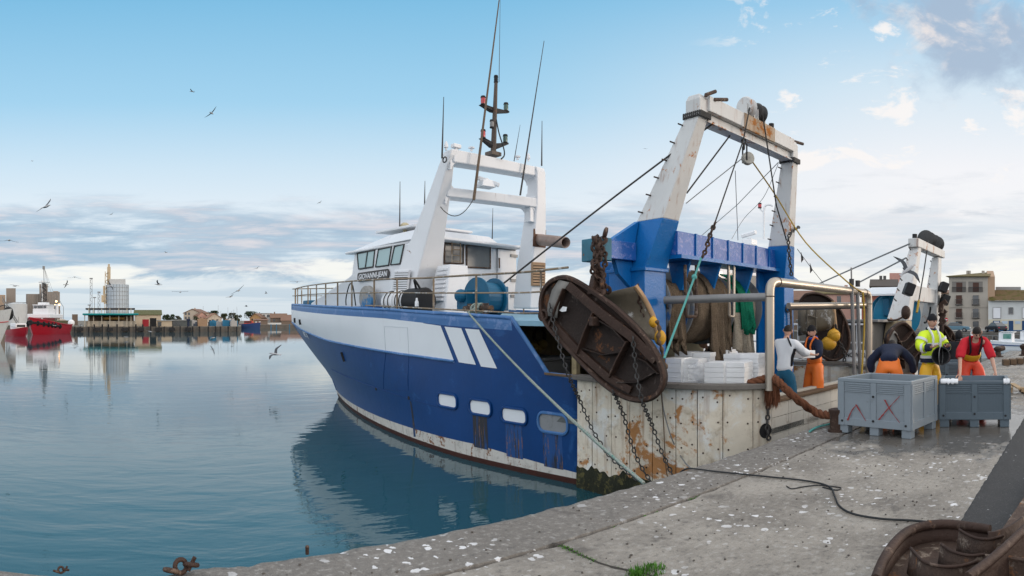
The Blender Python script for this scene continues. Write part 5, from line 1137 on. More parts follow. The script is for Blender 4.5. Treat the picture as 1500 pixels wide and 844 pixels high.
for i in range(900):
    th = r_.uniform(0, 2*PI); q = r_.random()**.5*.11; p = c0+V((q*math.cos(th), q*math.sin(th), r_.uniform(-.03, .04))); L_3 = r_.uniform(.25, .52); sw = V((r_.uniform(-.05, .05), r_.uniform(-.05, .05), -L_3)); s_ = V((.006, -.004, 0))
    mb.add([p-s_, p+s_, p+sw*.6+s_*.8+V((r_.uniform(-.02, .02), 0, 0)), p+sw*.6-s_*.8, p+sw], [(0, 1, 2, 3), (3, 2, 4)])
tag(mb.build('rope_fringe', M['ropebrown']), 'frayed brown rope fringe hanging over the stern corner', 'rope')
mb = MB(); q = on_z(1225, 632, 0); mb.lathe((q.x, q.y, 0), (0, 0, 1), [(0, .13), (.03, .13), (.04, .10), (.26, .10), (.30, .12), (.34, .12), (.36, .05)], 16); tag(mb.build('mooring_post', M['rust'], smooth=40), 'rusty brown mooring post half hidden behind the front fish bin', 'bollard')
rope('thin_rope', [on_z(1186, 632, .02), on_z(1197, 626, .03), on_z(1212, 622, .03), on_z(1228, 618, .05)], .018, M['ropegreen'], 'faded turquoise rope lying on the quay below the brown hawser', 'rope', 5)
# ================================================================ polystyrene fish boxes on the working deck
def stack(px, py, D, n, rot, ztop, where, h=.088, lx=.375, ly=.60):
    q = at(px, py, D); R = Matrix.Rotation(rot, 3, 'Z'); r = random.Random(px)
    nn = n
    for k in range(nn):
        z = ztop-h*(k+.5); c_ = V((q.x+r.uniform(-.008, .008), q.y+r.uniform(-.008, .008), z))
        mb = MB(); hx, hy, hz_ = lx/2-.004, ly/2-.004, h/2-.002
        out = [V((x, y, 0)) for x, y in ((-hx, -hy), (hx, -hy), (hx, hy), (-hx, hy))]
        lvl = [(-hz_, .996), (hz_*.30, 1.0), (hz_*.34, .994), (hz_*.46, .994), (hz_*.5, 1.0), (hz_, 1.0)]
        mb.loft([[c_+R @ V((p.x*s_, p.y*s_, zz)) for p in out] for zz, s_ in lvl])
        o = mb.build('fish_box', M['foam'], bevel=.006)
        on = ['topmost', 'second from top', 'third from top', 'fourth from top', 'fifth from top', 'sixth from top', 'seventh from top', 'eighth from top', 'ninth from top', 'tenth from top', 'eleventh from top', 'third from bottom', 'second from bottom', 'bottom'][k]
        tag(o, 'white polystyrene fish box, %s of the stack %s' % (on, where), 'fish box', 'white fish boxes stacked on the stern deck')
rt = -az(1070)-.30
zf = -.2
def ztop_at(px, py, D): return EYE+(HOR-py)/F*D
for px, py, D, where in ((1053, 530, 10.9, 'at front left'), (1083, 530, 10.95, 'at front right'), (992, 524, 11.3, 'by the blue post'), (1016, 525, 11.35, 'behind the torn plastic'), (1079, 518, 11.75, 'second row, above front right'), (1103, 518, 11.6, 'nearest the pipe frame'), (1008, 515, 12.1, 'back row, left'), (1060, 512, 12.6, 'back row, middle'), (1033, 516, 12.0, 'back row, right of left')):
    zt_ = ztop_at(px, py, D); n = int((zt_-zf)/.088)
    stack(px, py, D, min(n, 14), rt+(.0 if px > 1035 else .05), zt_, where)
# torn clear wrap on the boxes
m, t, bs = new_mat('clear_plastic_wrap'); bs.inputs['Base Color'].default_value = (.85, .87, .9, 1); bs.inputs['Roughness'].default_value = .25; bs.inputs['Alpha'].default_value = .33
mb = MB(); rows = []
for i in range(13):
    row = []
    for k in range(13):
        x = lerp(1008, 1040, i/12); y = lerp(530+10*abs(i/12-.5), 558, k/12); p = at(x, y, 10.72+.05*noise.noise(V((i*.7, k*.6, 2)))+.03*noise.noise(V((i*1.7, k*1.6, 5)))); row.append(p)
    rows.append(row)
mb.grid(rows); tag(mb.build('plastic_wrap', m, smooth=180), 'torn clear plastic wrap clinging to the white fish boxes', 'plastic wrap')
# things on the working deck under the shelter
mb = MB(); q = on_v(805, 536, -1.6); mb.hexa([bl(u, v, z) for z in (-.2, .82) for u in (5.6, 6.5) for v in (-2.1, -1.2)]); mb.hexa([bl(u, v, z) for z in (.82, .90) for u in (5.55, 6.55) for v in (-2.15, -1.15)]); tag(mb.build('deck_bin', M['galv'], bevel=.03), 'grey lidded bin in the dark space under the shelter deck', 'bin')
for i, (x, y, r_) in enumerate(((780, 506, .14), (786, 512, .13), (793, 505, .16), (776, 514, .12))):
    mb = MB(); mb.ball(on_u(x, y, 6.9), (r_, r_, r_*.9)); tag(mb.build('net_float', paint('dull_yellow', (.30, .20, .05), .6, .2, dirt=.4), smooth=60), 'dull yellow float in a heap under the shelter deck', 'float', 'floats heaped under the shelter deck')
mb = MB(); mb.torus(on_u(790, 492, 7.3), (BK.x, BK.y, 0), .2, .05); tag(mb.build('rope_coil', M['wood'], smooth=60), 'coil of brown rope hung on the wall under the shelter deck', 'rope')
mb = MB(); q = [at(x, y, 14.3) for x, y in ((1046, 487), (1094, 497), (1090, 512), (1050, 505))]; mb.prism(q, (.2, .15, 0)); tag(mb.build('tarpaulin', paint('grey_tarpaulin', (.08, .09, .10), .7)), 'dark grey tarpaulin with pale edge behind the net drums', 'tarpaulin')
# life raft canister and black fender on the shelter deck
la, lb = on_v(567, 443, -2.45), on_v(604, 441, -2.35); ax_ = (lb-la).normalized(); L = (lb-la).length
lr = thing('life_raft_canister', 'white life raft canister lashed on deck behind the railing', 'life raft', (la+lb)/2-V((0, 0, .3)))
mb = MB(); mb.lathe(la, ax_, [(0, .20), (.05, .26), (.1, .28), (L/2-.05, .29), (L/2-.04, .32), (L/2+.04, .32), (L/2+.05, .29), (L-.1, .28), (L-.05, .26), (L, .20)], 24); mb.build('canister', M['white_clean'], lr, smooth=35)
for f_ in (.2, .36, .64, .8):
    mb = MB(); mb.torus(la+ax_*L*f_, ax_, .30, .014, 24, 5); mb.build('lashing', M['wire'], lr)
mb = MB(); mb.box((la+lb)/2-V((0, 0, .36)), (.3, L*.8, .10), Matrix.Rotation(math.atan2(ax_.y, ax_.x)-PI/2, 3, 'Z')); mb.build('cradle', M['red'], lr)
fa, fb_ = on_v(601, 442, -2.35), on_v(625, 441, -2.30); ax_ = (fb_-fa).normalized(); L = (fb_-fa).length
mb = MB(); mb.lathe(fa, ax_, [(0, .22), (0, .33), (.04, .36), (L-.04, .36), (L, .33), (L, .22)], 24); tag(mb.build('rubber_fender', M['black'], smooth=35), 'short black cylindrical rubber fender roped to the railing', 'fender')
rope('fender_lashing', [on_v(612, 431, -2.4), on_v(609, 420, -2.45), on_v(607, 410, -2.6), on_v(615, 422, -2.45), on_v(619, 431, -2.4)], .03, M['cable'], 'black rope lashing tied above the rubber fender', 'rope', 4)
mb = MB(); mb.lathe(on_v(610.5, 449, -2.72), (0, 0, 1), [(0, .05), (.12, .05), (.15, .03), (.22, .025)], 10); tag(mb.build('bottle', M['white_clean'], smooth=50), 'small white bottle with red cap before the black fender', 'bottle')
rope('railing_rope', [on_v(507, 447, -2.2), on_v(507, 436, -2.3), on_v(512, 417, -2.3), on_v(517, 420, -2.3), on_v(521, 448, -2.2)], .02, M['cable'], 'black rope looped over the forward railing', 'rope', 5)
# ================================================================ people
def skinned(verts, edges, radii, root=0, sub=2):
    me = bpy.data.meshes.new('sk'); me.from_pydata([tuple(v) for v in verts], edges, []); o = bpy.data.objects.new('sk', me); COL.objects.link(o)
    md = o.modifiers.new('k', 'SKIN'); md.branch_smoothing = .6
    if not me.skin_vertices: me.skin_vertices.new()
    for i, r in enumerate(radii):
        rr = r if isinstance(r, tuple) else (r, r); me.skin_vertices[0].data[i].radius = rr
        me.skin_vertices[0].data[i].use_root = (i == root)
    ms = o.modifiers.new('s', 'SUBSURF'); ms.levels = sub; ms.render_levels = sub
    dg = bpy.context.evaluated_depsgraph_get(); ev = o.evaluated_get(dg); em = ev.to_mesh()
    out = ([v.co.copy() for v in em.vertices], [tuple(f.vertices) for f in em.polygons]); ev.to_mesh_clear()
    bpy.data.objects.remove(o); bpy.data.meshes.remove(me); return out
class Graph:
    def __init__(s): s.v = []; s.e = []; s.r = []; s.ix = {}
    def p(s, name, co, r):
        s.ix[name] = len(s.v); s.v.append(V(co)); s.r.append(r); return s
    def chain(s, *names):
        for a, b in zip(names, names[1:]): s.e.append((s.ix[a], s.ix[b]))
        return s
    def grow(s, root=0, sub=2): return skinned(s.v, s.e, s.r, root, sub)
def head_mesh(mb, c, fwd, up, k=1.0):
    fwd = V(fwd).normalized(); up = V(up); up = (up-fwd*up.dot(fwd)).normalized(); rt = fwd.cross(up)
    R = lambda x, y, z: V(c)+(rt*x+fwd*y+up*z)*k
    rings = []; n = 20; m = 14
    for i in range(m+1):
        th = PI*i/m; z = -.118*math.cos(th); q = max(math.sin(th), 1e-3); ring = []
        t_ = i/m                                           # 0 chin, 1 crown
        wx = lerp(.052, .078, clamp(t_*1.9)); wy = lerp(.078, .098, clamp(t_*1.8))
        for j in range(n):
            a = 2*PI*j/n; x = wx*q*math.cos(a); y = wy*q*math.sin(a)+.006*(1-t_)
            f_ = max(0, math.sin(a))**6
            if .44 < t_ < .60: y += -.008*f_*(abs(math.cos(a)) > .12)      # eye line
            ring.append(R(x, y, z))
        rings.append(ring)
    mb.loft(rings)
    mb.loft([[R(-.010, .092, .030), R(.010, .092, .030), R(.008, .085, .03), R(-.008, .085, .03)], [R(-.014, .112, -.012), R(.014, .112, -.012), R(.016, .085, -.012), R(-.016, .085, -.012)], [R(-.012, .098, -.022), R(.012, .098, -.022), R(.016, .082, -.022), R(-.016, .082, -.022)]])
    for s in (-1, 1):
        mb.ball(R(s*.078, -.004, .004), (.012*k, .026*k, .034*k), 8, 6)
    return R
def face_parts(par, R, k=1.0, beard=False):
    for s in (-1, 1):
        mb = MB(); mb.ball(R(s*.031, .083, .018), .0125*k, 8, 6); mb.build('eye', M['black'], par, smooth=60)
        mb = MB(); mb.tube([R(s*.014, .091, .037), R(s*.032, .091, .042), R(s*.050, .078, .036)], .0055*k, 5); mb.build('eyebrow', M['hair'], par, smooth=60)
    mb = MB(); mb.tube([R(-.022, .083, -.052), R(0, .090, -.050), R(.022, .083, -.052)], .0055*k, 5); mb.build('mouth', paint('lips', (.26, .09, .07), .5), par, smooth=60)
    if beard:
        mb = MB(); rows = []
        for i in range(7):
            z = lerp(-.105, -.030, i/6); q = math.sqrt(max(.02, 1-(z/.118)**2)); rows.append([R((.062*q+.006)*math.cos(a), (.088*q+.010)*math.sin(a)+.003, z) for a in [lerp(.05, PI-.05, j/14) for j in range(15)]])
        mb.grid(rows[:3]); mb.build('beard', M['hair'], par, smooth=60)
def cap_shell(par, R, name, mt, zmin_f, zmin_b, g=1.12, top=.0, k=1.0, n=24, m=9):
    mb = MB(); rings = []
    for i in range(m+1):
        ring = []
        for j in range(n):
            a = 2*PI*j/n; zm = lerp(zmin_b, zmin_f, .5+.5*math.sin(a)); z = lerp(zm, .118, 1-(1-i/m)**1.4); q = math.sqrt(max(.0, 1-(z/.1185)**2))
            ring.append(R(.078*q*g*math.cos(a), .097*q*g*math.sin(a)-.002, z*(1.0 if z < 0 else g)+top*(i/m)))
        rings.append(ring)
    mb.loft(rings); return mb.build(name, mt, par, smooth=70)
def hand(g, pre, wrist, el, toward=None, curl=.5, thumb_side=None, s=1.0):
    """palm, four bent fingers and a thumb added to a body graph"""
    d = (V(wrist)-V(el)).normalized() if toward is None else V(toward).normalized()
    side = V(thumb_side) if thumb_side is not None else d.cross(V((0, 0, 1))); side = (side-d*side.dot(d)).normalized(); pal = d.cross(side)
    g.p(pre+'palm', V(wrist)+d*.055*s, (.036*s, .020*s)); g.chain(pre+'wrist', pre+'palm')
    for i in range(4):
        off = (1.5-i)*.020*s; ln = (.070, .080, .076, .060)[i]*s; b = V(wrist)+d*.095*s+side*off
        g.p(pre+'k%d' % i, b, .0105*s); m_ = b+d*ln*.5*math.cos(curl*.6)-pal*ln*.5*math.sin(curl*.6); g.p(pre+'m%d' % i, m_, .0095*s)
        g.p(pre+'t%d' % i, m_+d*ln*.5*math.cos(curl*1.6)-pal*ln*.5*math.sin(curl*1.6), .0075*s); g.chain(pre+'palm', pre+'k%d' % i, pre+'m%d' % i, pre+'t%d' % i)
    b = V(wrist)+d*.045*s+side*.040*s; g.p(pre+'th0', b, .012*s); g.p(pre+'th1', b+(d*.7+side*.6-pal*.4)*.04*s, .010*s); g.p(pre+'th2', b+(d*1.0+side*.5-pal*.7)*.065*s, .008*s); g.chain(pre+'palm', pre+'th0', pre+'th1', pre+'th2')
def person(label, J, look, wear, root_loc, hands=None, sole=None):
    """J: joints pelvis, spine, chest, neck, head and l/r sh, el, wr, hip, kn, an, toe"""
    P = thing('person', label, 'person', root_loc)
    up = (V(J['head'])-V(J['neck'])).normalized()
    g = Graph()
    g.p('pelvis', J['pelvis'], (.135, .10)); g.p('spine', J['spine'], (.125, .09)); g.p('chest', J['chest'], (.15, .10)); g.p('neckb', J['neck'], .060); g.p('neckt', V(J['neck']).lerp(V(J['head']), .62), .052)
    g.chain('pelvis', 'spine', 'chest', 'neckb', 'neckt')
    for s in 'lr':
        g.p(s+'sh', J[s+'sh'], .062); g.p(s+'el', J[s+'el'], .043); g.p(s+'wrist', J[s+'wr'], .029); g.chain('chest', s+'sh', s+'el', s+'wrist')
        h = (hands or {}).get(s, {}); hand(g, s, J[s+'wr'], J[s+'el'], **h)
        g.p(s+'hip', J[s+'hip'], .088); g.p(s+'kn', J[s+'kn'], .058); g.p(s+'an', J[s+'an'], .042); g.p(s+'toe', J[s+'toe'], .036); g.chain('pelvis', s+'hip', s+'kn', s+'an', s+'toe')
    mb = MB(); v, f = g.grow(); mb.add(v, f); R = head_mesh(mb, V(J['head']), look, up)
    body = mb.build('body', M['skin'], P, smooth=180); face_parts(P, R, beard=wear.get('beard', False))
    if wear.get('hat'): cap_shell(P, R, 'knitted_cap', wear['hat'], .035, -.02, 1.16, .012)
    else: cap_shell(P, R, 'hair', wear.get('hair', M['hair']), .055, -.06, 1.08)
    # garments: the same skeleton, a little thicker, cut at the cuffs
    def garment(name, pts, mt, dr=.018, sub=2, fold=.009):
        q = Graph()
        for nm, co, r in pts['p']: q.p(nm, co, (r[0]+dr, r[1]+dr) if isinstance(r, tuple) else r+dr)
        for c_ in pts['c']: q.chain(*c_)
        v, f = q.grow(0, sub); rs = random.Random(len(v))
        v = [p+V((noise.noise(p*9), noise.noise(p*9+V((7, 0, 0))), noise.noise(p*11+V((0, 9, 0)))*.5))*fold*2 for p in v]
        b = MB(); b.add(v, f); return b.build(name, mt, P, smooth=180)
    tp = {'p': [('a', V(J['pelvis'])+(V(J['pelvis'])-V(J['spine']))*.25, (.145, .115)), ('a2', V(J['pelvis']).lerp(V(J['spine']), .4), (.140, .11)), ('s', J['spine'], (.135, .105)), ('c', J['chest'], (.155, .11)), ('n', V(J['chest']).lerp(V(J['neck']), .88), .072)], 'c': [('a', 'a2', 's', 'c', 'n')]}
    for s in 'lr':
        cuff = V(J[s+'el']).lerp(V(J[s+'wr']), wear.get('cuff', .86))
        tp['p'] += [(s+'sh', J[s+'sh'], .072), (s+'m', V(J[s+'sh']).lerp(V(J[s+'el']), .5), .062), (s+'el', J[s+'el'], .054), (s+'w', cuff, .042)]; tp['c'] += [('c', s+'sh', s+'m', s+'el', s+'w')]
    top = garment('jacket' if wear.get('jacket') else 'sweater', tp, wear['top'], wear.get('tdr', .016))
    lg = {'p': [('a', V(J['pelvis']).lerp(V(J['spine']), wear.get('waist', .55)), (.155, .125)), ('p', J['pelvis'], (.155, .12))], 'c': [('a', 'p')]}
    for s in 'lr':
        lg['p'] += [(s+'h', V(J[s+'hip'])+(V(J[s+'kn'])-V(J[s+'hip']))*.15, .098), (s+'t', V(J[s+'hip']).lerp(V(J[s+'kn']), .55), .086), (s+'k', J[s+'kn'], .074), (s+'q', V(J[s+'kn']).lerp(V(J[s+'an']), .9), .072)]; lg['c'] += [('p', s+'h', s+'t', s+'k', s+'q')]
    garment('trousers', lg, wear['legs'], wear.get('ldr', .016), fold=.008)
    if wear.get('bib'):
        bp = {'p': [('a', V(J['pelvis']).lerp(V(J['spine']), .1), (.175, .14)), ('b', V(J['pelvis']).lerp(V(J['spine']), .7), (.170, .14)), ('c', V(J['spine']).lerp(V(J['chest']), wear.get('bibtop', .45)), (.165, .135))], 'c': [('a', 'b', 'c')]}
        garment('bib', bp, wear['bib'], .018)
        back = (V(J['chest'])-V(look).normalized()*0)
        n_ = wear['front']; n_ = V(n_).normalized()
        for s in 'lr':
            sh = V(J[s+'sh']).lerp(V(J['neck']), .42)+(up*.075); c0 = V(J['spine']).lerp(V(J['chest']), .5); lat = (V(J[s+'sh'])-V(J['chest']))*.45
            mb = MB(); mb.tube(crv([c0+lat+n_*.150, V(J['chest'])+lat+n_*.150, sh+n_*.02, V(J['chest'])+lat*.7-n_*.150, c0+lat*.5-n_*.150], 5), .020, 6); mb.build('strap', wear.get('strap', wear['bib']), P, smooth=60)
    for s in 'lr':
        mb = MB(); an, to = V(J[s+'an']), V(J[s+'toe']); d = (to-an); d.z = 0; d.normalize(); w_ = V((-d.y, d.x, 0)); z0 = min(an.z, to.z)-.05
        rows = []
        for q, wd, ht in ((-.09, .040, .10), (-.05, .055, .34), (.02, .055, .34), (.07, .055, .14), (.15, .055, .10), (.20, .035, .06)):
            c_ = an+d*q; rows.append([V((c_.x, c_.y, z0))-w_*wd, V((c_.x, c_.y, z0))+w_*wd, V((c_.x, c_.y, z0+ht))+w_*wd*.8, V((c_.x, c_.y, z0+ht))-w_*wd*.8])
        mb.loft(rows); mb.build('boot', wear.get('boot', M['black']), P, sub=1, smooth=180)
    if wear.get('collar'):
        mb = MB(); nb = V(J['neck']); mb.torus(nb+up*.015, up, .072, .028, 18, 8); mb.build('collar', wear['collar'], P, smooth=60)
    return P, R
def frame_of(yaw): f = V((math.sin(yaw), math.cos(yaw), 0)); return f, V((f.y, -f.x, 0))     # facing, right hand side
def stand(base, yaw, H, lean=0.0, head_down=.15, hipw=.10, stance=.13, arms=None, knee=.03, twist=0):
    """standing joints for a person of height H with the trunk bent forward by lean"""
    f, r = frame_of(yaw); f2, r2 = frame_of(yaw+twist); b = V(base); k = H/1.75; Z = V((0, 0, 1))
    ax_ = lambda t_: (Z*math.cos(lean*t_)+f2*math.sin(lean*t_))
    J = {}; J['pelvis'] = b+Z*.95*k-f*.04*lean*2
    J['spine'] = J['pelvis']+ax_(.8)*.20*k; J['chest'] = J['spine']+ax_(1.0)*.23*k; J['neck'] = J['chest']+ax_(1.05)*.17*k
    hd = lean*1.0+head_down; J['head'] = J['neck']+(Z*math.cos(hd*.8)+f2*math.sin(hd*.8))*.155*k
    for s, q in (('l', -1), ('r', 1)):
        J[s+'sh'] = J['chest']+ax_(1)*.10*k+r2*q*.185*k; J[s+'hip'] = J['pelvis']-Z*.04+r*q*hipw*k
        J[s+'kn'] = b+Z*.50*k+r*q*stance+f*knee; J[s+'an'] = b+Z*.085+r*q*stance*1.05-f*.02; J[s+'toe'] = J[s+'an']+f*.13+r*q*.03-Z*.035
        if arms and s in arms:
            J[s+'el'] = J[s+'sh']+arms[s][0][0]*r*k+arms[s][0][1]*f*k+arms[s][0][2]*Z*k; J[s+'wr'] = J[s+'el']+arms[s][1][0]*r*k+arms[s][1][1]*f*k+arms[s][1][2]*Z*k
        else: J[s+'el'] = J[s+'sh']+r*q*.06-Z*.28*k; J[s+'wr'] = J[s+'el']+f*.06-Z*.25*k
    return J, f, r, f2
# man in white, back towards us, handing a box over to the right
yawr = lambda px, turn: az(px)+turn
pw = at(1150, 570, 11.3); pw.z = -.2
y1 = az(1150)+.55
J, f, r, f2 = stand(pw, y1, 1.76, .10, .35, arms={'l': ((-.02, .22, -.20), (.16, .22, -.04)), 'r': ((.08, .20, -.20), (.06, .25, -.05))})
box_c = J['chest']+f*.56-V((0, 0, .26))+r*.06
P, R = person('man with dark hair in white and black sweater and blue trousers, passing a white box', J, (f*.75+V((0, 0, -.45))-r*.25), dict(top=M['whitecloth'], legs=M['jeans'], hair=M['hair'], tdr=.040, ldr=.040, waist=.35, cuff=.62), pw, hands={'l': dict(curl=.5), 'r': dict(curl=.5)})
mb = MB()
for s, q in (('r', 1),):
    a = V(J['neck'])+r*.06-f*.05; b = V(J[s+'sh'])-f*.085; c_ = V(J['spine'])+r*q*.155-f*.02; mb.tube(crv([a+V((0, 0, .02)), b.lerp(a, .4)-f*.05, V(J['chest'])+r*.165-f*.07, c_], 6), .016, 6)
mb.build('side_stripe', M['blackcloth'], P, smooth=60)
q = V(J['spine'])
mb = MB(); mb.tube([V(J['rsh'])+r*.03-V((0, 0, .12))-f*.04, q+r*.155+V((0, 0, .04))-f*.01, V(J['pelvis'])+r*.150+V((0, 0, .08))-f*.01], [.035, .040, .03], 8); mb.build('side_panel', M['blackcloth'], P, smooth=60)
mb = MB(); mb.tube([V(J['lsh'])-r*.02-V((0, 0, .16)), q-r*.150+V((0, 0, .02)), q-r*.150-V((0, 0, .10))], [.02, .03, .02], 8); mb.build('side_panel', M['blackcloth'], P, smooth=60)
# man in orange bib facing him
po = at(1193, 565, 12.4); po.z = -.2
y2 = az(1193)-2.25
J2, f_, r_2, _ = stand(po, y2, 1.72, .06, .25, stance=.15, arms={'l': ((-.10, .08, -.27), (.14, .20, -.03)), 'r': ((.10, .08, -.27), (-.14, .20, -.03))})
P2o, R2 = person('bearded fisherman in orange oilskin bib and dark knitted cap, receiving a white box', J2, f_-V((0, 0, .25)), dict(top=M['navy'], legs=M['orange'], bib=M['orange'], front=f_, hat=M['blackcloth'], beard=True, collar=paint('blue_collar', (.02, .07, .35), .8), strap=M['orange'], tdr=.040, ldr=.055, waist=.9, jacket=True), po)
mid = (V(J2['lwr'])+V(J2['rwr']))/2+f_*.18; wm = (V(J['lwr'])+V(J['rwr']))/2
bc = (mid+wm)/2
mb = MB(); mb.box(bc+V((0, 0, .03)), (.52, .36, .15), Matrix.Rotation(-y1-.3, 3, 'Z')); tag(mb.build('fish_box', M['foam'], bevel=.012), 'white polystyrene fish box held between the two men on deck', 'fish box', 'white fish boxes stacked on the stern deck')
# someone in dark clothes bending behind the boxes
pd_ = at(1062, 560, 13.4); pd_.z = -.2; yd_ = az(1062)-1.75
J3, f3, r3, _ = stand(pd_, yd_, 1.72, 1.02, -.15, arms={'l': ((-.05, .12, -.26), (.0, .12, -.2)), 'r': ((.05, .12, -.26), (0, .12, -.2))})
person('person in dark clothes and black cap bending over behind the white boxes', J3, f3-V((0, 0, .5)), dict(top=M['blackcloth'], legs=M['navy'], hat=M['blackcloth'], tdr=.03), pd_)
# orange trousers bent over behind the front bin, back towards us
pb = at(1303, 560, 10.55); pb.z = 0
yb_ = az(1303)+.08
J4, f4, r4, _ = stand(pb, yb_, 1.80, 1.30, .35, hipw=.11, stance=.16, arms={'l': ((-.20, .02, -.24), (.03, .06, -.24)), 'r': ((.20, .02, -.24), (.02, .06, -.24))})
person('man in orange oilskin trousers bent over behind the front grey bin, seen from behind', J4, f4-V((0, 0, .8)), dict(top=M['navy'], legs=M['orange'], hair=M['hair'], tdr=.034, ldr=.06, jacket=True, waist=.75), pb)
# man in hi-vis jacket with the black bucket
ph = at(1362, 560, 10.75); ph.z = 0; yh = az(1362)+2.35
J5, f5, r5, _ = stand(ph, yh, 1.735, .05, .22, arms={'l': ((-.12, .08, -.26), (.12, .16, .02)), 'r': ((.16, .04, -.27), (-.06, .22, .03))})
P5, R5 = person('older man in yellow hi-vis jacket and black knitted cap holding a black bucket', J5, f5+V((0, 0, -.18)), dict(top=M['hivis'], legs=M['yelskin'], hat=M['blackcloth'], collar=M['navy'], tdr=.050, ldr=.045, cuff=.80, jacket=True), ph)
for z0, z1 in ((-.12, -.07), (.12, .16)):
    c_ = V(J5['spine']); mb = MB()
    mb.loft([[c_+r5*(.192*math.cos(a))+f5*(.162*math.sin(a))+V((0, 0, z)) for a in [2*PI*k/20 for k in range(20)]] for z in (z0, z1)], True, False); mb.build('reflective_band', M['reflect'], P5, smooth=60)
for s in 'lr':
    for t0 in (.35, .85):
        a, b = V(J5[s+'sh']), V(J5[s+'el'])
        if t0 > .5: a, b = V(J5[s+'el']), V(J5[s+'wr'])
        p = a.lerp(b, .45); d = (b-a).normalized(); mb = MB(); mb.lathe(p-d*.025, d, [(0, .112 if t0 < .5 else .095), (.05, .112 if t0 < .5 else .095)], 16, False); mb.build('reflective_band', M['reflect'], P5, smooth=60)
    mb = MB(); q = V(J5[s+'el']).lerp(V(J5[s+'wr']), .82); d = (V(J5[s+'wr'])-V(J5[s+'el'])).normalized(); mb.lathe(q-d*.03, d, [(0, .07), (.09, .066)], 14); mb.build('cuff', M['navy'], P5, smooth=60)
    mb = MB(); a = V(J5[s+'sh'])*1; mb.tube(crv([V(J5['spine'])+(a-V(J5['chest']))*.55+f5*.165+V((0, 0, .02)), V(J5['chest'])+(a-V(J5['chest']))*.5+f5*.155, a.lerp(V(J5['neck']), .45)+V((0, 0, .085))+f5*.03], 5), .022, 5); mb.build('reflective_band', M['reflect'], P5, smooth=60)
rings = [[V(J5['pelvis'])+r5*(.185*math.cos(a))+f5*(.160*math.sin(a))+V((0, 0, z)) for a in [2*PI*k/20 for k in range(20)]] for z in (.0, .10)]
mb = MB(); mb.loft(rings, True, False); mb.build('jacket_hem', M['navy'], P5, smooth=60)
# bucket
hb2 = (V(J5['rwr'])+V(J5['lwr']))/2+f5*.10-V((0, 0, .17)); axb = (V((-.80, -.62, .12))).normalized(); axb = (V((0, 0, EYE))-hb2).normalized()*.75+r5*.3+V((0, 0, .1)); axb.normalize()
bkt = thing('bucket', 'black plastic bucket tipped towards us in the hands of the hi-vis man', 'bucket', hb2)
mb = MB(); mb.lathe(hb2-axb*.17, axb, [(0, .02), (0, .115), (.30, .155), (.31, .165), (.335, .165), (.335, .148), (.31, .148), (.02, .108), (.02, .005)], 26); mb.build('bucket_body', M['black'], bkt, smooth=40)
mb = MB(); mb.torus(hb2+axb*.14, (V((0, 0, 1)).cross(axb)), .165, .006, 18, 5); mb.build('handle', M['galv'], bkt)
# man in red bent into the second bin
pr = at(1423, 560, 10.9); pr.z = 0; yr_ = az(1423)+2.95
J6, f6, r6, _ = stand(pr, yr_, 1.80, .92, .05, hipw=.11, stance=.17, arms={'l': ((-.10, .06, -.28), (-.04, .10, -.24)), 'r': ((.10, .10, -.26), (.02, .13, -.27))})
person('man in red sweater and red and yellow oilskins leaning into the second bin', J6, f6*.8-V((0, 0, .75))-r6*.1, dict(top=M['redcloth'], legs=M['redorange'], bib=M['yelskin'], front=f6*.5-V((0, 0, .8)), hair=M['hair'], strap=M['blackcloth'], tdr=.040, ldr=.05, cuff=.12, bibtop=.3, beard=True), pr, hands={'l': dict(curl=.3), 'r': dict(curl=.3)})
# hooded figure in black farther along the quay
pk = at(1401, 560, 15.6); pk.z = -.38; yk = az(1401)+.3
J7, f7, r7, _ = stand(pk, yk, 1.76, .35, .2)
PK, RK = person('person in a black hooded coat seen from behind beyond the hi-vis man', J7, f7-V((0, 0, .2)), dict(top=M['blackcloth'], legs=M['blackcloth'], hat=M['blackcloth'], tdr=.07, ldr=.05, jacket=True, collar=M['blackcloth']), pk)
cap_shell(PK, RK, 'hood', M['blackcloth'], .02, -.13, 1.35, .01)
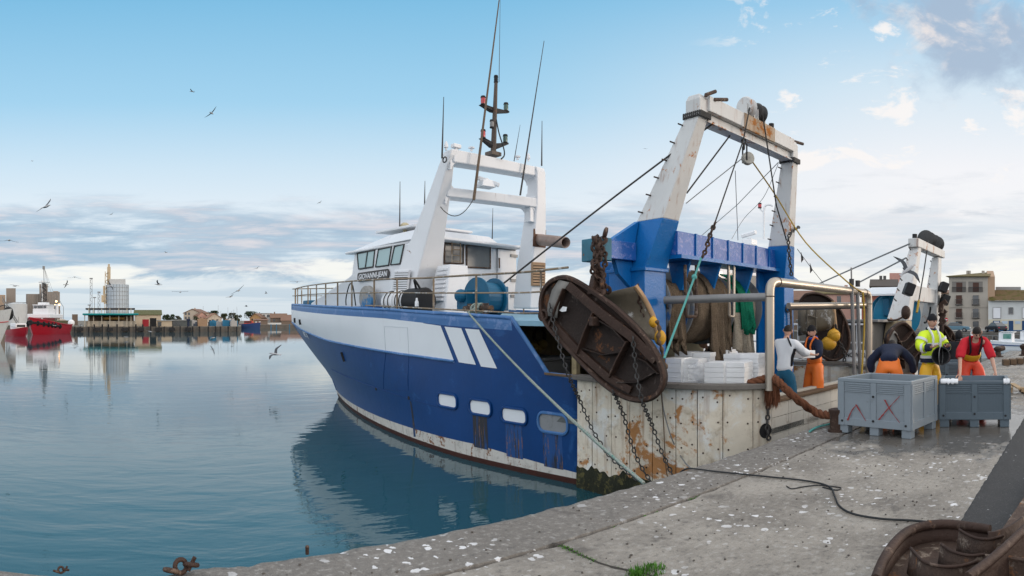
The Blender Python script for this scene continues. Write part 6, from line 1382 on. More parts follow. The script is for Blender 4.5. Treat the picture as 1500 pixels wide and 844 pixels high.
# ================================================================ fish bins on the quay
def fish_bin(label, C, e1, e2, L1, L2, H, mt, front_ribs, marks=None, z0=0.0):
    """C nearest corner; e1 runs along the broad face we see, e2 along the other"""
    e1 = V((*e1, 0)).normalized(); e2 = V((*e2, 0)).normalized(); C = V((C[0], C[1], z0)); Z = V((0, 0, 1))
    b = thing('fish_bin', label, 'fish bin', C+e1*L1/2+e2*L2/2); P = lambda a, c_, z: C+e1*a+e2*c_+Z*z
    w_ = .045; zf = .12
    mb = MB(); outer = lambda z, g=0: [P(-g, -g, z), P(L1+g, -g, z), P(L1+g, L2+g, z), P(-g, L2+g, z)]
    mb.loft([outer(zf, -.02), outer(zf+.04, 0), outer(H-.05, 0), outer(H-.05, .012), outer(H, .012), outer(H, -.05), outer(zf+.10, -.05)], True, True); body = mb.build('bin_body', mt, b, bevel=.008)
    # frame: corner columns, rails and a middle stile standing proud of the panels on both seen faces
    for (o, a, n_, L) in ((C, e1, -e2, L1), (C, e2, -e1, L2), (C+e2*L2, e1, e2, L1), (C+e1*L1, e2, e1, L2)):
        Q = lambda s, z, d: o+a*s+n_*d+Z*z
        def slab(s0, s1, za, zb, d, nm, m_=mt, bev=.006):
            mb = MB(); mb.hexa([Q(s, z, dd) for z in (za, zb) for dd in (-.01, d) for s in (s0, s1)]); return mb.build(nm, m_, body, bevel=bev)
        slab(0.0, .10, zf+.002, H-.052, .022, 'corner_column'); slab(L-.10, L, zf+.002, H-.052, .022, 'corner_column')
        slab(L/2-.045, L/2+.045, zf+.003, H-.053, .018, 'middle_stile')
        slab(.10, L-.10, zf+.004, zf+.12, .016, 'lower_rail'); slab(.10, L-.10, H-.20, H-.185, .014, 'vent_rail')
        for s0, s1 in ((.12, L/2-.06), (L/2+.06, L-.12)):
            for k in range(4): slab(s0, s1, H-.175+k*.03, H-.160+k*.03, .012, 'vent_slat', mt, .003)
            if front_ribs:
                mb = MB(); n = int((s1-s0)/.045)
                for k in range(n): s_ = lerp(s0+.02, s1-.02, k/(n-1)); mb.hexa([Q(s, z, dd) for z in (zf+.16, H-.22) for dd in (-.01, .008) for s in (s_-.008, s_+.008)])
                mb.build('panel_ribs', mt, body)
    for a, c_ in ((0, 0), (L1-.16, 0), (0, L2-.16), (L1-.16, L2-.16), (L1/2-.08, 0), (L1/2-.08, L2-.16)):
        mb = MB(); mb.hexa([P(a+x, c_+y, z) for z in (0.0, zf+.01) for y in (.005, .155) for x in (.005, .155)]); mb.build('foot', mt, b, bevel=.01)
    for s_, z in ((L1*.5, H-.25), (L1*.5, zf+.10), (L1*.06, zf+.07), (L1*.94, zf+.07)): mb = MB(); mb.cyl(P(s_, -.03, z), P(s_, -.012, z), .018, n=10); mb.build('drain_hole', M['black'], body)
    if marks:
        for st in marks:
            mb = MB(); pts = [P(s_*L1, -.026, z*H) for s_, z in st]; n_ = len(crv(pts, 6)); mb.grid([[p-e1*w__, p+e1*w__] for p, w__ in [(q, .014*(1-.7*i/n_)+.006*noise.noise(q*30)) for i, q in enumerate(crv(pts, 6))]]); mb.build('red_smear', M['blood'], body)
    return b, P
mk = [[(1-s_, z) for s_, z in st] for st in ([(.14, .24), (.20, .42), (.26, .52)], [(.26, .54), (.32, .42), (.40, .26)], [(.58, .30), (.70, .50), (.86, .74)], [(.66, .66), (.74, .48), (.86, .28)])]
fish_bin('grey fish bin with red smears on its side, the nearest on the quay', (8.04, 2.44), (.12, .99), (.99, -.12), 1.20, 1.0, .83, M['binG'], False, mk)
c2 = on_z(1479, 626, 0); c2b = on_z(1376, 626, 0); e2_ = (c2b-c2); 
fb2, PB2 = fish_bin('dark grey fish bin with ribbed panels that the man in red leans into', (c2.x, c2.y), (e2_.x, e2_.y), (-e2_.y*-1, e2_.x*-1) if False else (e2_.y, -e2_.x), e2_.length, .95, .74, M['binD'], True)
c3 = at(1428, 560, 12.6); fish_bin('grey fish bin standing behind the hi-vis man and the man in red', (c3.x, c3.y), (-.25, .97), (.97, .25), 1.2, 1.0, .80, M['binD'], True)
# crushed ice and wet plastic in the second bin
ice = paint('crushed_ice', (.70, .74, .78), .35, .1, 30, bump=1, bscale=60)
mb = MB(); rows = []
for i in range(22):
    rows.append([PB2(.06+(e2_.length-.12)*i/21, .06+.83*k/14, .60+.05*noise.noise(V((i*.6, k*.6, 0)))+.025*noise.noise(V((i*1.9, k*1.9, 4)))) for k in range(15)])
mb.grid(rows); tag(mb.build('crushed_ice', ice, smooth=60), 'crushed white ice heaped in the dark grey bin', 'ice', kind='stuff')
for lab, s0, s1 in (('white plastic liner bunched over the dark bin beside the smeared grey bin', e2_.length-.30, e2_.length-.02), ('white plastic scrap on the dark bin corner beside the asphalt', .0, .10)):
    mb = MB(); rows = []
    for i in range(12):
        s_ = lerp(s0, s1, i/11); rows.append([PB2(s_, d+.02*noise.noise(V((i, 2, k))), z+.03*noise.noise(V((i*.9, k, 1)))) for k, (d, z) in enumerate(((.25, .66), (.12, .72), (.06, .77), (.0, .775), (-.035, .74), (-.04, .70)))])
    mb.grid(rows); tag(mb.build('plastic_liner', M['white_clean'], smooth=180, solid=.006), lab, 'plastic liner')
# ================================================================ land round the harbour
BND = [(-140, 215), (-20, 205), (78, 200), (80, 166), (352, 172), (353.5, 250), (450, 262), (560, 240), (700, 200), (1000, 120), (1180, 92), (1385, 84), (1500, 82), (1640, 80)]
dense = []
for (a, b), (c, d) in zip(BND, BND[1:]):
    n = max(1, int(abs(c-a)/30)); dense += [(lerp(a, c, i/n), lerp(b, d, i/n)) for i in range(n)]
dense.append(BND[-1])
def gxy(px, D, z=0.0): r = ray(px); return V((r.x*D, r.y*D, z))
mb = MB(); mb.grid([[gxy(px, D, .0), gxy(px, max(D*1.5, 500), .3), gxy(px, 2600, 2)] for px, D in dense])
tag(mb.build('terrain', paint('far_ground', (.17, .15, .12), .9, .25, .05, dirt=.3), org=(0, 0, 0)), kind='structure')
mb = MB(); mb.grid([[gxy(px, D, -3), gxy(px, D, -.9), gxy(px, D, -.35), gxy(px, D, .0)] for px, D in dense])
tag(mb.build('harbour_wall', paint('stained_quay_stone', (.13, .115, .10), .9, .3, .6, dirt=.5, streak=.5), org=(0, 0, 0)), 'long stained stone quay wall on the far side of the harbour', 'quay wall', kind='structure')
mb = MB(); mb.grid([[gxy(px, D+2, .02), gxy(px, D+13, .02)] for px, D in dense if px >= 1180]); tag(mb.build('far_road', paint('far_asphalt', (.07, .07, .07), .85), org=(0, 0, 0)), kind='structure')
def frame_at(px, D):
    r = ray(px); f = V((r.x, r.y, 0)); return f, V((f.y, -f.x, 0))
def zat(py, D): return EYE+(HOR-py)/F*D
class Fac:     # a facade facing the camera, x to the right and y away
    def __init__(s, px, D, turn=0.0):
        s.D = D; s.px = px; s.o = gxy(px, D); f, r = frame_at(px, D); c_, sn = math.cos(turn), math.sin(turn)
        s.f = f*c_+r*sn; s.r = r*c_-f*sn
    def x(s, px): return (px-s.px)/F*s.D
    def p(s, x, y, z): return s.o+s.r*x+s.f*y+V((0, 0, z))
    def box(s, mb, x0, x1, y0, y1, z0, z1): return mb.hexa([s.p(x, y, z) for z in (z0, z1) for y in (y0, y1) for x in (x0, x1)])
    def pbox(s, mb, a, b, yb, yt, d0=0, d1=5): return s.box(mb, s.x(a), s.x(b), d0, d1, zat(yb, s.D), zat(yt, s.D))
def colr(n, c, **k): return paint(n, c, k.pop('rough', .85), k.pop('var', .12), k.pop('scale', .5), **k)
tile = colr('roof_tiles', (.21, .125, .09), dirt=.4); mosst = colr('mossy_roof_tiles', (.16, .12, .055), dirt=.5, scale=.8, col2=(.12, .12, .03, 1), c2=.4)
wpane = glass('far_window', (.03, .035, .04, 1), .1)
def house(label, px0, px1, yb, ye, yr, D, wallc, roofm=None, depth=8, wins=(), gable=False, chim=(), turn=0.0, cat='house', name='house', group=None, shut=None):
    c_ = (px0+px1)/2; A = Fac(c_, D, turn); x0, x1 = A.x(px0), A.x(px1); z0, ze, zr = min(zat(yb, D), 0)-.2, zat(ye, D), zat(yr, D)
    h = thing(name, label, cat, A.p(0, 0, 0), group)
    mb = MB()
    if gable:
        mb.loft([[A.p(x0, y, z0), A.p(x1, y, z0), A.p(x1, y, ze), A.p(0, y, zr), A.p(x0, y, ze)] for y in (0, depth)])
    else: A.box(mb, x0, x1, 0, depth, z0, ze)
    mb.build('wall', wallc, h)
    if roofm:
        mb = MB(); o = .35
        if gable:
            for s, xx in ((-1, x0-o), (1, x1+o)):
                mb.hexa([A.p(x, y, z+dz) for dz in (.02, .22) for y in (-o, depth+o) for x, z in (((xx, ze-.1), (0, zr)) if s < 0 else ((0, zr), (xx, ze-.1)))])
        else:
            mb.loft([[A.p(x, -o, ze-.02), A.p(x, -o, ze+.12), A.p(x, depth/2, zr), A.p(x, depth+o, ze+.12), A.p(x, depth+o, ze-.02)] for x in (x0-o, x1+o)])
        rf = mb.build('roof', roofm, h)
        for cx_ in chim: mb = MB(); A.box(mb, A.x(cx_)-.3, A.x(cx_)+.3, depth/2-.3, depth/2+.3, zr-.6, zr+.7); mb.build('chimney', wallc, rf)
    for (a, b, y0, y1) in wins:
        mb = MB(); A.box(mb, A.x(a), A.x(b), -.05, .02, zat(y1, D), zat(y0, D)); mb.build('window', shut or wpane, h)
    return h, A
cream_w = colr('cream_render', (.47, .40, .32), dirt=.15); pink_w = colr('pink_render', (.50, .30, .24), dirt=.2); white_w = colr('white_render', (.62, .62, .60), dirt=.2, streak=.15)
ochre_w = colr('ochre_render', (.44, .26, .12), dirt=.2); grey_w = colr('grey_render', (.30, .29, .28), dirt=.25); brown_w = colr('brown_brick', (.18, .135, .105), dirt=.3)
conc = colr('silo_concrete', (.25, .22, .195), dirt=.3, streak=.35, scale=.15)
# ---------------------------------------------------------------- silos and port plant on the left
s_ = thing('grain_silo', 'cluster of brown grey concrete grain silos with a square tower', 'silo', gxy(66, 235)); A = Fac(66, 235)
mb = MB()
for k in range(6): x = A.x(41+k*3.6); mb.cyl(A.p(x, 5, -.3), A.p(x, 5, zat(430, 235)), 1.2*.8, n=14)
A.pbox(mb, 39.5, 60, 482, 431, 5, 12); mb.build('silo_row', conc, s_)
mb = MB(); A.pbox(mb, 57.5, 70, 482, 415.5, 3, 10); mb.build('silo_tower', conc, s_)
mb = MB()
for k in range(6): x = A.x(65+k*3.8); mb.cyl(A.p(x, 1, -.3), A.p(x, 1, zat(427.5, 235)), 1.05, n=14)
A.pbox(mb, 63.5, 86, 482, 428, 1, 10); mb.build('silo_row', conc, s_)
mb = MB(); A.pbox(mb, 78, 85.5, 430, 426.5, .5, 6); A.pbox(mb, 84.5, 88, 480, 444, 0, 4); mb.build('silo_annex', colr('sunlit_concrete', (.34, .25, .17)), s_)  # warm light on the silos' right side put into the concrete colour
mb = MB(); A.pbox(mb, 59, 66, 478, 460, -4, 0); A.pbox(mb, 64, 80, 478, 466, -5, -1); mb.build('red_shed', colr('red_cladding', (.20, .045, .045)), s_)
house('tall square brown grey tower at the left by the white tank', 9, 23, 482, 422.3, 422, 240, conc, None, 9, cat='tower', name='concrete_tower')
house('low brown block at the left edge beside the square tower', -6, 8, 482, 432, 431, 235, colr('tan_concrete', (.32, .24, .18)), None, 10, cat='building', name='industrial_building')
tk = thing('storage_tank', 'wide white cylindrical storage tank behind the red tug', 'tank', gxy(25, 222)); A = Fac(25, 222)
mb = MB(); mb.lathe(A.p(0, 6, -.2), (0, 0, 1), [(0, A.x(40.5)), (zat(444, 222), A.x(40.5)), (zat(441, 222), .3)], 40); mb.build('tank_shell', colr('tank_white', (.50, .52, .53), dirt=.15, streak=.2), tk, smooth=40)
mb = MB(); mb.torus(A.p(0, 6, zat(444, 222)+.3), (0, 0, 1), A.x(40.5), .08, 40, 5); mb.build('tank_rail', M['galv'], tk)
def lattice(mb, A, x, y, z0, z1, w0, w1, n, r=.06):
    for sx in (-1, 1):
        for sy in (-1, 1): mb.tube([A.p(x+sx*w0, y+sy*w0, z0), A.p(x+sx*w1, y+sy*w1, z1)], r, 4)
    for k in range(n):
        za, zb = lerp(z0, z1, k/n), lerp(z0, z1, (k+1)/n); wa, wb = lerp(w0, w1, k/n), lerp(w0, w1, (k+1)/n); s = 1 if k % 2 else -1
        mb.tube([A.p(x-s*wa, y-wa, za), A.p(x+s*wb, y-wb, zb)], r*.7, 4); mb.tube([A.p(x-s*wa, y+wa, za), A.p(x+s*wb, y+wb, zb)], r*.7, 4)
    return mb
A = Fac(18, 205); mb = MB(); a, b = A.p(A.x(3), 0, zat(437, 205)), A.p(A.x(26), 0, zat(474, 205))
for d in (-1, 1): mb.tube([a+V((0, 0, d*.6)), b+V((0, 0, d*.6))], .16, 5)
for k in range(12): mb.tube([a.lerp(b, k/12)+V((0, 0, .6 if k % 2 else -.6)), a.lerp(b, (k+1)/12)+V((0, 0, -.6 if k % 2 else .6))], .10, 4)
tag(mb.build('conveyor', M['galv']), 'slanted lattice conveyor gallery before the white tank', 'conveyor')
A = Fac(64, 200); cr = thing('harbour_crane', 'thin white lattice crane with cables rising above the silos', 'crane', A.p(0, 0, 0))
mb = MB(); mb.tube([A.p(A.x(61.5), 0, 0), A.p(A.x(61.5), 0, zat(411, 200))], .28, 6); mb.tube([A.p(A.x(56.5), 0, zat(413, 200)), A.p(A.x(67), 0, zat(412, 200))], .12, 5); mb.build('crane_mast', M['white'], cr)
mb = MB(); mb.tube([A.p(A.x(64), 0, zat(394, 200)), A.p(A.x(64.5), 0, zat(416, 200))], .12, 5); A.pbox(mb, 62.2, 65.8, 394.5, 390, -.4, .4); mb.build('crane_head', M['galv'], cr)
mb = MB()
for x, y in ((72, 425), (78, 440), (91, 463), (68, 416)): mb.tube([A.p(A.x(65), 0, zat(393, 200)), A.p(A.x(x), 0, zat(y, 200))], .045, 4)
mb.tube([A.p(A.x(80), 0, zat(428, 200)), A.p(A.x(93), 0, zat(450, 200)), A.p(A.x(93), 0, 0)], .10, 4); mb.build('crane_cable', M['galv'], cr)
lampm = emit('warm_lamp', (1, .55, .22, 1), 9)
for i, (x, y) in enumerate(((82.5, 441.5), (86.5, 446.5), (80.5, 447))):
    A = Fac(x, 190); t_ = thing('work_light', 'lit orange work lamp on the silo frame, %s' % ('the top one', 'the outer one', 'the inner lower one')[i], 'lamp', A.p(0, 0, 0), 'lit lamps at the silos'); mb = MB(); mb.ball(A.p(0, 0, zat(y, 190)), .30 if i < 2 else .2, 8, 6); mb.build('lamp_head', lampm, t_); mb = MB(); mb.tube([A.p(0, .3, 0), A.p(0, .3, zat(y, 190))], .12, 5); mb.build('lamp_post', M['darkmetal'], t_)
A = Fac(172, 200); gs = thing('glazed_silo', 'round silver panelled silo tower with a box on its top', 'silo', A.p(0, 0, 0))
pm, t, bs = new_mat('silver_panels'); p = coords(t); sp_ = t.n('ShaderNodeSeparateXYZ'); t.l(p, sp_.inputs[0]); c0 = t.noise(p, .6, 4)
t.l(t.mix(c0, (.33, .39, .45), (.46, .52, .57)), bs.inputs['Base Color']); bs.inputs['Roughness'].default_value = .6
R_ = A.x(189); mb = MB(); mb.lathe(A.p(0, 6, -.3), (0, 0, 1), [(0, R_), (zat(416, 200)+.3, R_)], 40); mb.build('silo_drum', pm, gs, smooth=40)
mb = MB()
for k in range(24): a_ = 2*PI*k/24; q = A.p(0, 6, 0)+V((math.cos(a_), math.sin(a_), 0))*(R_+.02); mb.tube([q, q+V((0, 0, zat(416, 200)))], .05, 4)
for k in range(10): mb.torus(A.p(0, 6, zat(416, 200)*k/10+.4), (0, 0, 1), R_+.02, .05, 40, 4)
mb.build('panel_ribs', M['galv'], gs)
mb = MB(); A.pbox(mb, 160, 184, 417, 408, 3, 8); mb.build('roof_box', colr('pale_box', (.48, .49, .49)), gs)
A = Fac(157, 205); ct = thing('ship_loader', 'cream lattice ship loader tower standing beside the silver silo', 'crane', A.p(0, 0, 0)); crm = colr('cream_steel', (.50, .40, .27), dirt=.2)
mb = MB(); lattice(mb, A, A.x(156.5), 0, 0, zat(398, 205), .8, .55, 16, .16); mb.build('loader_tower', crm, ct)
mb = MB(); A.pbox(mb, 157, 162, 420, 391, -.4, .6); A.pbox(mb, 158, 161, 391, 387, -.2, .2); A.pbox(mb, 151, 154.5, 432, 419, -.5, .5); A.pbox(mb, 148.5, 155, 443, 432.5, -.6, .6); A.pbox(mb, 152, 155, 445, 440, -.6, .6); mb.build('loader_cabin', crm, ct)
def lamppost(lab, px, D, y1, head=True, lat=False, group=None):
    A = Fac(px, D); t_ = thing('lamp_post' if not lat else 'lattice_mast', lab, 'lamp post' if not lat else 'mast', A.p(0, 0, 0), group); mb = MB()
    if lat: lattice(mb, A, 0, 0, 0, zat(y1, D), .35, .3, 16, .07)
    else: mb.tube([A.p(0, 0, -.1), A.p(0, 0, zat(y1, D))], .09, 5)
    mb.build('post', M['galv'], t_)
    if head: mb = MB(); mb.box(A.p(0, 0, zat(y1, D)), (.9, .9, .25)); mb.build('lamp_head', M['galv'], t_)
lamppost('tall twin lattice mast left of the silver silo', 133.5, 178, 408, True, True); lamppost('shorter lamp mast with a flat head before the lattice mast', 138.5, 175, 436); lamppost('thin lattice mast between the lamp and the ship loader', 145, 180, 428, True, True)
lamppost('thin double lamp post above the market roof', 131, 174, 447)
# ---------------------------------------------------------------- fish market, warehouse, containers
A = Fac(161, 168); mk_ = thing('fish_market', 'open fish market hall with dark flat roof and teal canopy on posts', 'market hall', A.p(0, 0, 0))
mb = MB(); A.pbox(mb, 125, 198, 453.3, 451.2, 1, 9); mb.build('roof', colr('dark_roof', (.05, .045, .045)), mk_)
mb = MB(); A.pbox(mb, 121, 203, 461.8, 459.2, -1.5, 9.5); mb.build('canopy', colr('teal_canopy', (.012, .22, .23)), mk_, bevel=.2)
mb = MB(); A.pbox(mb, 126, 199, 478.5, 470.5, 1, 9); mb.build('wall', colr('market_cream', (.42, .37, .30)), mk_)
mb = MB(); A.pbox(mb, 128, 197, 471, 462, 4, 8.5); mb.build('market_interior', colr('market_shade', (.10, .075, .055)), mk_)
for x in (124, 130, 137, 149, 161, 174, 186, 192, 199): mb = MB(); A.pbox(mb, x-.6, x+.6, 479, 452 if 126 < x < 196 else 461, .2, .5); mb.build('post', colr('market_cream', (.42, .37, .30)), mk_)
mb = MB(); A.pbox(mb, 151, 183, 468, 464.5, 2, 3.8); mb.build('market_counter', colr('amber_panel', (.28, .16, .05)), mk_)
house('beige warehouse with a green mossy pitched roof behind the containers', 197, 236, 480, 461.5, 453.5, 186, colr('beige_wall', (.47, .39, .29)), colr('green_moss_roof', (.085, .095, .035), col2=(.16, .12, .06, 1), c2=.4), 14, cat='warehouse', name='warehouse')
def container(lab, a, b, yt, D, mt):
    A = Fac((a+b)/2, D); c_ = thing('shipping_container', lab, 'container', A.p(0, 0, 0)); mb = MB(); A.pbox(mb, a, b, 478.2, yt, 0, 5); mb.build('container_body', mt, c_)
    mb = MB(); n = 7
    for k in range(n): x = lerp(A.x(a)+.1, A.x(b)-.1, k/(n-1)); A.box(mb, x-.06, x+.06, -.06, .02, .05, zat(yt, D)-.1)
    mb.build('door_ribs', mt, c_)
container('red steel container beside the warehouse', 208.5, 218, 468, 171, colr('container_red', (.34, .03, .04))); container('black steel container next to the red one', 219.5, 229, 466, 171, colr('container_black', (.02, .02, .022)))
house('low beige building with flat grey roof right of the containers', 230, 252, 480, 470, 469, 174, colr('beige_wall', (.47, .39, .29)), colr('grey_flat_roof', (.28, .28, .27)), 7, cat='building', name='low_building', wins=((231, 236.5, 471.5, 478),))
house('small glass fronted office with lit roof edge on the far quay', 252, 281, 480, 469.5, 468.5, 176, colr('dark_glass_wall', (.08, .09, .09), rough=.3), colr('grey_flat_roof', (.28, .28, .27)), 7, cat='building', name='office', wins=((253, 258, 471, 477), (259, 264, 471, 477), (274, 279, 471, 477)))
house('low dark green shed left of the fish market on the quay', 64, 105, 480, 469.5, 468.5, 185, colr('olive_shed', (.13, .12, .07)), None, 6, cat='shed', name='shed')
house('small brown hut with flat roof between crane and market', 105.5, 114, 476, 460.5, 460, 215, brown_w, None, 5, cat='hut', name='hut')
mb = MB(); A = Fac(88, 196); mb.lathe(A.p(A.x(90), 0, 0), (0, 0, 1), [(0, 4.2), (1.1, 3.2), (2.0, 1.4), (2.5, .1)], 18); tag(mb.build('sand_heap', colr('pale_sand', (.42, .36, .30)), smooth=60), 'pale heap of sand on the far quay near the red tug', 'sand heap')
mb = MB(); A = Fac(104.5, 168); mb.lathe(A.p(0, 0, 1.05), A.f*-1, [(-.9, .5), (-.6, .95), (.5, 1.0), (.9, .6)], 16); tag(mb.build('white_tank', M['white_clean'], smooth=50), 'small round white tank lying on the far quay edge', 'tank')
r = random.Random(9)
for k in range(26):
    px = lerp(82, 350, (k+.5)/26)+r.uniform(-2, 2); D = interp([(80, 165.6), (352, 171.6)], px); q = gxy(px, D-.3)
    mb = MB(); mb.cyl(q+V((0, 0, -3)), q+V((0, 0, r.choice((.05, .1, .7)))), .22, n=7); tag(mb.build('timber_pile', M['black'], smooth=40), 'dark timber pile standing along the front of the far quay', 'pile', 'dark piles along the far quay')
for k in range(9):
    px = 94+k*23+r.uniform(-3, 3); D = interp([(80, 165.6), (352, 171.6)], px)-.25; A = Fac(px, D); mb = MB(); A.box(mb, -.9, .9, -.2, .2, -1.2, -.25); tag(mb.build('fender_board', M['black']), 'black fender board hung on the far quay wall', 'fender', 'black fenders on the far quay')
mb = MB(); mb.cyl(gxy(276, 171.3)+V((0, 0, -3)), gxy(276, 171.3)+V((0, 0, 2.3)), .30, n=8); mb.box(gxy(276, 171.3)+V((0, 0, 2.0)), (1.1, 1.1, .5)); tag(mb.build('mooring_dolphin', colr('dark_blue_steel', (.02, .03, .06))), 'dark post with a capped top at the quay before the office', 'mooring post')
# clutter of moored craft and gear along the end of the quay and far bank
cl = [colr('clutter_a', (.35, .34, .33)), colr('clutter_b', (.12, .14, .18)), colr('clutter_c', (.30, .20, .13)), colr('clutter_d', (.50, .49, .47)), colr('clutter_e', (.05, .06, .07)), colr('clutter_f', (.03, .16, .28))]
def small_boat(lab, px, D, L, H, yaw, hullm, cab=None, cabm=None, group='small craft on the far bank', z=WATER, kind='boat', name='moored_boat'):
    A = Fac(px, D, yaw); b = thing(name, lab, kind, A.p(0, 0, z), group); rows = []
    for k in range(9):
        t_ = k/8; w_ = L*.16*(1-max(0, (t_-.45)/.55)**2.2)+.02; sh = H*(1+.35*t_*t_); x = lerp(-L/2, L/2, t_); rk = .25*H*(t_ > .95)
        rows.append([A.p(x+rk, -w_, z+sh), A.p(x, -w_*.75, z-.15), A.p(x, w_*.75, z-.15), A.p(x+rk, w_, z+sh)])
    mb = MB(); mb.loft(rows); mb.build('hull', hullm, b, smooth=30)
    mb = MB(); mb.tube([r_[0] for r_ in rows], .05, 4); mb.tube([r_[3] for r_ in rows], .05, 4); mb.build('gunwale', M['darkmetal'] if cabm is None else cabm, b)
    if cab:
        x0, x1, h = cab; mb = MB(); mb.loft([[A.p(x0*L, s*L*.10, z+H*.9) if kk == 0 else A.p(x0*L+.05*L*0, s*L*.085, z+H*.9+h) for s in (-1, 1)] for kk in (0, 1)]) if False else mb.hexa([A.p(x+(-.03*L if (zz > z+H and x > 0) else 0), y, zz) for zz in (z+H*.85, z+H*.9+h) for y in (-L*.105, L*.105) for x in (x0*L, x1*L)]); c_ = mb.build('cabin', cabm or M['white_clean'], b, bevel=.06)
        mb = MB(); A.box(mb, x0*L+.12, x1*L-.2, -L*.105-.02, -L*.105+.03, z+H*.9+h*.45, z+H*.9+h*.85); mb.build('window', wpane, c_)
    return b, A
cols = ['white', 'blue', 'grey', 'brown', 'cream', 'dark']
for k in range(13):
    px = 284+k*6.0+r.uniform(-1, 1) if k < 11 else 330+k; D = 176+r.uniform(0, 20)
    A = Fac(px, D, r.uniform(-.5, .5)); w_ = r.uniform(.6, 1.5); h = r.uniform(.8, 2.3); mb = MB(); A.box(mb, -w_, w_, -.6, .6, 0, h); A.box(mb, -w_*.6, w_*.2, -.4, .4, h, h+r.uniform(.2, .7)); tag(mb.build('gear_crate', cl[k % 6], bevel=.05), 'heap of fishing gear and crates at the end of the far quay', 'gear', 'gear heaped on the far quay')
for k in range(16):
    px = 282+k*4.7+r.uniform(-1.5, 1.5); D = 180+r.uniform(0, 30); A = Fac(px, D); mb = MB(); mb.tube([A.p(0, 0, 0), A.p(r.uniform(-.2, .2), 0, r.uniform(2.5, 7.5))], .05, 4); tag(mb.build('mast', M['galv']), 'thin bare mast among the gear on the far quay', 'mast', 'thin masts on the far quay')
A = Fac(331, 178); mb = MB(); A.pbox(mb, 326, 336, 478, 469, 0, 3); tag(mb.build('hut', cl[5], bevel=.05), 'bright blue hut among the gear at the quay end', 'hut')
small_boat('blue and red fishing boat moored at the far bank', 366, 246, 9, 1.9, .4, colr('boat_navy', (.03, .06, .16)), (-.25, .15, 1.5), colr('boat_red', (.45, .07, .05)), None)
for px, lab in ((397, 'the left one'), (405, 'the middle one'), (424, 'the right one by the trawler bow')):
    mb = MB(); mb.cyl(gxy(px, 225, -3), gxy(px, 225, .4), .16, n=6); tag(mb.build('channel_post', cl[5]), 'blue post standing in the far water, %s' % lab, 'post', 'blue posts in the water')
# far houses and trees
house('cream gabled house with grey front on the far bank', 268, 295, 480, 459, 453, 275, cream_w, tile, 12, ((270, 273, 458, 461.5), (275, 278, 458, 461.5), (270, 273, 464, 468), (275, 278, 464, 468)), True, (279,), .35)
house('pink house with red tiled roof right of the cream gabled house', 289, 303, 480, 463, 457.5, 270, pink_w, tile, 9, ((293, 295, 465, 468),), True, (), -.3)
house('orange roofed low house before the umbrella pine', 304, 325, 480, 466.5, 459.5, 262, cream_w, colr('orange_tiles', (.28, .15, .10)), 9, ((310, 313, 468, 471), (317, 320, 468, 471)), True, (), -.2)
house('low ochre house with brown roof right of the pines', 365, 383, 480, 466, 459.5, 285, ochre_w, tile, 9, ((368, 370, 467, 470),), True, (), .4)
house('white flat roofed house beside the brown roofs on the far bank', 383, 398, 480, 459.5, 458.5, 290, white_w, colr('grey_flat_roof', (.28, .28, .27)), 8, ((385, 388, 461, 465), (391, 395, 461, 465)))
house('wide brown roofed building on the far bank near the trawler bow', 396, 420, 480, 466, 459, 280, brown_w, colr('rusty_roof', (.20, .12, .08)), 12, ((400, 403, 468, 471),), False, (402,))
house('low brown building with white doors on the far bank', 372, 392, 480, 469.3, 467, 267, brown_w, tile, 6, ((374, 376.5, 471, 477), (379, 382, 471, 477)), shut=white_w)
house('white wedge shaped boat shed right at the far water', 391, 412, 480, 473, 469, 268, white_w, None, 6, cat='shed', name='boat_shed')
house('long low brown wall building just left of the trawler bow', 412, 445, 480, 470, 463, 275, brown_w, tile, 8)
house('tan house with pink tiled roof behind the trawler bow', 420, 452, 480, 467, 461, 300, cream_w, tile, 9)
leafm = [paint('dark_pine_foliage', (.030, .048, .022), .9, .35, .8), paint('olive_foliage', (.055, .065, .032), .9, .35, .8), paint('grey_green_foliage', (.065, .072, .052), .9, .3, .8)]
barkm = paint('tree_bark', (.06, .045, .035), .9, .2)
def tree(lab, px, D, w_, yt, yb, kind, seed, flat=False):
    A = Fac(px, D); t_ = thing('tree', lab, 'tree', A.p(0, 0, 0)); z1 = zat(yt, D); z0 = zat(yb, D); rr = random.Random(seed)
    mb = MB(); mb.tube([A.p(0, 0, -.2), A.p(.2, 0, z0*.6+.5), A.p(-.1, 0, (z0+z1)/2)], [.35, .25, .12], 6)
    for k in range(5): mb.tube([A.p(.1, 0, z0*.7+.5), A.p(rr.uniform(-.6, .6)*w_, rr.uniform(-1, 1), lerp(z0, z1, .6))], [.12, .04], 4)
    mb.build('trunk', barkm, t_)
    mb = MB()
    blobs = [(rr.uniform(-1, 1), rr.uniform(-1, 1), rr.uniform(.05, .95)) for _ in range(13)]
    for bx, by, bz in blobs:
        wz = (1-(2*bz-1)**2)**.5 if not flat else (1-bz**3)
        c_ = V((bx*w_*.72*wz, by*w_*.5, lerp(z0, z1, bz))); R_ = w_*rr.uniform(.20, .36)
        for i in range(70):
            d = V((rr.gauss(0, 1), rr.gauss(0, 1), rr.gauss(0, .7))).normalized()*R_*rr.uniform(.7, 1.05); p = A.p(c_.x+d.x, c_.y+d.y, min(c_.z+d.z, z1)); s = rr.uniform(.18, .42); u = V((rr.uniform(-1, 1), rr.uniform(-1, 1), rr.uniform(-1, 1))).normalized()*s; v = u.orthogonal().normalized()*s*.7
            mb.add([p-u, p+v, p+u, p-v], [(0, 1, 2, 3)])
    mb.build('crown', leafm[kind], t_)
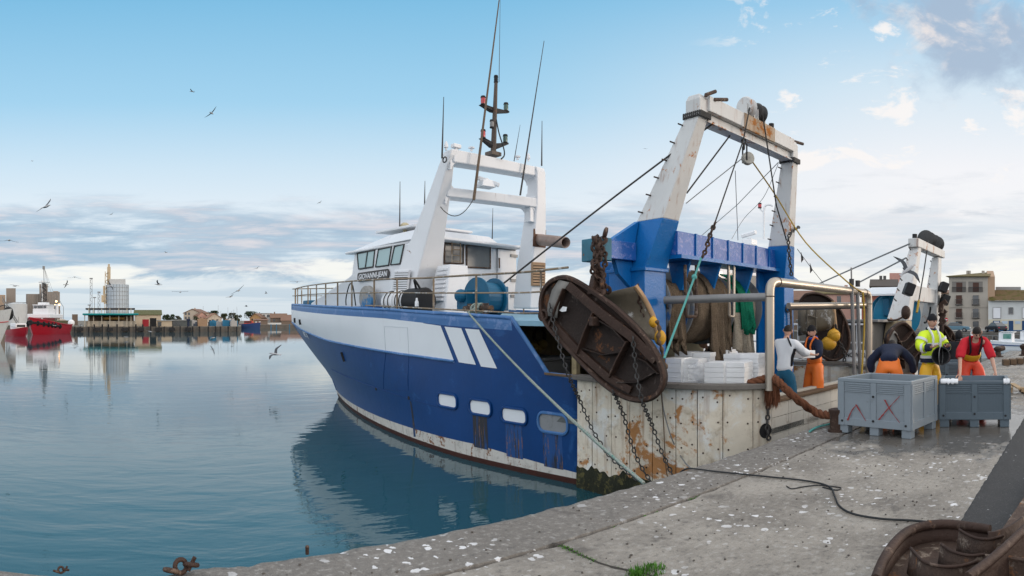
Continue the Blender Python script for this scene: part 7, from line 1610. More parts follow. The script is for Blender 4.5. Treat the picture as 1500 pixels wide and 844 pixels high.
for args in (('dark rounded tree left of the cream gabled house', 248, 250, 2.9, 461, 471, 0, 1), ('smaller grey green tree behind the office on the quay', 260, 255, 1.9, 463.5, 472, 2, 2), ('broad umbrella pine behind the orange roofed house', 311.5, 300, 3.6, 455.5, 463, 0, 3, True),
             ('low olive tree left of the wide umbrella pine', 329, 290, 2.3, 459.5, 470, 1, 4), ('second low olive tree beside the wide umbrella pine', 340, 285, 2.6, 459, 470, 2, 5), ('low tree before the wide umbrella pine', 349, 280, 1.9, 461, 471, 1, 9), ('widest umbrella pine on the far bank', 368, 305, 5.2, 456.5, 465.5, 0, 6, True),
             ('small dark tree by the pink house', 288, 262, 1.6, 463, 473, 1, 7), ('grey green tree at the far bank beside the trawler bow', 428, 310, 2.6, 462, 471, 2, 8)):
    tree(*args)
# ---------------------------------------------------------------- tugs and white boat at the left
def vessel(A, b, L, W, H, sheer, mt, bulw=None, z=WATER, band=None, full=.5):
    rows = []
    for k in range(15):
        t_ = k/14; y = lerp(0, L, t_); w_ = W/2*(1-max(0, (full-t_)/full)**2.4)*(1 if t_ < .85 else 1-(t_-.85)*.8); w_ = max(w_, .05); top = H+sheer*(1-t_)**2.2
        rk = -.35*top*(1-t_)**3
        rows.append([A.p(-w_, y+rk, z+top), A.p(-w_*.93, y+rk*.5, z+top*.5), A.p(-w_*.74, y+.8*(1-t_)**2, z-.3), A.p(w_*.74, y+.8*(1-t_)**2, z-.3), A.p(w_*.93, y+rk*.5, z+top*.5), A.p(w_, y+rk, z+top)])
    mb = MB(); mb.loft(rows); o = mb.build('hull', mt, b, smooth=40); return rows
tug = thing('tugboat', 'large red tugboat with white wheelhouse and black mast facing the harbour', 'tugboat', gxy(47, 133, WATER)); A = Fac(47, 133, .42)
tr = colr('tug_red', (.33, .010, .022), rough=.4, dirt=.15); rows = vessel(A, tug, 19, 6.2, 2.2, 1.7, tr, full=.42)
mb = MB(); mb.tube([r_[0] for r_ in rows][::-1]+[r_[5] for r_ in rows], .16, 5); mb.build('gunwale', tr, tug)
for k in range(13):
    t_ = k/12; i = int(abs(t_-.5)*2*7); s_ = 0 if t_ < .5 else 5; q = rows[i][s_].lerp(rows[i][1 if s_ == 0 else 4], .55); mb = MB(); mb.torus(q, A.f+V((0, 0, .1)), .42, .22, 12, 6); mb.build('tyre_fender', M['black'], tug)
mb = MB(); mb.tube([r_[0].lerp(r_[1], .55) for r_ in rows[7::-1]]+[r_[5].lerp(r_[4], .55) for r_ in rows[:8]], .30, 6); mb.build('fender_belt', M['black'], tug)
zq = lambda y: zat(y, 138)
mb = MB(); A.box(mb, -2.9, 2.9, 3.6, 12, zq(466), zq(460)); mb.build('deckhouse', M['white'], tug, bevel=.15)
mb = MB(); A.box(mb, -1.9, 1.9, 4.6, 9.5, zq(460), zq(452.5)); A.box(mb, -2.0, 2.0, 4.5, 9.6, zq(447.5), zq(446.3)); mb.build('deckhouse', M['white'], tug, bevel=.1)
mb = MB(); mb.loft([[A.p(x*k_, lerp(4.7, 9, yy), z) for x, yy in ((-1.7, 0), (1.7, 0), (1.7, 1), (-1.7, 1))] for z, k_ in ((zq(452.5), 1), (zq(447.5), 1.08))]); wh = mb.build('wheelhouse', M['white'], tug)
for x0, x1 in ((-1.55, -.85), (-.65, .65), (.85, 1.55)): mb = MB(); A.box(mb, x0, x1, 4.55, 4.66, zq(451.6), zq(448.2)); mb.build('window', wpane, wh)
mb = MB(); A.box(mb, -1.0, 1.0, 5.5, 8, zq(446.3), zq(443)); mb.build('top_bridge', M['white'], tug, bevel=.1)
mb = MB(); lattice(mb, A, 0, 7, zq(446), zq(414), .55, .30, 9, .10); mb.tube([A.p(-1.2, 7, zq(420)), A.p(1.2, 7, zq(420))], .07, 4); mb.tube([A.p(-1.4, 7, zq(413.5)), A.p(1.4, 7, zq(413.5))], .05, 4); mb.build('mast', M['black'], tug)
mb = MB()
for x in (-2.6, 2.6): mb.cyl(A.p(x*.8, 8.5, zq(460)), A.p(x*.8, 8.5, zq(444)), .4, n=10)
mb.build('funnel', M['white'], tug) if False else None
for x in (-2.1, 2.1): mb = MB(); mb.cyl(A.p(x, 10, zq(460)), A.p(x, 10, zq(445)), .42, n=10); mb.build('funnel', M['white'], tug)
t2 = thing('tugboat', 'smaller red boat with white cabin moored left of the large tug', 'tugboat', gxy(28, 122, WATER)); A = Fac(37, 118, -.35); rows = vessel(A, t2, 9, 3.4, 1.25, .7, tr)
mb = MB(); A.box(mb, -1.2, 1.2, 2.5, 6, zat(483, 118), zat(474, 118)); mb.build('cabin', M['white'], t2, bevel=.1)
mb = MB(); A.box(mb, -.9, .9, 2.44, 2.52, zat(479.5, 118), zat(476, 118)); mb.build('window', wpane, t2)
mb = MB(); mb.tube([A.p(0, 4, zat(474, 118)), A.p(0, 4, zat(464, 118))], .06, 5); mb.tube([A.p(-1.3, 1, zat(480, 118)), A.p(-1.3, 5, zat(479, 118))], .05, 4); mb.build('mast', M['galv'], t2)
wb = thing('fishing_boat', 'white boat with red line cut by the left edge of the photo', 'fishing boat', gxy(2, 84, WATER)); A = Fac(5, 84, -.75); rows = vessel(A, wb, 13, 4.6, 3.6, 1.3, colr('grubby_white_hull', (.55, .54, .52), dirt=.25, streak=.4, rough=.5))
mb = MB(); mb.tube([r_[5].lerp(r_[4], .75)+A.r*.04 for r_ in rows], .06, 5); mb.tube([r_[0].lerp(r_[1], .75)-A.r*.04 for r_ in rows], .06, 5); mb.build('red_line', M['red'], wb)
mb = MB(); mb.torus(rows[1][5].lerp(rows[1][4], .2), A.r, .75, .28, 16, 8); mb.build('tyre_fender', M['black'], wb)
mb = MB(); A.box(mb, -1.5, 1.5, 4, 9, 2.0, 4.2); mb.build('cabin', M['white'], wb, bevel=.1)
mb = MB(); mb.tube([A.p(1.9, 1.5, 2.2), A.p(1.6, 1.5, 4.0), A.p(.4, 2.5, 3.6)], .12, 5); mb.tube([A.p(1.2, 3, 2.2), A.p(1.4, 3, 3.7)], .12, 5); mb.build('davit', M['darkmetal'], wb)
# ================================================================ second trawler
b2 = thing('fishing_trawler', 'white rusty trawler with white gantry and teal net drum beyond the blue one', 'fishing boat', V((17.8, 8, WATER)))
YB = 5.0
mb = MB(); rows = []
for k in range(12):
    t_ = k/11; y = lerp(5.25, 25, t_); w_ = 3.1*(1-max(0, (t_-.55)/.45)**2.2)+.03; top = .62 if t_ < .30 else lerp(1.6, 2.4, (t_-.30)/.7); x = 17.8-.06*(y-5)
    rows.append([V((x-w_, y, top)), V((x-w_*.95, y, -.6)), V((x-w_*.8, y, -2.2)), V((x+w_*.8, y, -2.2)), V((x+w_*.95, y, -.6)), V((x+w_, y, top))])
mb.loft(rows); mb.build('hull', M['white_rusty'], b2, smooth=30)
mb = MB(); mb.box((17.8, 5.35, .68), (6.3, .3, .1)); mb.build('bulwark_cap', M['cap'], b2)
mb = MB(); q0, q1 = on_X(1233, 513.5, 14.72), on_X(1279, 513, 14.72); zt_, zb_ = q0.z+.02, on_X(1240, 528, 14.72).z
mb.hexa([V((14.70+dx, y, z)) for z in (zb_, zt_) for y in (q1.y-.1, q0.y+.6) for dx in (-.03, .03)]); nb2 = mb.build('name_board', M['white_clean'], b2)
c_ = on_X(1255, 520.5, 14.66); a_, b_ = on_X(1239.5, 520.5, 14.66), on_X(1272, 520.5, 14.66)
mb = MB(); text_mesh(mb, 'NOUVELLE', .17, V((14.66, (a_.y+b_.y)/2, c_.z)), (0, -1, 0), (0, 0, 1), fit=abs(a_.y-b_.y), bold=.008); mb.build('lettering', M['black'], nb2)
mb = MB()
for i in range(9): mb.tube([V((14.75, 6+i*.9, .62)), V((14.75, 6+i*.9, 1.6))], .03, 5)
for z in (1.1, 1.6): mb.tube([V((14.75, 5.8, z)), V((14.75, 14, z))], .03, 5)
mb.build('railing', M['white'], b2)
mb = MB(); mb.hexa([V((x, y, z)) for z in (.4, 4.0) for y in (12.2, 17) for x in (16.2, 19.8)]); h2 = mb.build('wheelhouse', M['white'], b2, bevel=.1)
for x in (16.6, 17.8, 19.0): mb = MB(); mb.box((x+.2, 12.18, 3.1), (.8, .05, .7)); mb.build('window', wpane, h2)
q = at(1098, 352, 25.5); mb = MB(); mb.box(q+V((0, 0, -.1)), (.5, .5, .25)); mb.box(q+V((0, 0, -.45)), (1.2, 1.0, .12)); mb.cyl(q+V((0, 0, -1.0)), q+V((0, 0, .1)), .10); mb.build('radar', M['white_clean'], b2, bevel=.03)
a, b = at(1087, 346, 25.6), at(1107, 340, 25.2); mb = MB(); mb.tube([a, b], .10, 6); mb.build('scanner_bar', M['white_clean'], b2)
mb = MB(); mb.tube(crv([at(1119, 350, 25), at(1119, 312, 25), at(1121, 302, 25), at(1127, 300, 25), at(1132, 302, 25)], 5), .045, 6); mb.tube([at(1113, 306, 25), at(1119, 312, 25)], .03, 5); mb.build('lamp_arm', M['white_clean'], b2); lamp(b2, at(1113, 304, 25), M['redlamp'], .08, .14)
g2 = M['white_rusty']
def quadleg(cs, d0, d1, nm='gantry_leg', mt=g2):
    tl, tr_, br_, bl_ = [on_Y(x, y, YB) for x, y in cs]; mb = MB()
    mb.loft([[bl_, br_, br_+V((0, d1, 0)), bl_+V((0, d1, 0))], [tl, tr_, tr_+V((0, d0, 0)), tl+V((0, d0, 0))]]); return mb.build(nm, mt, b2, bevel=.03)
L2_ = quadleg([(1346.5, 357), (1351, 358), (1336, 470), (1328, 470)], .27, .62)
low = quadleg([(1328, 470), (1336, 470), (1334, 560), (1322, 560)], .62, .8, 'gantry_foot', paint('rust_cream', (.42, .34, .22), .6, .2, 1.5, rust=.4, rscale=1.5, streak=.5, dirt=.3))
quadleg([(1375, 377), (1379.5, 378), (1378, 490), (1371, 490)], .25, .62); quadleg([(1371, 490), (1378, 490), (1377, 560), (1370, 560)], .62, .7, 'gantry_foot')
tl, tr_ = on_Y(1346, 346, YB), on_Y(1383, 370.5, YB); zz = (tl.z+tr_.z)/2
mb = MB(); mb.hexa([V((x, y, z)) for z in (zz-.27, zz) for y in (YB-.03, YB+.30) for x in (tl.x-.15, tr_.x)]); mb.build('gantry_crossbeam', g2, b2, bevel=.02)
q0, q1 = on_Y(1341, 422, YB), on_Y(1373, 432, YB); mb = MB(); mb.hexa([V((x, y, z)) for z in (2.30, 2.78) for y in (YB+.05, YB+.35) for x in (q0.x-.1, q1.x+.1)]); mb.build('gantry_brace', g2, b2, bevel=.02)
for px in (1358, 1370):
    q = on_Y(px, 352, YB+.3); mb = MB(); mb.lathe(V((q.x-.25, q.y, zz+.26)), (1, 0, 0), [(0, .22), (.04, .29), (.12, .2), (.38, .2), (.46, .29), (.5, .22)], 20); mb.build('sheave', M['darkmetal'], b2, smooth=40)
q = on_Y(1340, 344, YB+.4); mb = MB(); mb.cyl(V((q.x, q.y, zz)), V((q.x, q.y, zz+.28)), .08); mb.build('work_lamp', M['black'], b2)
for x, y in ((1331.5, 424), (1382, 421), (1384, 439)):
    q = on_Y(x, y, YB-.2); mb = MB(); mb.box(q, (.42, .26, .34), Matrix.Rotation(.5, 3, 'Z') @ Matrix.Rotation(.35, 3, 'X')); mb.build('floodlight', M['black'], b2, bevel=.03)
for k in range(6):
    q = on_Y(1334-4.2*k, 366+15*k, YB+.2); mb = MB(); mb.tube([q, q+V((-.18, 0, .05))], .02, 5); mb.build('leg_rung', M['darkmetal'], b2)
    q = on_Y(1365-.8*k, 385+11*k, YB+.3); mb = MB(); mb.tube([q, q+V((-.18, 0, .05))], .02, 5); mb.build('leg_rung', M['darkmetal'], b2)
tc = at(1315, 462, 19.3); ta = V((ray(1315).x, ray(1315).y+.25, 0)).normalized(); mb = MB(); mb.lathe(tc, ta, [(0, .62), (.05, .80), (.10, .80), (.14, .35), (.9, .35), (.94, .80), (1.0, .80), (1.02, .5)], 36); mb.build('net_drum', paint('teal_drum', (.008, .17, .30), .4, .2, dirt=.3), b2, smooth=35)
mb = MB(); mb.box(at(1299, 450, 19.15), (.18, .22, .6)); mb.build('drum_motor', M['teal'], b2, bevel=.05)
mb = MB(); q = at(1300, 429, 19.5); mb.prism([q+V((-.6, -.5, -.12)), q+V((.9, -.5, .18)), q+V((.9, .9, .18)), q+V((-.6, .9, -.12))], (0, 0, .06)); mb.build('awning', M['white_clean'], b2)
mb = MB(); mb.torus(on_Y(1358, 458, YB+.2), (0, 1, .2), .35, .035, 16, 5, .2, 2.6); mb.build('hydraulic_hose', M['cable'], b2)
mb = MB(); mb.tube(sag(on_Y(1300, 468, YB+.4), on_Y(1332, 455, YB), .12), .03, 5); mb.ball(on_Y(1327, 458, YB-.1), (.14, .14, .2)); mb.build('tackle', M['rust'], b2)
rope('warp_wire', [on_Y(1333, 357, YB+.2), at(1253, 393, 30), at(1180, 425, 42)] if False else [on_Y(1333, 357, YB+.2), at(1190, 420, 22)], .025, M['galv'], 'upper grey stay running left from the white gantry head', 'wire'); rope('warp_wire', [on_Y(1327, 378, YB+.3), at(1258, 414, 20)], .025, M['galv'], 'lower grey stay running left from the white gantry leg', 'wire')
rope('hoist_wire', [on_Y(1360, 352, YB), on_Y(1353, 400, YB-.05), on_Y(1346, 440, YB-.1)], .02, M['wire'], 'dark hoist wire inside the white gantry', 'wire'); rope('hoist_wire', [on_Y(1346, 440, YB-.1), on_Y(1343, 458, YB-.1)], .035, M['ropeyellow'], 'short yellow rope end inside the white gantry', 'rope')
# trawl doors of the second trawler
def dark_door(lab, A_, B_, outline, ribs, grey=None):
    c_ = (sum(p[0] for p in outline)/len(outline), sum(p[1] for p in outline)/len(outline)); O = on_plane(*c_, A_, B_); ex = V((B_.x-A_.x, B_.y-A_.y, 0)).normalized()
    d = thing('trawl_door', lab, 'trawl door', O); o = [loc2(on_plane(x, y, A_, B_), O, ex, (0, 0, 1)) for x, y in outline]; o = [(p.x, p.y) for p in crv([V((x, y, 0)) for x, y in o+o[:1]], 3)[:-1]][::-1]
    pt, nz, pl = trawl_plate(d, O, ex, (0, 0, 1), o, [rusto, M['rust']], .05, .14, .10); s = 1 if nz.dot(V((0, 0, EYE))-O) > 0 else -1
    for rb in ribs:
        P = crv([on_plane(x, y, A_, B_)+nz*s*.02 for x, y in rb], 5); mb = MB(); mb.grid([[p-nz*s*.06, p+nz*s*.10] for p in P]); mb.build('curved_vane', M['rust'], d, solid=.02)
    if grey: mb = MB(); mb.ngon([on_plane(x, y, A_, B_)+nz*s*.05 for x, y in grey]); mb.build('leading_edge_plate', greyplate, d, solid=.02)
dark_door('dark ribbed trawl door with grey edge hanging below the white gantry', V((13.9, 5.2)), V((15.4, 4.5)), [(1300, 497), (1306, 484), (1318, 474), (1328, 476), (1340, 492), (1346, 512), (1346, 535), (1330, 548), (1312, 540), (1303, 520)],
          [((1312, 500), (1322, 498), (1334, 484)), ((1312, 512), (1326, 512), (1340, 498)), ((1316, 526), (1330, 528), (1344, 514)), ((1308, 488), (1318, 508), (1322, 540))], [(1301, 497), (1308, 484), (1313, 490), (1312, 507), (1304, 512)])
dark_door('small dark triangular trawl door right of the white gantry', V((18.4, 4.7)), V((19.3, 4.2)), [(1381, 476), (1388, 480), (1396, 490), (1399, 502), (1396, 511), (1382, 512), (1379, 495)], [((1381, 484), (1389, 497), (1397, 500)), ((1381, 498), (1389, 496), (1392, 485))])
mb = MB(); r = random.Random(2)
for i in range(10): q = on_Y(1380+r.uniform(-1.5, 1.5), 445+i*7, 4.8); mb.box(q, (.16, .16, .3), Matrix.Rotation(r.uniform(0, 1), 3, 'X'))
tag(mb.build('chain_bundle', M['rust']), 'rusty bundle of chain and shackles down the far leg of the white gantry', 'chain')
for i, (x, y, D, r_) in enumerate(((1262, 495, 17.5, .34), (1267, 488, 17.6, .22))):
    mb = MB(); mb.ball(at(x, y, D), (r_, r_, r_*1.5)); tag(mb.build('buoy', paint('amber_buoy', (.50, .27, .02), .5, .15, dirt=.3), smooth=60), 'amber buoy on the second trawler behind the pipe frame, the %s' % ('larger one', 'smaller upper one')[i], 'buoy')
for i in range(6):
    q = at(1280+i*4.2, 487+r.uniform(-3, 5), 18+r.uniform(0, .8)); mb = MB(); mb.box(q, (r.uniform(.25, .5), .4, r.uniform(.25, .55)), Matrix.Rotation(r.uniform(0, 1), 3, 'Z')); tag(mb.build('gear_box', [M['white_clean'], M['darkmetal'], M['red'], M['galv']][i % 4], bevel=.03), 'deck gear box in the clutter below the teal drum', 'gear', 'deck clutter of the second trawler')
mb = MB(); q = at(1240, 500, 17.0); mb.hexa([q+V((x, y, z)) for z in (-.9, .55) for y in (-1, 1) for x in (-.7, 1.6)]); mb.hexa([q+V((x, y, z)) for z in (.55, .63) for y in (-1.3, 1.2) for x in (-.9, 1.8)]); tag(mb.build('deck_shelter', M['galv'], bevel=.02), 'grey flat roofed deck shelter behind the dark starboard door', 'shelter')
# ================================================================ right bank: houses, cars, boats
rb = 96
ap = thing('apartment_building', 'four storey grey apartment building with balconies and a mossy roof', 'building', gxy(1418, 98)); A = Fac(1418, 98); zr_ = lambda y: zat(y, 98)
apw = colr('stone_grey_render', (.40, .36, .31), dirt=.2, streak=.2, scale=.3); x0, x1 = A.x(1390), A.x(1447)
mb = MB(); A.box(mb, x0, x1, 0, 9, -.5, zr_(405.5)); mb.build('wall', apw, ap)
mb = MB(); mb.loft([[A.p(x1+.01, 0, -.5), A.p(x1+.01, 9, -.5), A.p(x1+.01, 9, zr_(396)), A.p(x1+.01, 6.5, zr_(392)), A.p(x1+.01, 0, zr_(405))], [A.p(x1+1.2, 0.3, -.5), A.p(x1+1.2, 9, -.5), A.p(x1+1.2, 9, zr_(396)), A.p(x1+1.2, 6.5, zr_(392)), A.p(x1+1.2, .3, zr_(405))]]); mb.build('gable_wall', colr('sunlit_gable_render', (.40, .27, .18), dirt=.2), ap)  # warm low sun on this side wall put into the render colour
mb = MB(); mb.loft([[A.p(x0-.5, -.6, zr_(405.5)), A.p(x0-.5, -.6, zr_(404.8)), A.p(x0+3.2, 6.5, zr_(400)), A.p(x0+.5, 9, zr_(404))], [A.p(x1+.3, -.6, zr_(405.5)), A.p(x1+.3, -.6, zr_(404.8)), A.p(x1+1.0, 6.5, zr_(393.5)), A.p(x1+1.0, 9, zr_(398))]]); rf = mb.build('roof', mosst, ap)
for px in (1417.5, 1420, 1441): mb = MB(); A.box(mb, A.x(px)-.25, A.x(px)+.25, 3.4, 4, zr_(402), zr_(394)); mb.build('chimney', apw, rf)
mb = MB(); A.box(mb, x0-.1, x1+.1, -.12, 0, zr_(450.5), zr_(449.7)); mb.build('string_course', apw, ap)
for a, b in ((1394.5, 1415), (1418.5, 1439.5)):
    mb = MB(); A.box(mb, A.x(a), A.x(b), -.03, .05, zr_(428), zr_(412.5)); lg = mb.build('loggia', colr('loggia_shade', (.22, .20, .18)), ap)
    mid_ = (a+b)/2; mb = MB(); A.box(mb, A.x(mid_-4), A.x(mid_+5), -.06, -.02, zr_(428), zr_(414)); mb.build('window', colr('brown_shutter', (.085, .045, .035)), lg)
    mb = MB()
    for k in range(16): x = A.x(lerp(a, b, k/15)); mb.tube([A.p(x, -.12, zr_(428)), A.p(x, -.12, zr_(421))], .025, 4)
    mb.tube([A.p(A.x(a), -.12, zr_(421)), A.p(A.x(b), -.12, zr_(421))], .04, 4); mb.build('balcony_rail', M['darkmetal'], lg)
for ci, (a, b) in enumerate(((1400, 1409.5), (1424.5, 1434))):
    for ri, (ya, yb_) in enumerate(((432.5, 446), (452, 465.5), (470.5, 479.5))):
        wm = colr('brown_shutter', (.085, .045, .035)) if (ci == 0 and ri < 2) else wpane
        mb = MB(); A.box(mb, A.x(a), A.x(b), -.05, .03, zr_(yb_), zr_(ya)); w__ = mb.build('window', wm, ap)
        mb = MB(); pth = [A.p(A.x(x), -.07, zr_(y)) for x, y in ((a, yb_), (a, ya), (b, ya), (b, yb_), (a, yb_))]; mb.tube(pth, .06, 4); mb.build('window_frame', apw, w__)
        if ri < 2:
            mb = MB()
            for k in range(9): x = A.x(lerp(a-1, b+1, k/8)); mb.tube([A.p(x, -.45, zr_(yb_)), A.p(x, -.45, zr_(yb_-7))], .025, 4)
            mb.tube([A.p(A.x(a-1), -.45, zr_(yb_-7)), A.p(A.x(b+1), -.45, zr_(yb_-7))], .04, 4); A.box(mb, A.x(a-1), A.x(b+1), -.5, 0, zr_(yb_+1), zr_(yb_)); mb.build('balcony', M['darkmetal'], w__)
mb = MB(); A.box(mb, x0-.05, x1+.05, -.06, 0, -.5, zr_(481.5)); mb.build('plinth', colr('pale_plinth', (.48, .46, .43)), ap)
wh_ = thing('town_house', 'long low white house with blue doors and a mossy tiled roof', 'house', gxy(1480, 97)); A = Fac(1484, 97); zw = lambda y: zat(y, 97)
mb = MB(); A.box(mb, A.x(1447.5), A.x(1530), .05, 9, -.5, zw(440.5)); mb.build('wall', colr('white_facade', (.58, .59, .58), dirt=.15, streak=.15), wh_)
mb = MB(); A.box(mb, A.x(1448), A.x(1530), 0, .06, -.3, zw(468)); mb.build('ground_floor_panel', colr('cream_facade', (.58, .54, .42), dirt=.1), wh_)
mb = MB(); A.box(mb, A.x(1447), A.x(1530), -.06, .02, -.5, zw(483.7)); mb.build('plinth', colr('blue_plinth', (.03, .10, .22)), wh_)
tiles = colr('mossy_pantiles', (.22, .15, .075), scale=1.2, dirt=.4, col2=(.13, .12, .03, 1), c2=.5, c2scale=1.0)
mb = MB(); n = 70
for k in range(n):
    xa, xb = lerp(A.x(1448.5), A.x(1531), k/n), lerp(A.x(1448.5), A.x(1531), (k+1)/n); xm = (xa+xb)/2
    mb.loft([[A.p(xa, y, z), A.p(xm, y, z+.10), A.p(xb, y, z), A.p(xm, y, z-.15)] for y, z in ((-.5, zw(440)), (5, zw(423)))])
rf = mb.build('roof', tiles, wh_)
mb = MB(); A.box(mb, A.x(1457), A.x(1496), 5.5, 9, zw(424), zw(417.5)); mb.build('roof_extension', grey_w, wh_)
for a, b, ya, yb_, mt in ((1454.5, 1466, 450.5, 466.5, M['white_clean']), (1477.5, 1484, 450.5, 460, wpane), (1497.5, 1505, 450.5, 466.5, M['white_clean'])):
    mb = MB(); A.box(mb, A.x(a), A.x(b), 0.0, .08, zw(yb_), zw(ya)); w__ = mb.build('window', mt, wh_); mb = MB(); mb.tube([A.p(A.x(x), -.01, zw(y)) for x, y in ((a, yb_), (a, ya), (b, ya), (b, yb_), (a, yb_))], .06, 4); mb.build('window_frame', grey_w, w__)
db = colr('deep_blue_door', (.015, .055, .14), rough=.4)
for a, b, ya, yb_ in ((1454.5, 1465, 470, 484), (1477.5, 1484.3, 470, 487), (1497, 1505, 470, 484)):
    mb = MB(); A.box(mb, A.x(a), A.x(b), -.05, .03, zw(yb_), zw(ya)); d_ = mb.build('door', db, wh_)
    if a < 1460 : mb = MB(); A.box(mb, A.x(a+1.4), A.x(b-1.4), -.08, -.04, zw(484), zw(471.3)); mb.build('door_panel', M['white_clean'], d_); mb = MB(); A.box(mb, A.x(a+3), A.x(b-3), -.11, -.07, zw(480), zw(473)); mb.build('notice', M['black'], d_)
for a, b in ((1467.5, 1476), (1487, 1495)):
    mb = MB(); A.box(mb, A.x(a), A.x(b), -.04, .03, zw(474.5), zw(470.5)); mb.build('wall_sign', colr('pale_blue_sign', (.42, .52, .62)), wh_)
house('pink house with olive roof behind the starboard trawl door', 1196, 1256, 492, 431, 421, 105, pink_w, mosst, 10, ((1226, 1232, 434, 444), (1206, 1212, 438, 446)), False, (1240,))
house('low brown roofed house beside the blue gantry leg', 1160, 1203, 492, 440, 424, 112, brown_w, tile, 9)
house('dark grey house with a steep lean-to roof left of the white gantry', 1276, 1314, 492, 420, 406, 112, colr('dark_slate_wall', (.10, .095, .09)), colr('dark_slate', (.09, .075, .065)), 12, chim=(1290, 1296))
house('salmon pink block rising behind the dark grey house', 1303, 1337, 492, 400, 399.5, 125, colr('salmon_render', (.52, .28, .23), dirt=.2), None, 10, cat='building', name='town_house')
house('red brick house with small windows below the dark grey house', 1262, 1296, 492, 433, 428, 100, colr('red_brick_render', (.27, .09, .06)), tile, 7, ((1268, 1272, 440, 448), (1284, 1288, 440, 448)))
house('orange fronted house partly hidden by the teal drum', 1297, 1330, 492, 440, 434, 102, colr('orange_render', (.50, .27, .08)), tile, 7)
house('cream house seen between the white gantry and the apartment building', 1366, 1391, 492, 430, 423, 118, cream_w, tile, 9, ((1378, 1381, 440, 448), (1385, 1388, 440, 448)))
house('white house seen inside the white gantry', 1335, 1368, 492, 442, 436, 120, white_w, tile, 9)
house('long pale house at the far end behind the net drums', 1090, 1165, 492, 442, 434, 125, white_w, tile, 9)
sg = thing('road_sign', 'round red no entry sign on a post by the apartment building', 'road sign', gxy(1386, 92)); A = Fac(1386, 92)
mb = MB(); mb.tube([A.p(0, 0, 0), A.p(0, 0, 1.9)], .05, 6); mb.build('post', M['galv'], sg); mb = MB(); mb.cyl(A.p(0, -.06, zat(468.5, 92)), A.p(0, -.12, zat(468.5, 92)), .30, n=20); pl_ = mb.build('sign_plate', M['red'], sg); mb = MB(); A.box(mb, -.2, .2, -.14, -.11, zat(468.5, 92)-.06, zat(468.5, 92)+.06); mb.build('white_bar', M['white_clean'], pl_)
def car(lab, px, D, yaw, mt, L=4.3, hatch=False):
    A = Fac(px, D, yaw); c_ = thing('parked_car', lab, 'car', A.p(0, 0, 0)); W = .85
    prof_b = [(-L/2, .35), (-L/2+.02, .72), (-L/2+.25, .86), (-.95 if not hatch else -1.0, .92), (L/2-.9, .93), (L/2-.15, .85 if not hatch else .95), (L/2, .6), (L/2, .35)]
    mb = MB(); mb.loft([[A.p(x, y*1.0, z) for x, z in prof_b] for y in (-W, W)]); mb.build('body', mt, c_, bevel=.08)
    rp = [(-1.15, .90), (-.35, 1.40), (.75, 1.42), (L/2-.75 if not hatch else L/2-.25, .92)]
    mb = MB(); mb.loft([[A.p(x*(1 if k == 0 else 1), y*(.95 if z < 1 else .78), z) for x, z in rp] for k, y in enumerate((-W, W))]); cb = mb.build('cabin', wpane, c_, bevel=.05)
    mb = MB(); mb.hexa([A.p(x, y, z) for z in (1.395, 1.45) for y in (-W*.76, W*.76) for x in (-.32, .72)]); mb.build('roof', mt, c_, bevel=.03)
    for x in (-L/2+.8, L/2-.8):
        for y in (-W, W):
            mb = MB(); mb.cyl(A.p(x, y-.1, .31), A.p(x, y+.1, .31), .31, n=18); w__ = mb.build('wheel', M['black'], c_); mb = MB(); mb.cyl(A.p(x, y-.115, .31), A.p(x, y+.115, .31), .19, n=14); mb.build('rim', M['galv'], w__)
    for y in (-.6, .6):
        mb = MB(); mb.box(A.p(-L/2+.0, y, .66), (.16, .16, .14)); mb.build('headlight', M['white_clean'], c_); mb = MB(); mb.box(A.p(L/2-.02, y, .72), (.14, .14, .16)); mb.build('tail_light', M['redlamp'], c_)
car('blue grey saloon car parked before the apartment building', 1400, 88, PI+.1, paint('car_blue_grey', (.10, .19, .25), .3, .04)); car('dark hatchback parked before the white house', 1459, 86, 1.05, paint('car_black', (.02, .022, .028), .25, .04), 3.9, True)
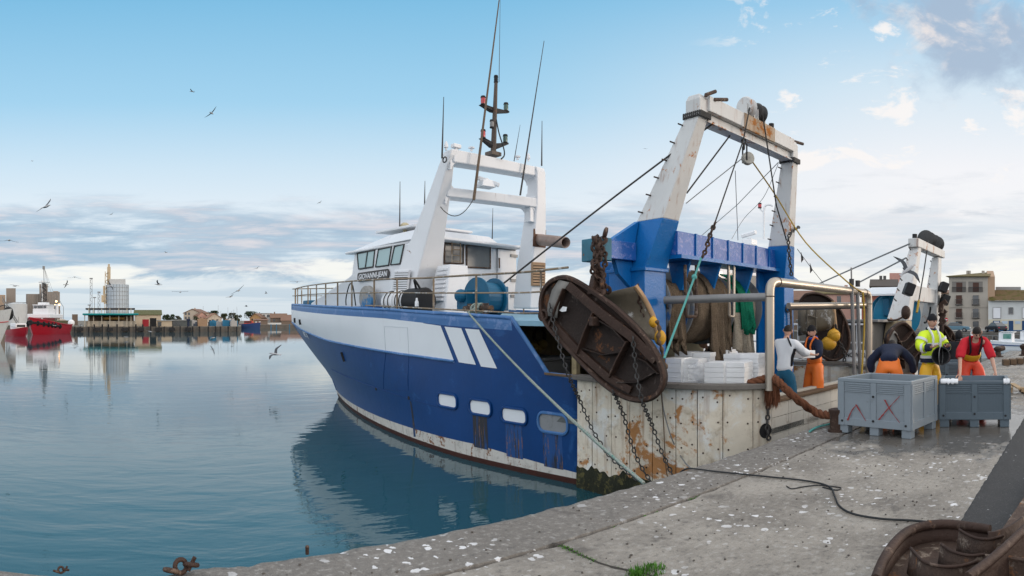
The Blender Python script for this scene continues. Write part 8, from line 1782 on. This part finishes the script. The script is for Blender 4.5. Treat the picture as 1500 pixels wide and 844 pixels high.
# motor boats in the basin
def motorboat(lab, px, D, L, yaw, teal=True):
    A = Fac(px, D, yaw); b = thing('motor_boat', lab, 'motor boat', A.p(0, 0, WATER)); rows = []
    for k in range(11):
        t_ = k/10; x = lerp(-L/2, L/2, t_); w_ = L*.17*(1-max(0, (.5-t_)/.5)**2)+.03; h = .75+.35*(1-t_)**1.5; rows.append([A.p(x-.5*(1-t_)**3, -w_, WATER+h), A.p(x, -w_*.85, WATER-.2), A.p(x, w_*.85, WATER-.2), A.p(x-.5*(1-t_)**3, w_, WATER+h)])
    mb = MB(); mb.loft(rows); mb.build('hull', M['white_clean'], b, smooth=30)
    mb = MB(); mb.tube([r_[0].lerp(r_[1], .35)-A.f*.03 for r_ in rows[2:]], .06, 5); mb.build('side_stripe', colr('navy_stripe', (.04, .08, .2)), b)
    mb = MB(); mb.loft([[A.p(x+dx, y*L, z) for x, dx in ((-.12*L, 0), (.16*L, 0))]+[A.p(.16*L, -y*L, z), A.p(-.12*L+dx, -y*L, z)] for y, z, dx in ((-.12, WATER+.8, 0), (-.10, WATER+1.9, .5))]); c_ = mb.build('cabin', M['white_clean'], b, bevel=.06)
    mb = MB(); A.box(mb, -.02*L, .14*L, -.122*L, -.10*L, WATER+1.2, WATER+1.75); mb.build('window', glass('green_window', (.05, .22, .18, 1), .1) if teal else wpane, c_)
    mb = MB(); mb.hexa([A.p(x, y, z) for z in (WATER+1.9, WATER+1.98) for y in (-.12*L, .12*L) for x in (-.08*L, .2*L)]); mb.build('cabin_roof', M['white_clean'], b, bevel=.03)
    mb = MB(); P = [A.p(lerp(-L*.48, -.12*L, k/6), -L*.05-.09*L*k/6, WATER+1.55) for k in range(7)]; mb.tube(P, .03, 5)
    for p in P[::2]: mb.tube([p, p-V((0, 0, .6))], .025, 5)
    mb.build('bow_rail', M['galv'], b); mb = MB(); mb.box(A.p(L/2+.1, 0, WATER+.7), (.4, .4, 1.0)); mb.build('outboard_motor', M['black'], b, bevel=.05)
motorboat('white motor boat with green cabin window and bow rail in the basin', 1473, 66, 5.6, .25); motorboat('second white motor boat at the right edge, farther than the green windowed one', 1503, 72, 5.5, .15, False); motorboat('low white motor boat behind the wooden mooring posts', 1428, 72, 4.5, .0, False)
for k, px in enumerate((1413, 1421, 1436, 1449)):
    mb = MB(); q = gxy(px, 60, -3); mb.cyl(q, q+V((0, 0, 2.9)), .13, n=7); tag(mb.build('mooring_post', M['wood']), 'brown wooden mooring post standing in the right hand basin', 'post', 'mooring posts in the basin')
# bollards, beams and pallets toward the end of the quay
def bollard(lab, px, py, h=.42):
    q = on_z(px, py, 0); b = thing('bollard', lab, 'bollard', q); mb = MB(); mb.lathe(q, (0, 0, 1), [(0, .26), (.04, .26), (.07, .15), (h*.6, .13), (h*.75, .2), (h, .22), (h+.05, .1)], 18); mb.build('bollard_post', M['rust'], b, smooth=40)
    mb = MB(); d = V((.85, -.5, 0)).normalized(); mb.tube([q+V((0, 0, h*.85))-d*.1, q+V((0, 0, h*.95))+d*.42], [.15, .12], 10); mb.build('bollard_horn', M['rust'], b, smooth=60)
bollard('rusty horned bollard before the white motor boat', 1462, 523); bollard('rusty bollard at the right edge of the photo', 1500, 521, .5)
for k, (x, y) in enumerate(((1477, 535), (1487, 534), (1497, 533), (1508, 532))):
    q = on_z(x, y, 0); mb = MB(); mb.box(q+V((0, .1, .11)), (.62, .24, .22), Matrix.Rotation(.25, 3, 'Z')); tag(mb.build('timber_block', M['wood'], bevel=.02), 'dark timber block lying in the row behind the bins', 'timber block', 'timber blocks in a row on the quay')
q = on_z(1492, 577, 0); pt_ = thing('wooden_pallet', 'pale broken wooden pallet on the wet quay at right', 'pallet', q)
for k in range(4): mb = MB(); mb.box(q+V((.12+.05*k, -.35+.22*k, .03 if k < 2 else .16)), (1.0, .12, .028), Matrix.Rotation(.3, 3, 'Z')); mb.build('board', M['pallet'], pt_)
for x, y in ((-.3, -.25), (.1, -.1), (.35, -.2), (-.1, .2), (.4, .25)): mb = MB(); mb.box(q+V((x, y, .09)), (.14, .12, .10), Matrix.Rotation(.3, 3, 'Z')); mb.build('block', M['pallet'], pt_)
pn = on_z(1432, 535, 0); mb = MB(); mb.hexa([at(x, y, 14+d) for y in (548, 505) for d in (0, .04) for x in (1404+ (y < 530)*2, 1410)]); tag(mb.build('plank', M['pallet']), 'pale plank leaning behind the hi-vis man', 'plank')
# ================================================================ quay foreground
cab = [on_z(*p, .018) for p in ((1010, 686.5), (1050, 691), (1090, 695), (1130, 699), (1170, 703), (1200, 708), (1217, 715), (1223, 728), (1230, 742), (1250, 753), (1290, 760), (1340, 763), (1380, 768), (1400, 775))]
rope('power_cable', [cab[0]+V((-.02, .12, -.06))]+cab, .0105, M['cable'], 'long black cable snaking across the concrete quay', 'cable', 6)
rope('power_cable', [on_z(*p, .012) for p in ((1340, 790), (1336, 778), (1345, 770), (1362, 766), (1385, 768), (1410, 776))], .0105, M['cable'], 'black cable loop beside the rusty door on the quay', 'cable', 6)
rope('thin_wire', [on_z(*p, .008) for p in ((1152, 712), (1160, 716), (1178, 713), (1200, 711), (1222, 713), (1232, 715), (1225, 718), (1205, 714))], .006, M['cable'], 'thin dark wire tangled beside the long cable', 'wire', 6)
# rusty door lying in the corner
fd = thing('trawl_door', 'large rusty trawl door with curved vanes lying on the quay in the near corner', 'trawl door', V((4.1, .75, 0)))
A8 = [on_z(*p, .22) for p in ((1283, 850), (1292, 826), (1308, 800), (1330, 779), (1358, 770), (1390, 768), (1425, 772), (1450, 776))]
edge = crv(A8, 6); ctr = on_z(1420, 830, .05)
fdm = M['rust_light']
mb = MB(); mb.tube(edge, .035, 8); mb.build('door_rim', M['rust'], fd, smooth=60)
mb = MB(); mb.grid([[V((p.x, p.y, .20)), V((p.x, p.y, .02))] for p in edge]); mb.build('door_rim_wall', M['rust'], fd, smooth=60, solid=.015)
dn = V((edge[-1].x+1.2, edge[-1].y-.9, 0)); far_ = [V((3.2, .2, .10)), V((4.0, -.4, .10)), V((5.2, -.4, .10))]
mb = MB(); mb.ngon([V((p.x, p.y, .10)) for p in edge]+[V((7.2, .35, .10)), V((6.6, -.6, .10)), V((3.3, -.2, .10))]); mb.build('door_plate', fdm, fd)
mbar = [on_z(*p, .36) for p in ((1418, 846), (1445, 826), (1472, 803), (1500, 776), (1530, 750))]
mb = MB(); mb.tube(mbar, .028, 8); mb.build('spine_tube', M['rust'], fd, smooth=60)
mb = MB(); mb.grid([[p, V((p.x, p.y, .08))] for p in mbar]); mb.build('spine_plate', M['rust'], fd, solid=.02)
for pts in (((1334, 803), (1352, 822), (1380, 830), (1408, 829), (1432, 822)), ((1378, 797), (1395, 808), (1420, 814), (1443, 812)), ((1405, 776), (1425, 787), (1448, 790), (1470, 785))):
    P = crv([on_z(x, y, .26) for x, y in pts], 6); mb = MB(); mb.grid([[p, V((p.x, p.y+.03, .08))] for p in P]); mb.build('curved_vane', fdm, fd, smooth=60, solid=.012); mb = MB(); mb.tube(P, .010, 6); mb.build('vane_edge', M['rust'], fd, smooth=60)
P = crv([on_z(x, y, .30) for x, y in ((1448, 776), (1462, 774), (1485, 764), (1505, 750), (1530, 735))], 6); mb = MB(); mb.grid([[p-V((0, 0, .02)), V((p.x, p.y, .08))] for p in P]); mb.build('door_rim_wall', M['rust'], fd, smooth=60, solid=.02)
mb = MB(); P = [on_z(x, y, .30) for x, y in ((1443, 815), (1475, 817), (1510, 822))]; mb.grid([[p, V((p.x, p.y, .08))] for p in P]); mb.tube(P, .014, 6); mb.build('stiffener', fdm, fd)
# mooring shackles on the edge at lower left
def shackle(lab, px, py, k):
    q = on_z(px, py, .03); s = thing('shackle', lab, 'shackle', q)
    for i, (dx, dz, ax_) in enumerate(((-.075, .0, (.2, .5, 1)), (-.01, .025, (.3, -.8, .3)), (.06, .03, (.1, .4, 1)))):
        mb = MB(); c_ = q+V((dx, .01*i, dz))*k; mb.torus(c_, ax_, .042*k, .017*k, 14, 7); mb.build('link', M['rust'], s, smooth=60)
    mb = MB(); mb.tube([q+V((.04, .0, .0))*k, q+V((.085, .01, .085))*k], .014*k, 8); mb.build('pin', M['rust'], s, smooth=60)
shackle('rusty chain shackle lying on the quay edge at lower left', 267, 836, 1.0); shackle('small rusty bolt on the quay edge in the far left corner', 90, 838, .45)
q = on_z(450, 812, 0); mb = MB(); mb.cyl(q, q+V((0, 0, .045)), .014, n=8); mb.ball(q+V((0, 0, .05)), .016, 8, 6); tag(mb.build('iron_pin', M['rust'], smooth=50), 'short rusty iron pin standing on the quay edge', 'pin')
r = random.Random(21); peb = paint('grit', (.10, .09, .08), .9, .4)
mb = MB()
for i in range(420):
    x = r.uniform(.3, 8); y = r.uniform(1.1, 4.1); s = r.uniform(.003, .011); mb.ball((x, y, s*.6), (s*r.uniform(.8, 1.6), s, s*.7), 5, 4)
tag(mb.build('gravel', peb), 'scattered grit and crumbs of stone on the quay', 'gravel', kind='stuff')
# ================================================================ gulls
gw_, gg_, gk_ = paint('gull_white', (.42, .42, .43), .8, .04), paint('gull_grey', (.07, .075, .085), .8, .06), paint('gull_black', (.02, .02, .022), .8, .1)  # shade of the undersides against the sky put into the plumage colours
def gull(lab, p, span, yaw, bank, flap, pitch=.1, body=1.0, bend=.35):
    rot = Matrix.Rotation(-yaw, 3, 'Z') @ Matrix.Rotation(bank, 3, 'Y') @ Matrix.Rotation(pitch, 3, 'X'); s = span/2; T = lambda x, y, z: V(p)+rot @ V((x*s, y*s, z*s))
    mb = MB(); mb.mat(0); prof_ = [(-.42, .005), (-.30, .045), (-.12, .085), (.05, .105), (.2, .085), (.30, .065), (.36, .07), (.42, .05), (.46, .02)]
    mb.loft([[T(r_*body*math.cos(a), y, r_*body*math.sin(a)*.85+(.03 if y > .28 else 0)) for a in [2*PI*k/8 for k in range(8)]] for y, r_ in prof_])
    mb.loft([[T(x, y, .0) for x, y in ((-.05, -.3), (.05, -.3), (.10, -.52), (-.10, -.52))], [T(x, y, .015) for x, y in ((-.05, -.3), (.05, -.3), (.10, -.52), (-.10, -.52))]])
    mb.mat(2); mb.tube([T(0, .45, .02), T(0, .54, .0)], [.018*s, .006*s], 5)
    for sd in (-1, 1):
        rows = []
        for k in range(9):
            t_ = k/8; x = sd*(.06+.94*t_*math.cos(flap*.6)); z = math.sin(flap)*(t_ if t_ < .45 else .45+(t_-.45)*(1-bend*2.2))*.9+.04; ch = lerp(.26, .20, min(t_*2, 1)) if t_ < .6 else lerp(.20, .03, (t_-.6)/.4); lead = .10+.10*math.sin(min(t_/.45, 1)*PI/2)-(.28*(max(0, t_-.45)/.55)**1.3)
            rows.append([T(x, lead, z), T(x, lead-ch*.5, z+.018), T(x, lead-ch, z-.005)])
        for k in range(8):
            mb.mat(1 if k < 6 else 2); a, b = rows[k], rows[k+1]; mb.add([a[0], a[1], a[2], b[0], b[1], b[2]], [(0, 1, 4, 3), (1, 2, 5, 4)])
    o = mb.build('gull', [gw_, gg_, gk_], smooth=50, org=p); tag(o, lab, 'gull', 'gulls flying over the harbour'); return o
G = [(310, 166, 15, .5, -.6, .3, 'high dark gull nearest the top of the sky'), (281.5, 134, 10, -1.2, 0, .2, 'small gull above the high dark gull, topmost in the left sky'), (67, 303, 30, 2.3, .65, .25, 'gull diving with spread wings in the upper left sky'), (13, 352, 24, .3, .1, -.35, 'gull with arched wings by the left edge of the sky'),
     (109, 406, 13, .2, .05, -.4, 'gull with drooping wings above the crane cables'), (97, 417, 11, 1.2, -.7, .2, 'small tilted gull just below the arched gull near the crane'), (22, 419, 13, .8, .15, .1, 'pale gull gliding beside the square tower'), (232, 417, 14, -1.3, .2, .75, 'white gull with raised wings right of the silver silo'),
     (264, 428, 19, .2, 0, .06, 'gull gliding flat left of the bow in the grey clouds'), (349, 426, 20, .5, -.55, .2, 'dark gull banking steeply over the far houses'), (337, 435, 12, .9, -.25, .2, 'pale gull close under the steeply banking one'), (389.5, 430, 7, 1.5, .2, .9, 'tiny gull with raised wing above the far bank'),
     (361, 449, 8, -1.4, 0, .5, 'small dark gull over the widest umbrella pine'), (376, 393, 8, .7, -.3, .2, 'tiny gull in the clear band left of the bow'), (435, 413, 13, .2, 0, .1, 'gull gliding just above the trawler bow railing'), (243, 370, 7, 1.1, .3, .15, 'tiny gull in the grey cloud bank'),
     (163, 314, 6, .8, -.3, .2, 'tiny gull above the cloud bank left of centre'), (468, 297, 7, .8, -.3, .2, 'tiny gull right in the pink clouds before the wheelhouse'), (47, 236, 5, 1.3, .4, .2, 'tiny gull high near the left edge'), (161.5, 419, 12, 1.0, .8, .2, 'dark gull crossing the side of the silver silo'),
     (109, 502, 10, .4, .2, -.45, 'gull low over the water before the red tug'), (185, 494, 9, -1.0, .1, .45, 'small white gull low over the water below the red container'), (220, 486, 13, -.6, .1, .15, 'pale gull skimming the water below the warehouse'), (312, 495, 11, .9, -.9, .25, 'grey gull banking low over the water'),
     (340, 500, 6, -1.2, 0, .3, 'tiny gull low on the water near the quay end'), (403, 519, 30, -1.0, -.55, .35, 'large grey gull flapping low over the water before the bow'), (80, 477, 9, -1.2, .2, .4, 'gull flying at the stern of the red tug'), (118, 477, 8, -1.2, -.2, .5, 'gull beside the white tank on the far quay'),
     (175, 447, 9, .2, 0, -.2, 'gull gliding over the market roof'), (431, 496, 4, -1.2, 0, .1, 'tiny gull resting low at the bow of the trawler'), (1448, 452.5, 9, .3, .1, .2, 'gull gliding before the white house wall'), (945, 218, 5, .3, .1, .1, 'tiny gull in the sky left of the blue gantry')]
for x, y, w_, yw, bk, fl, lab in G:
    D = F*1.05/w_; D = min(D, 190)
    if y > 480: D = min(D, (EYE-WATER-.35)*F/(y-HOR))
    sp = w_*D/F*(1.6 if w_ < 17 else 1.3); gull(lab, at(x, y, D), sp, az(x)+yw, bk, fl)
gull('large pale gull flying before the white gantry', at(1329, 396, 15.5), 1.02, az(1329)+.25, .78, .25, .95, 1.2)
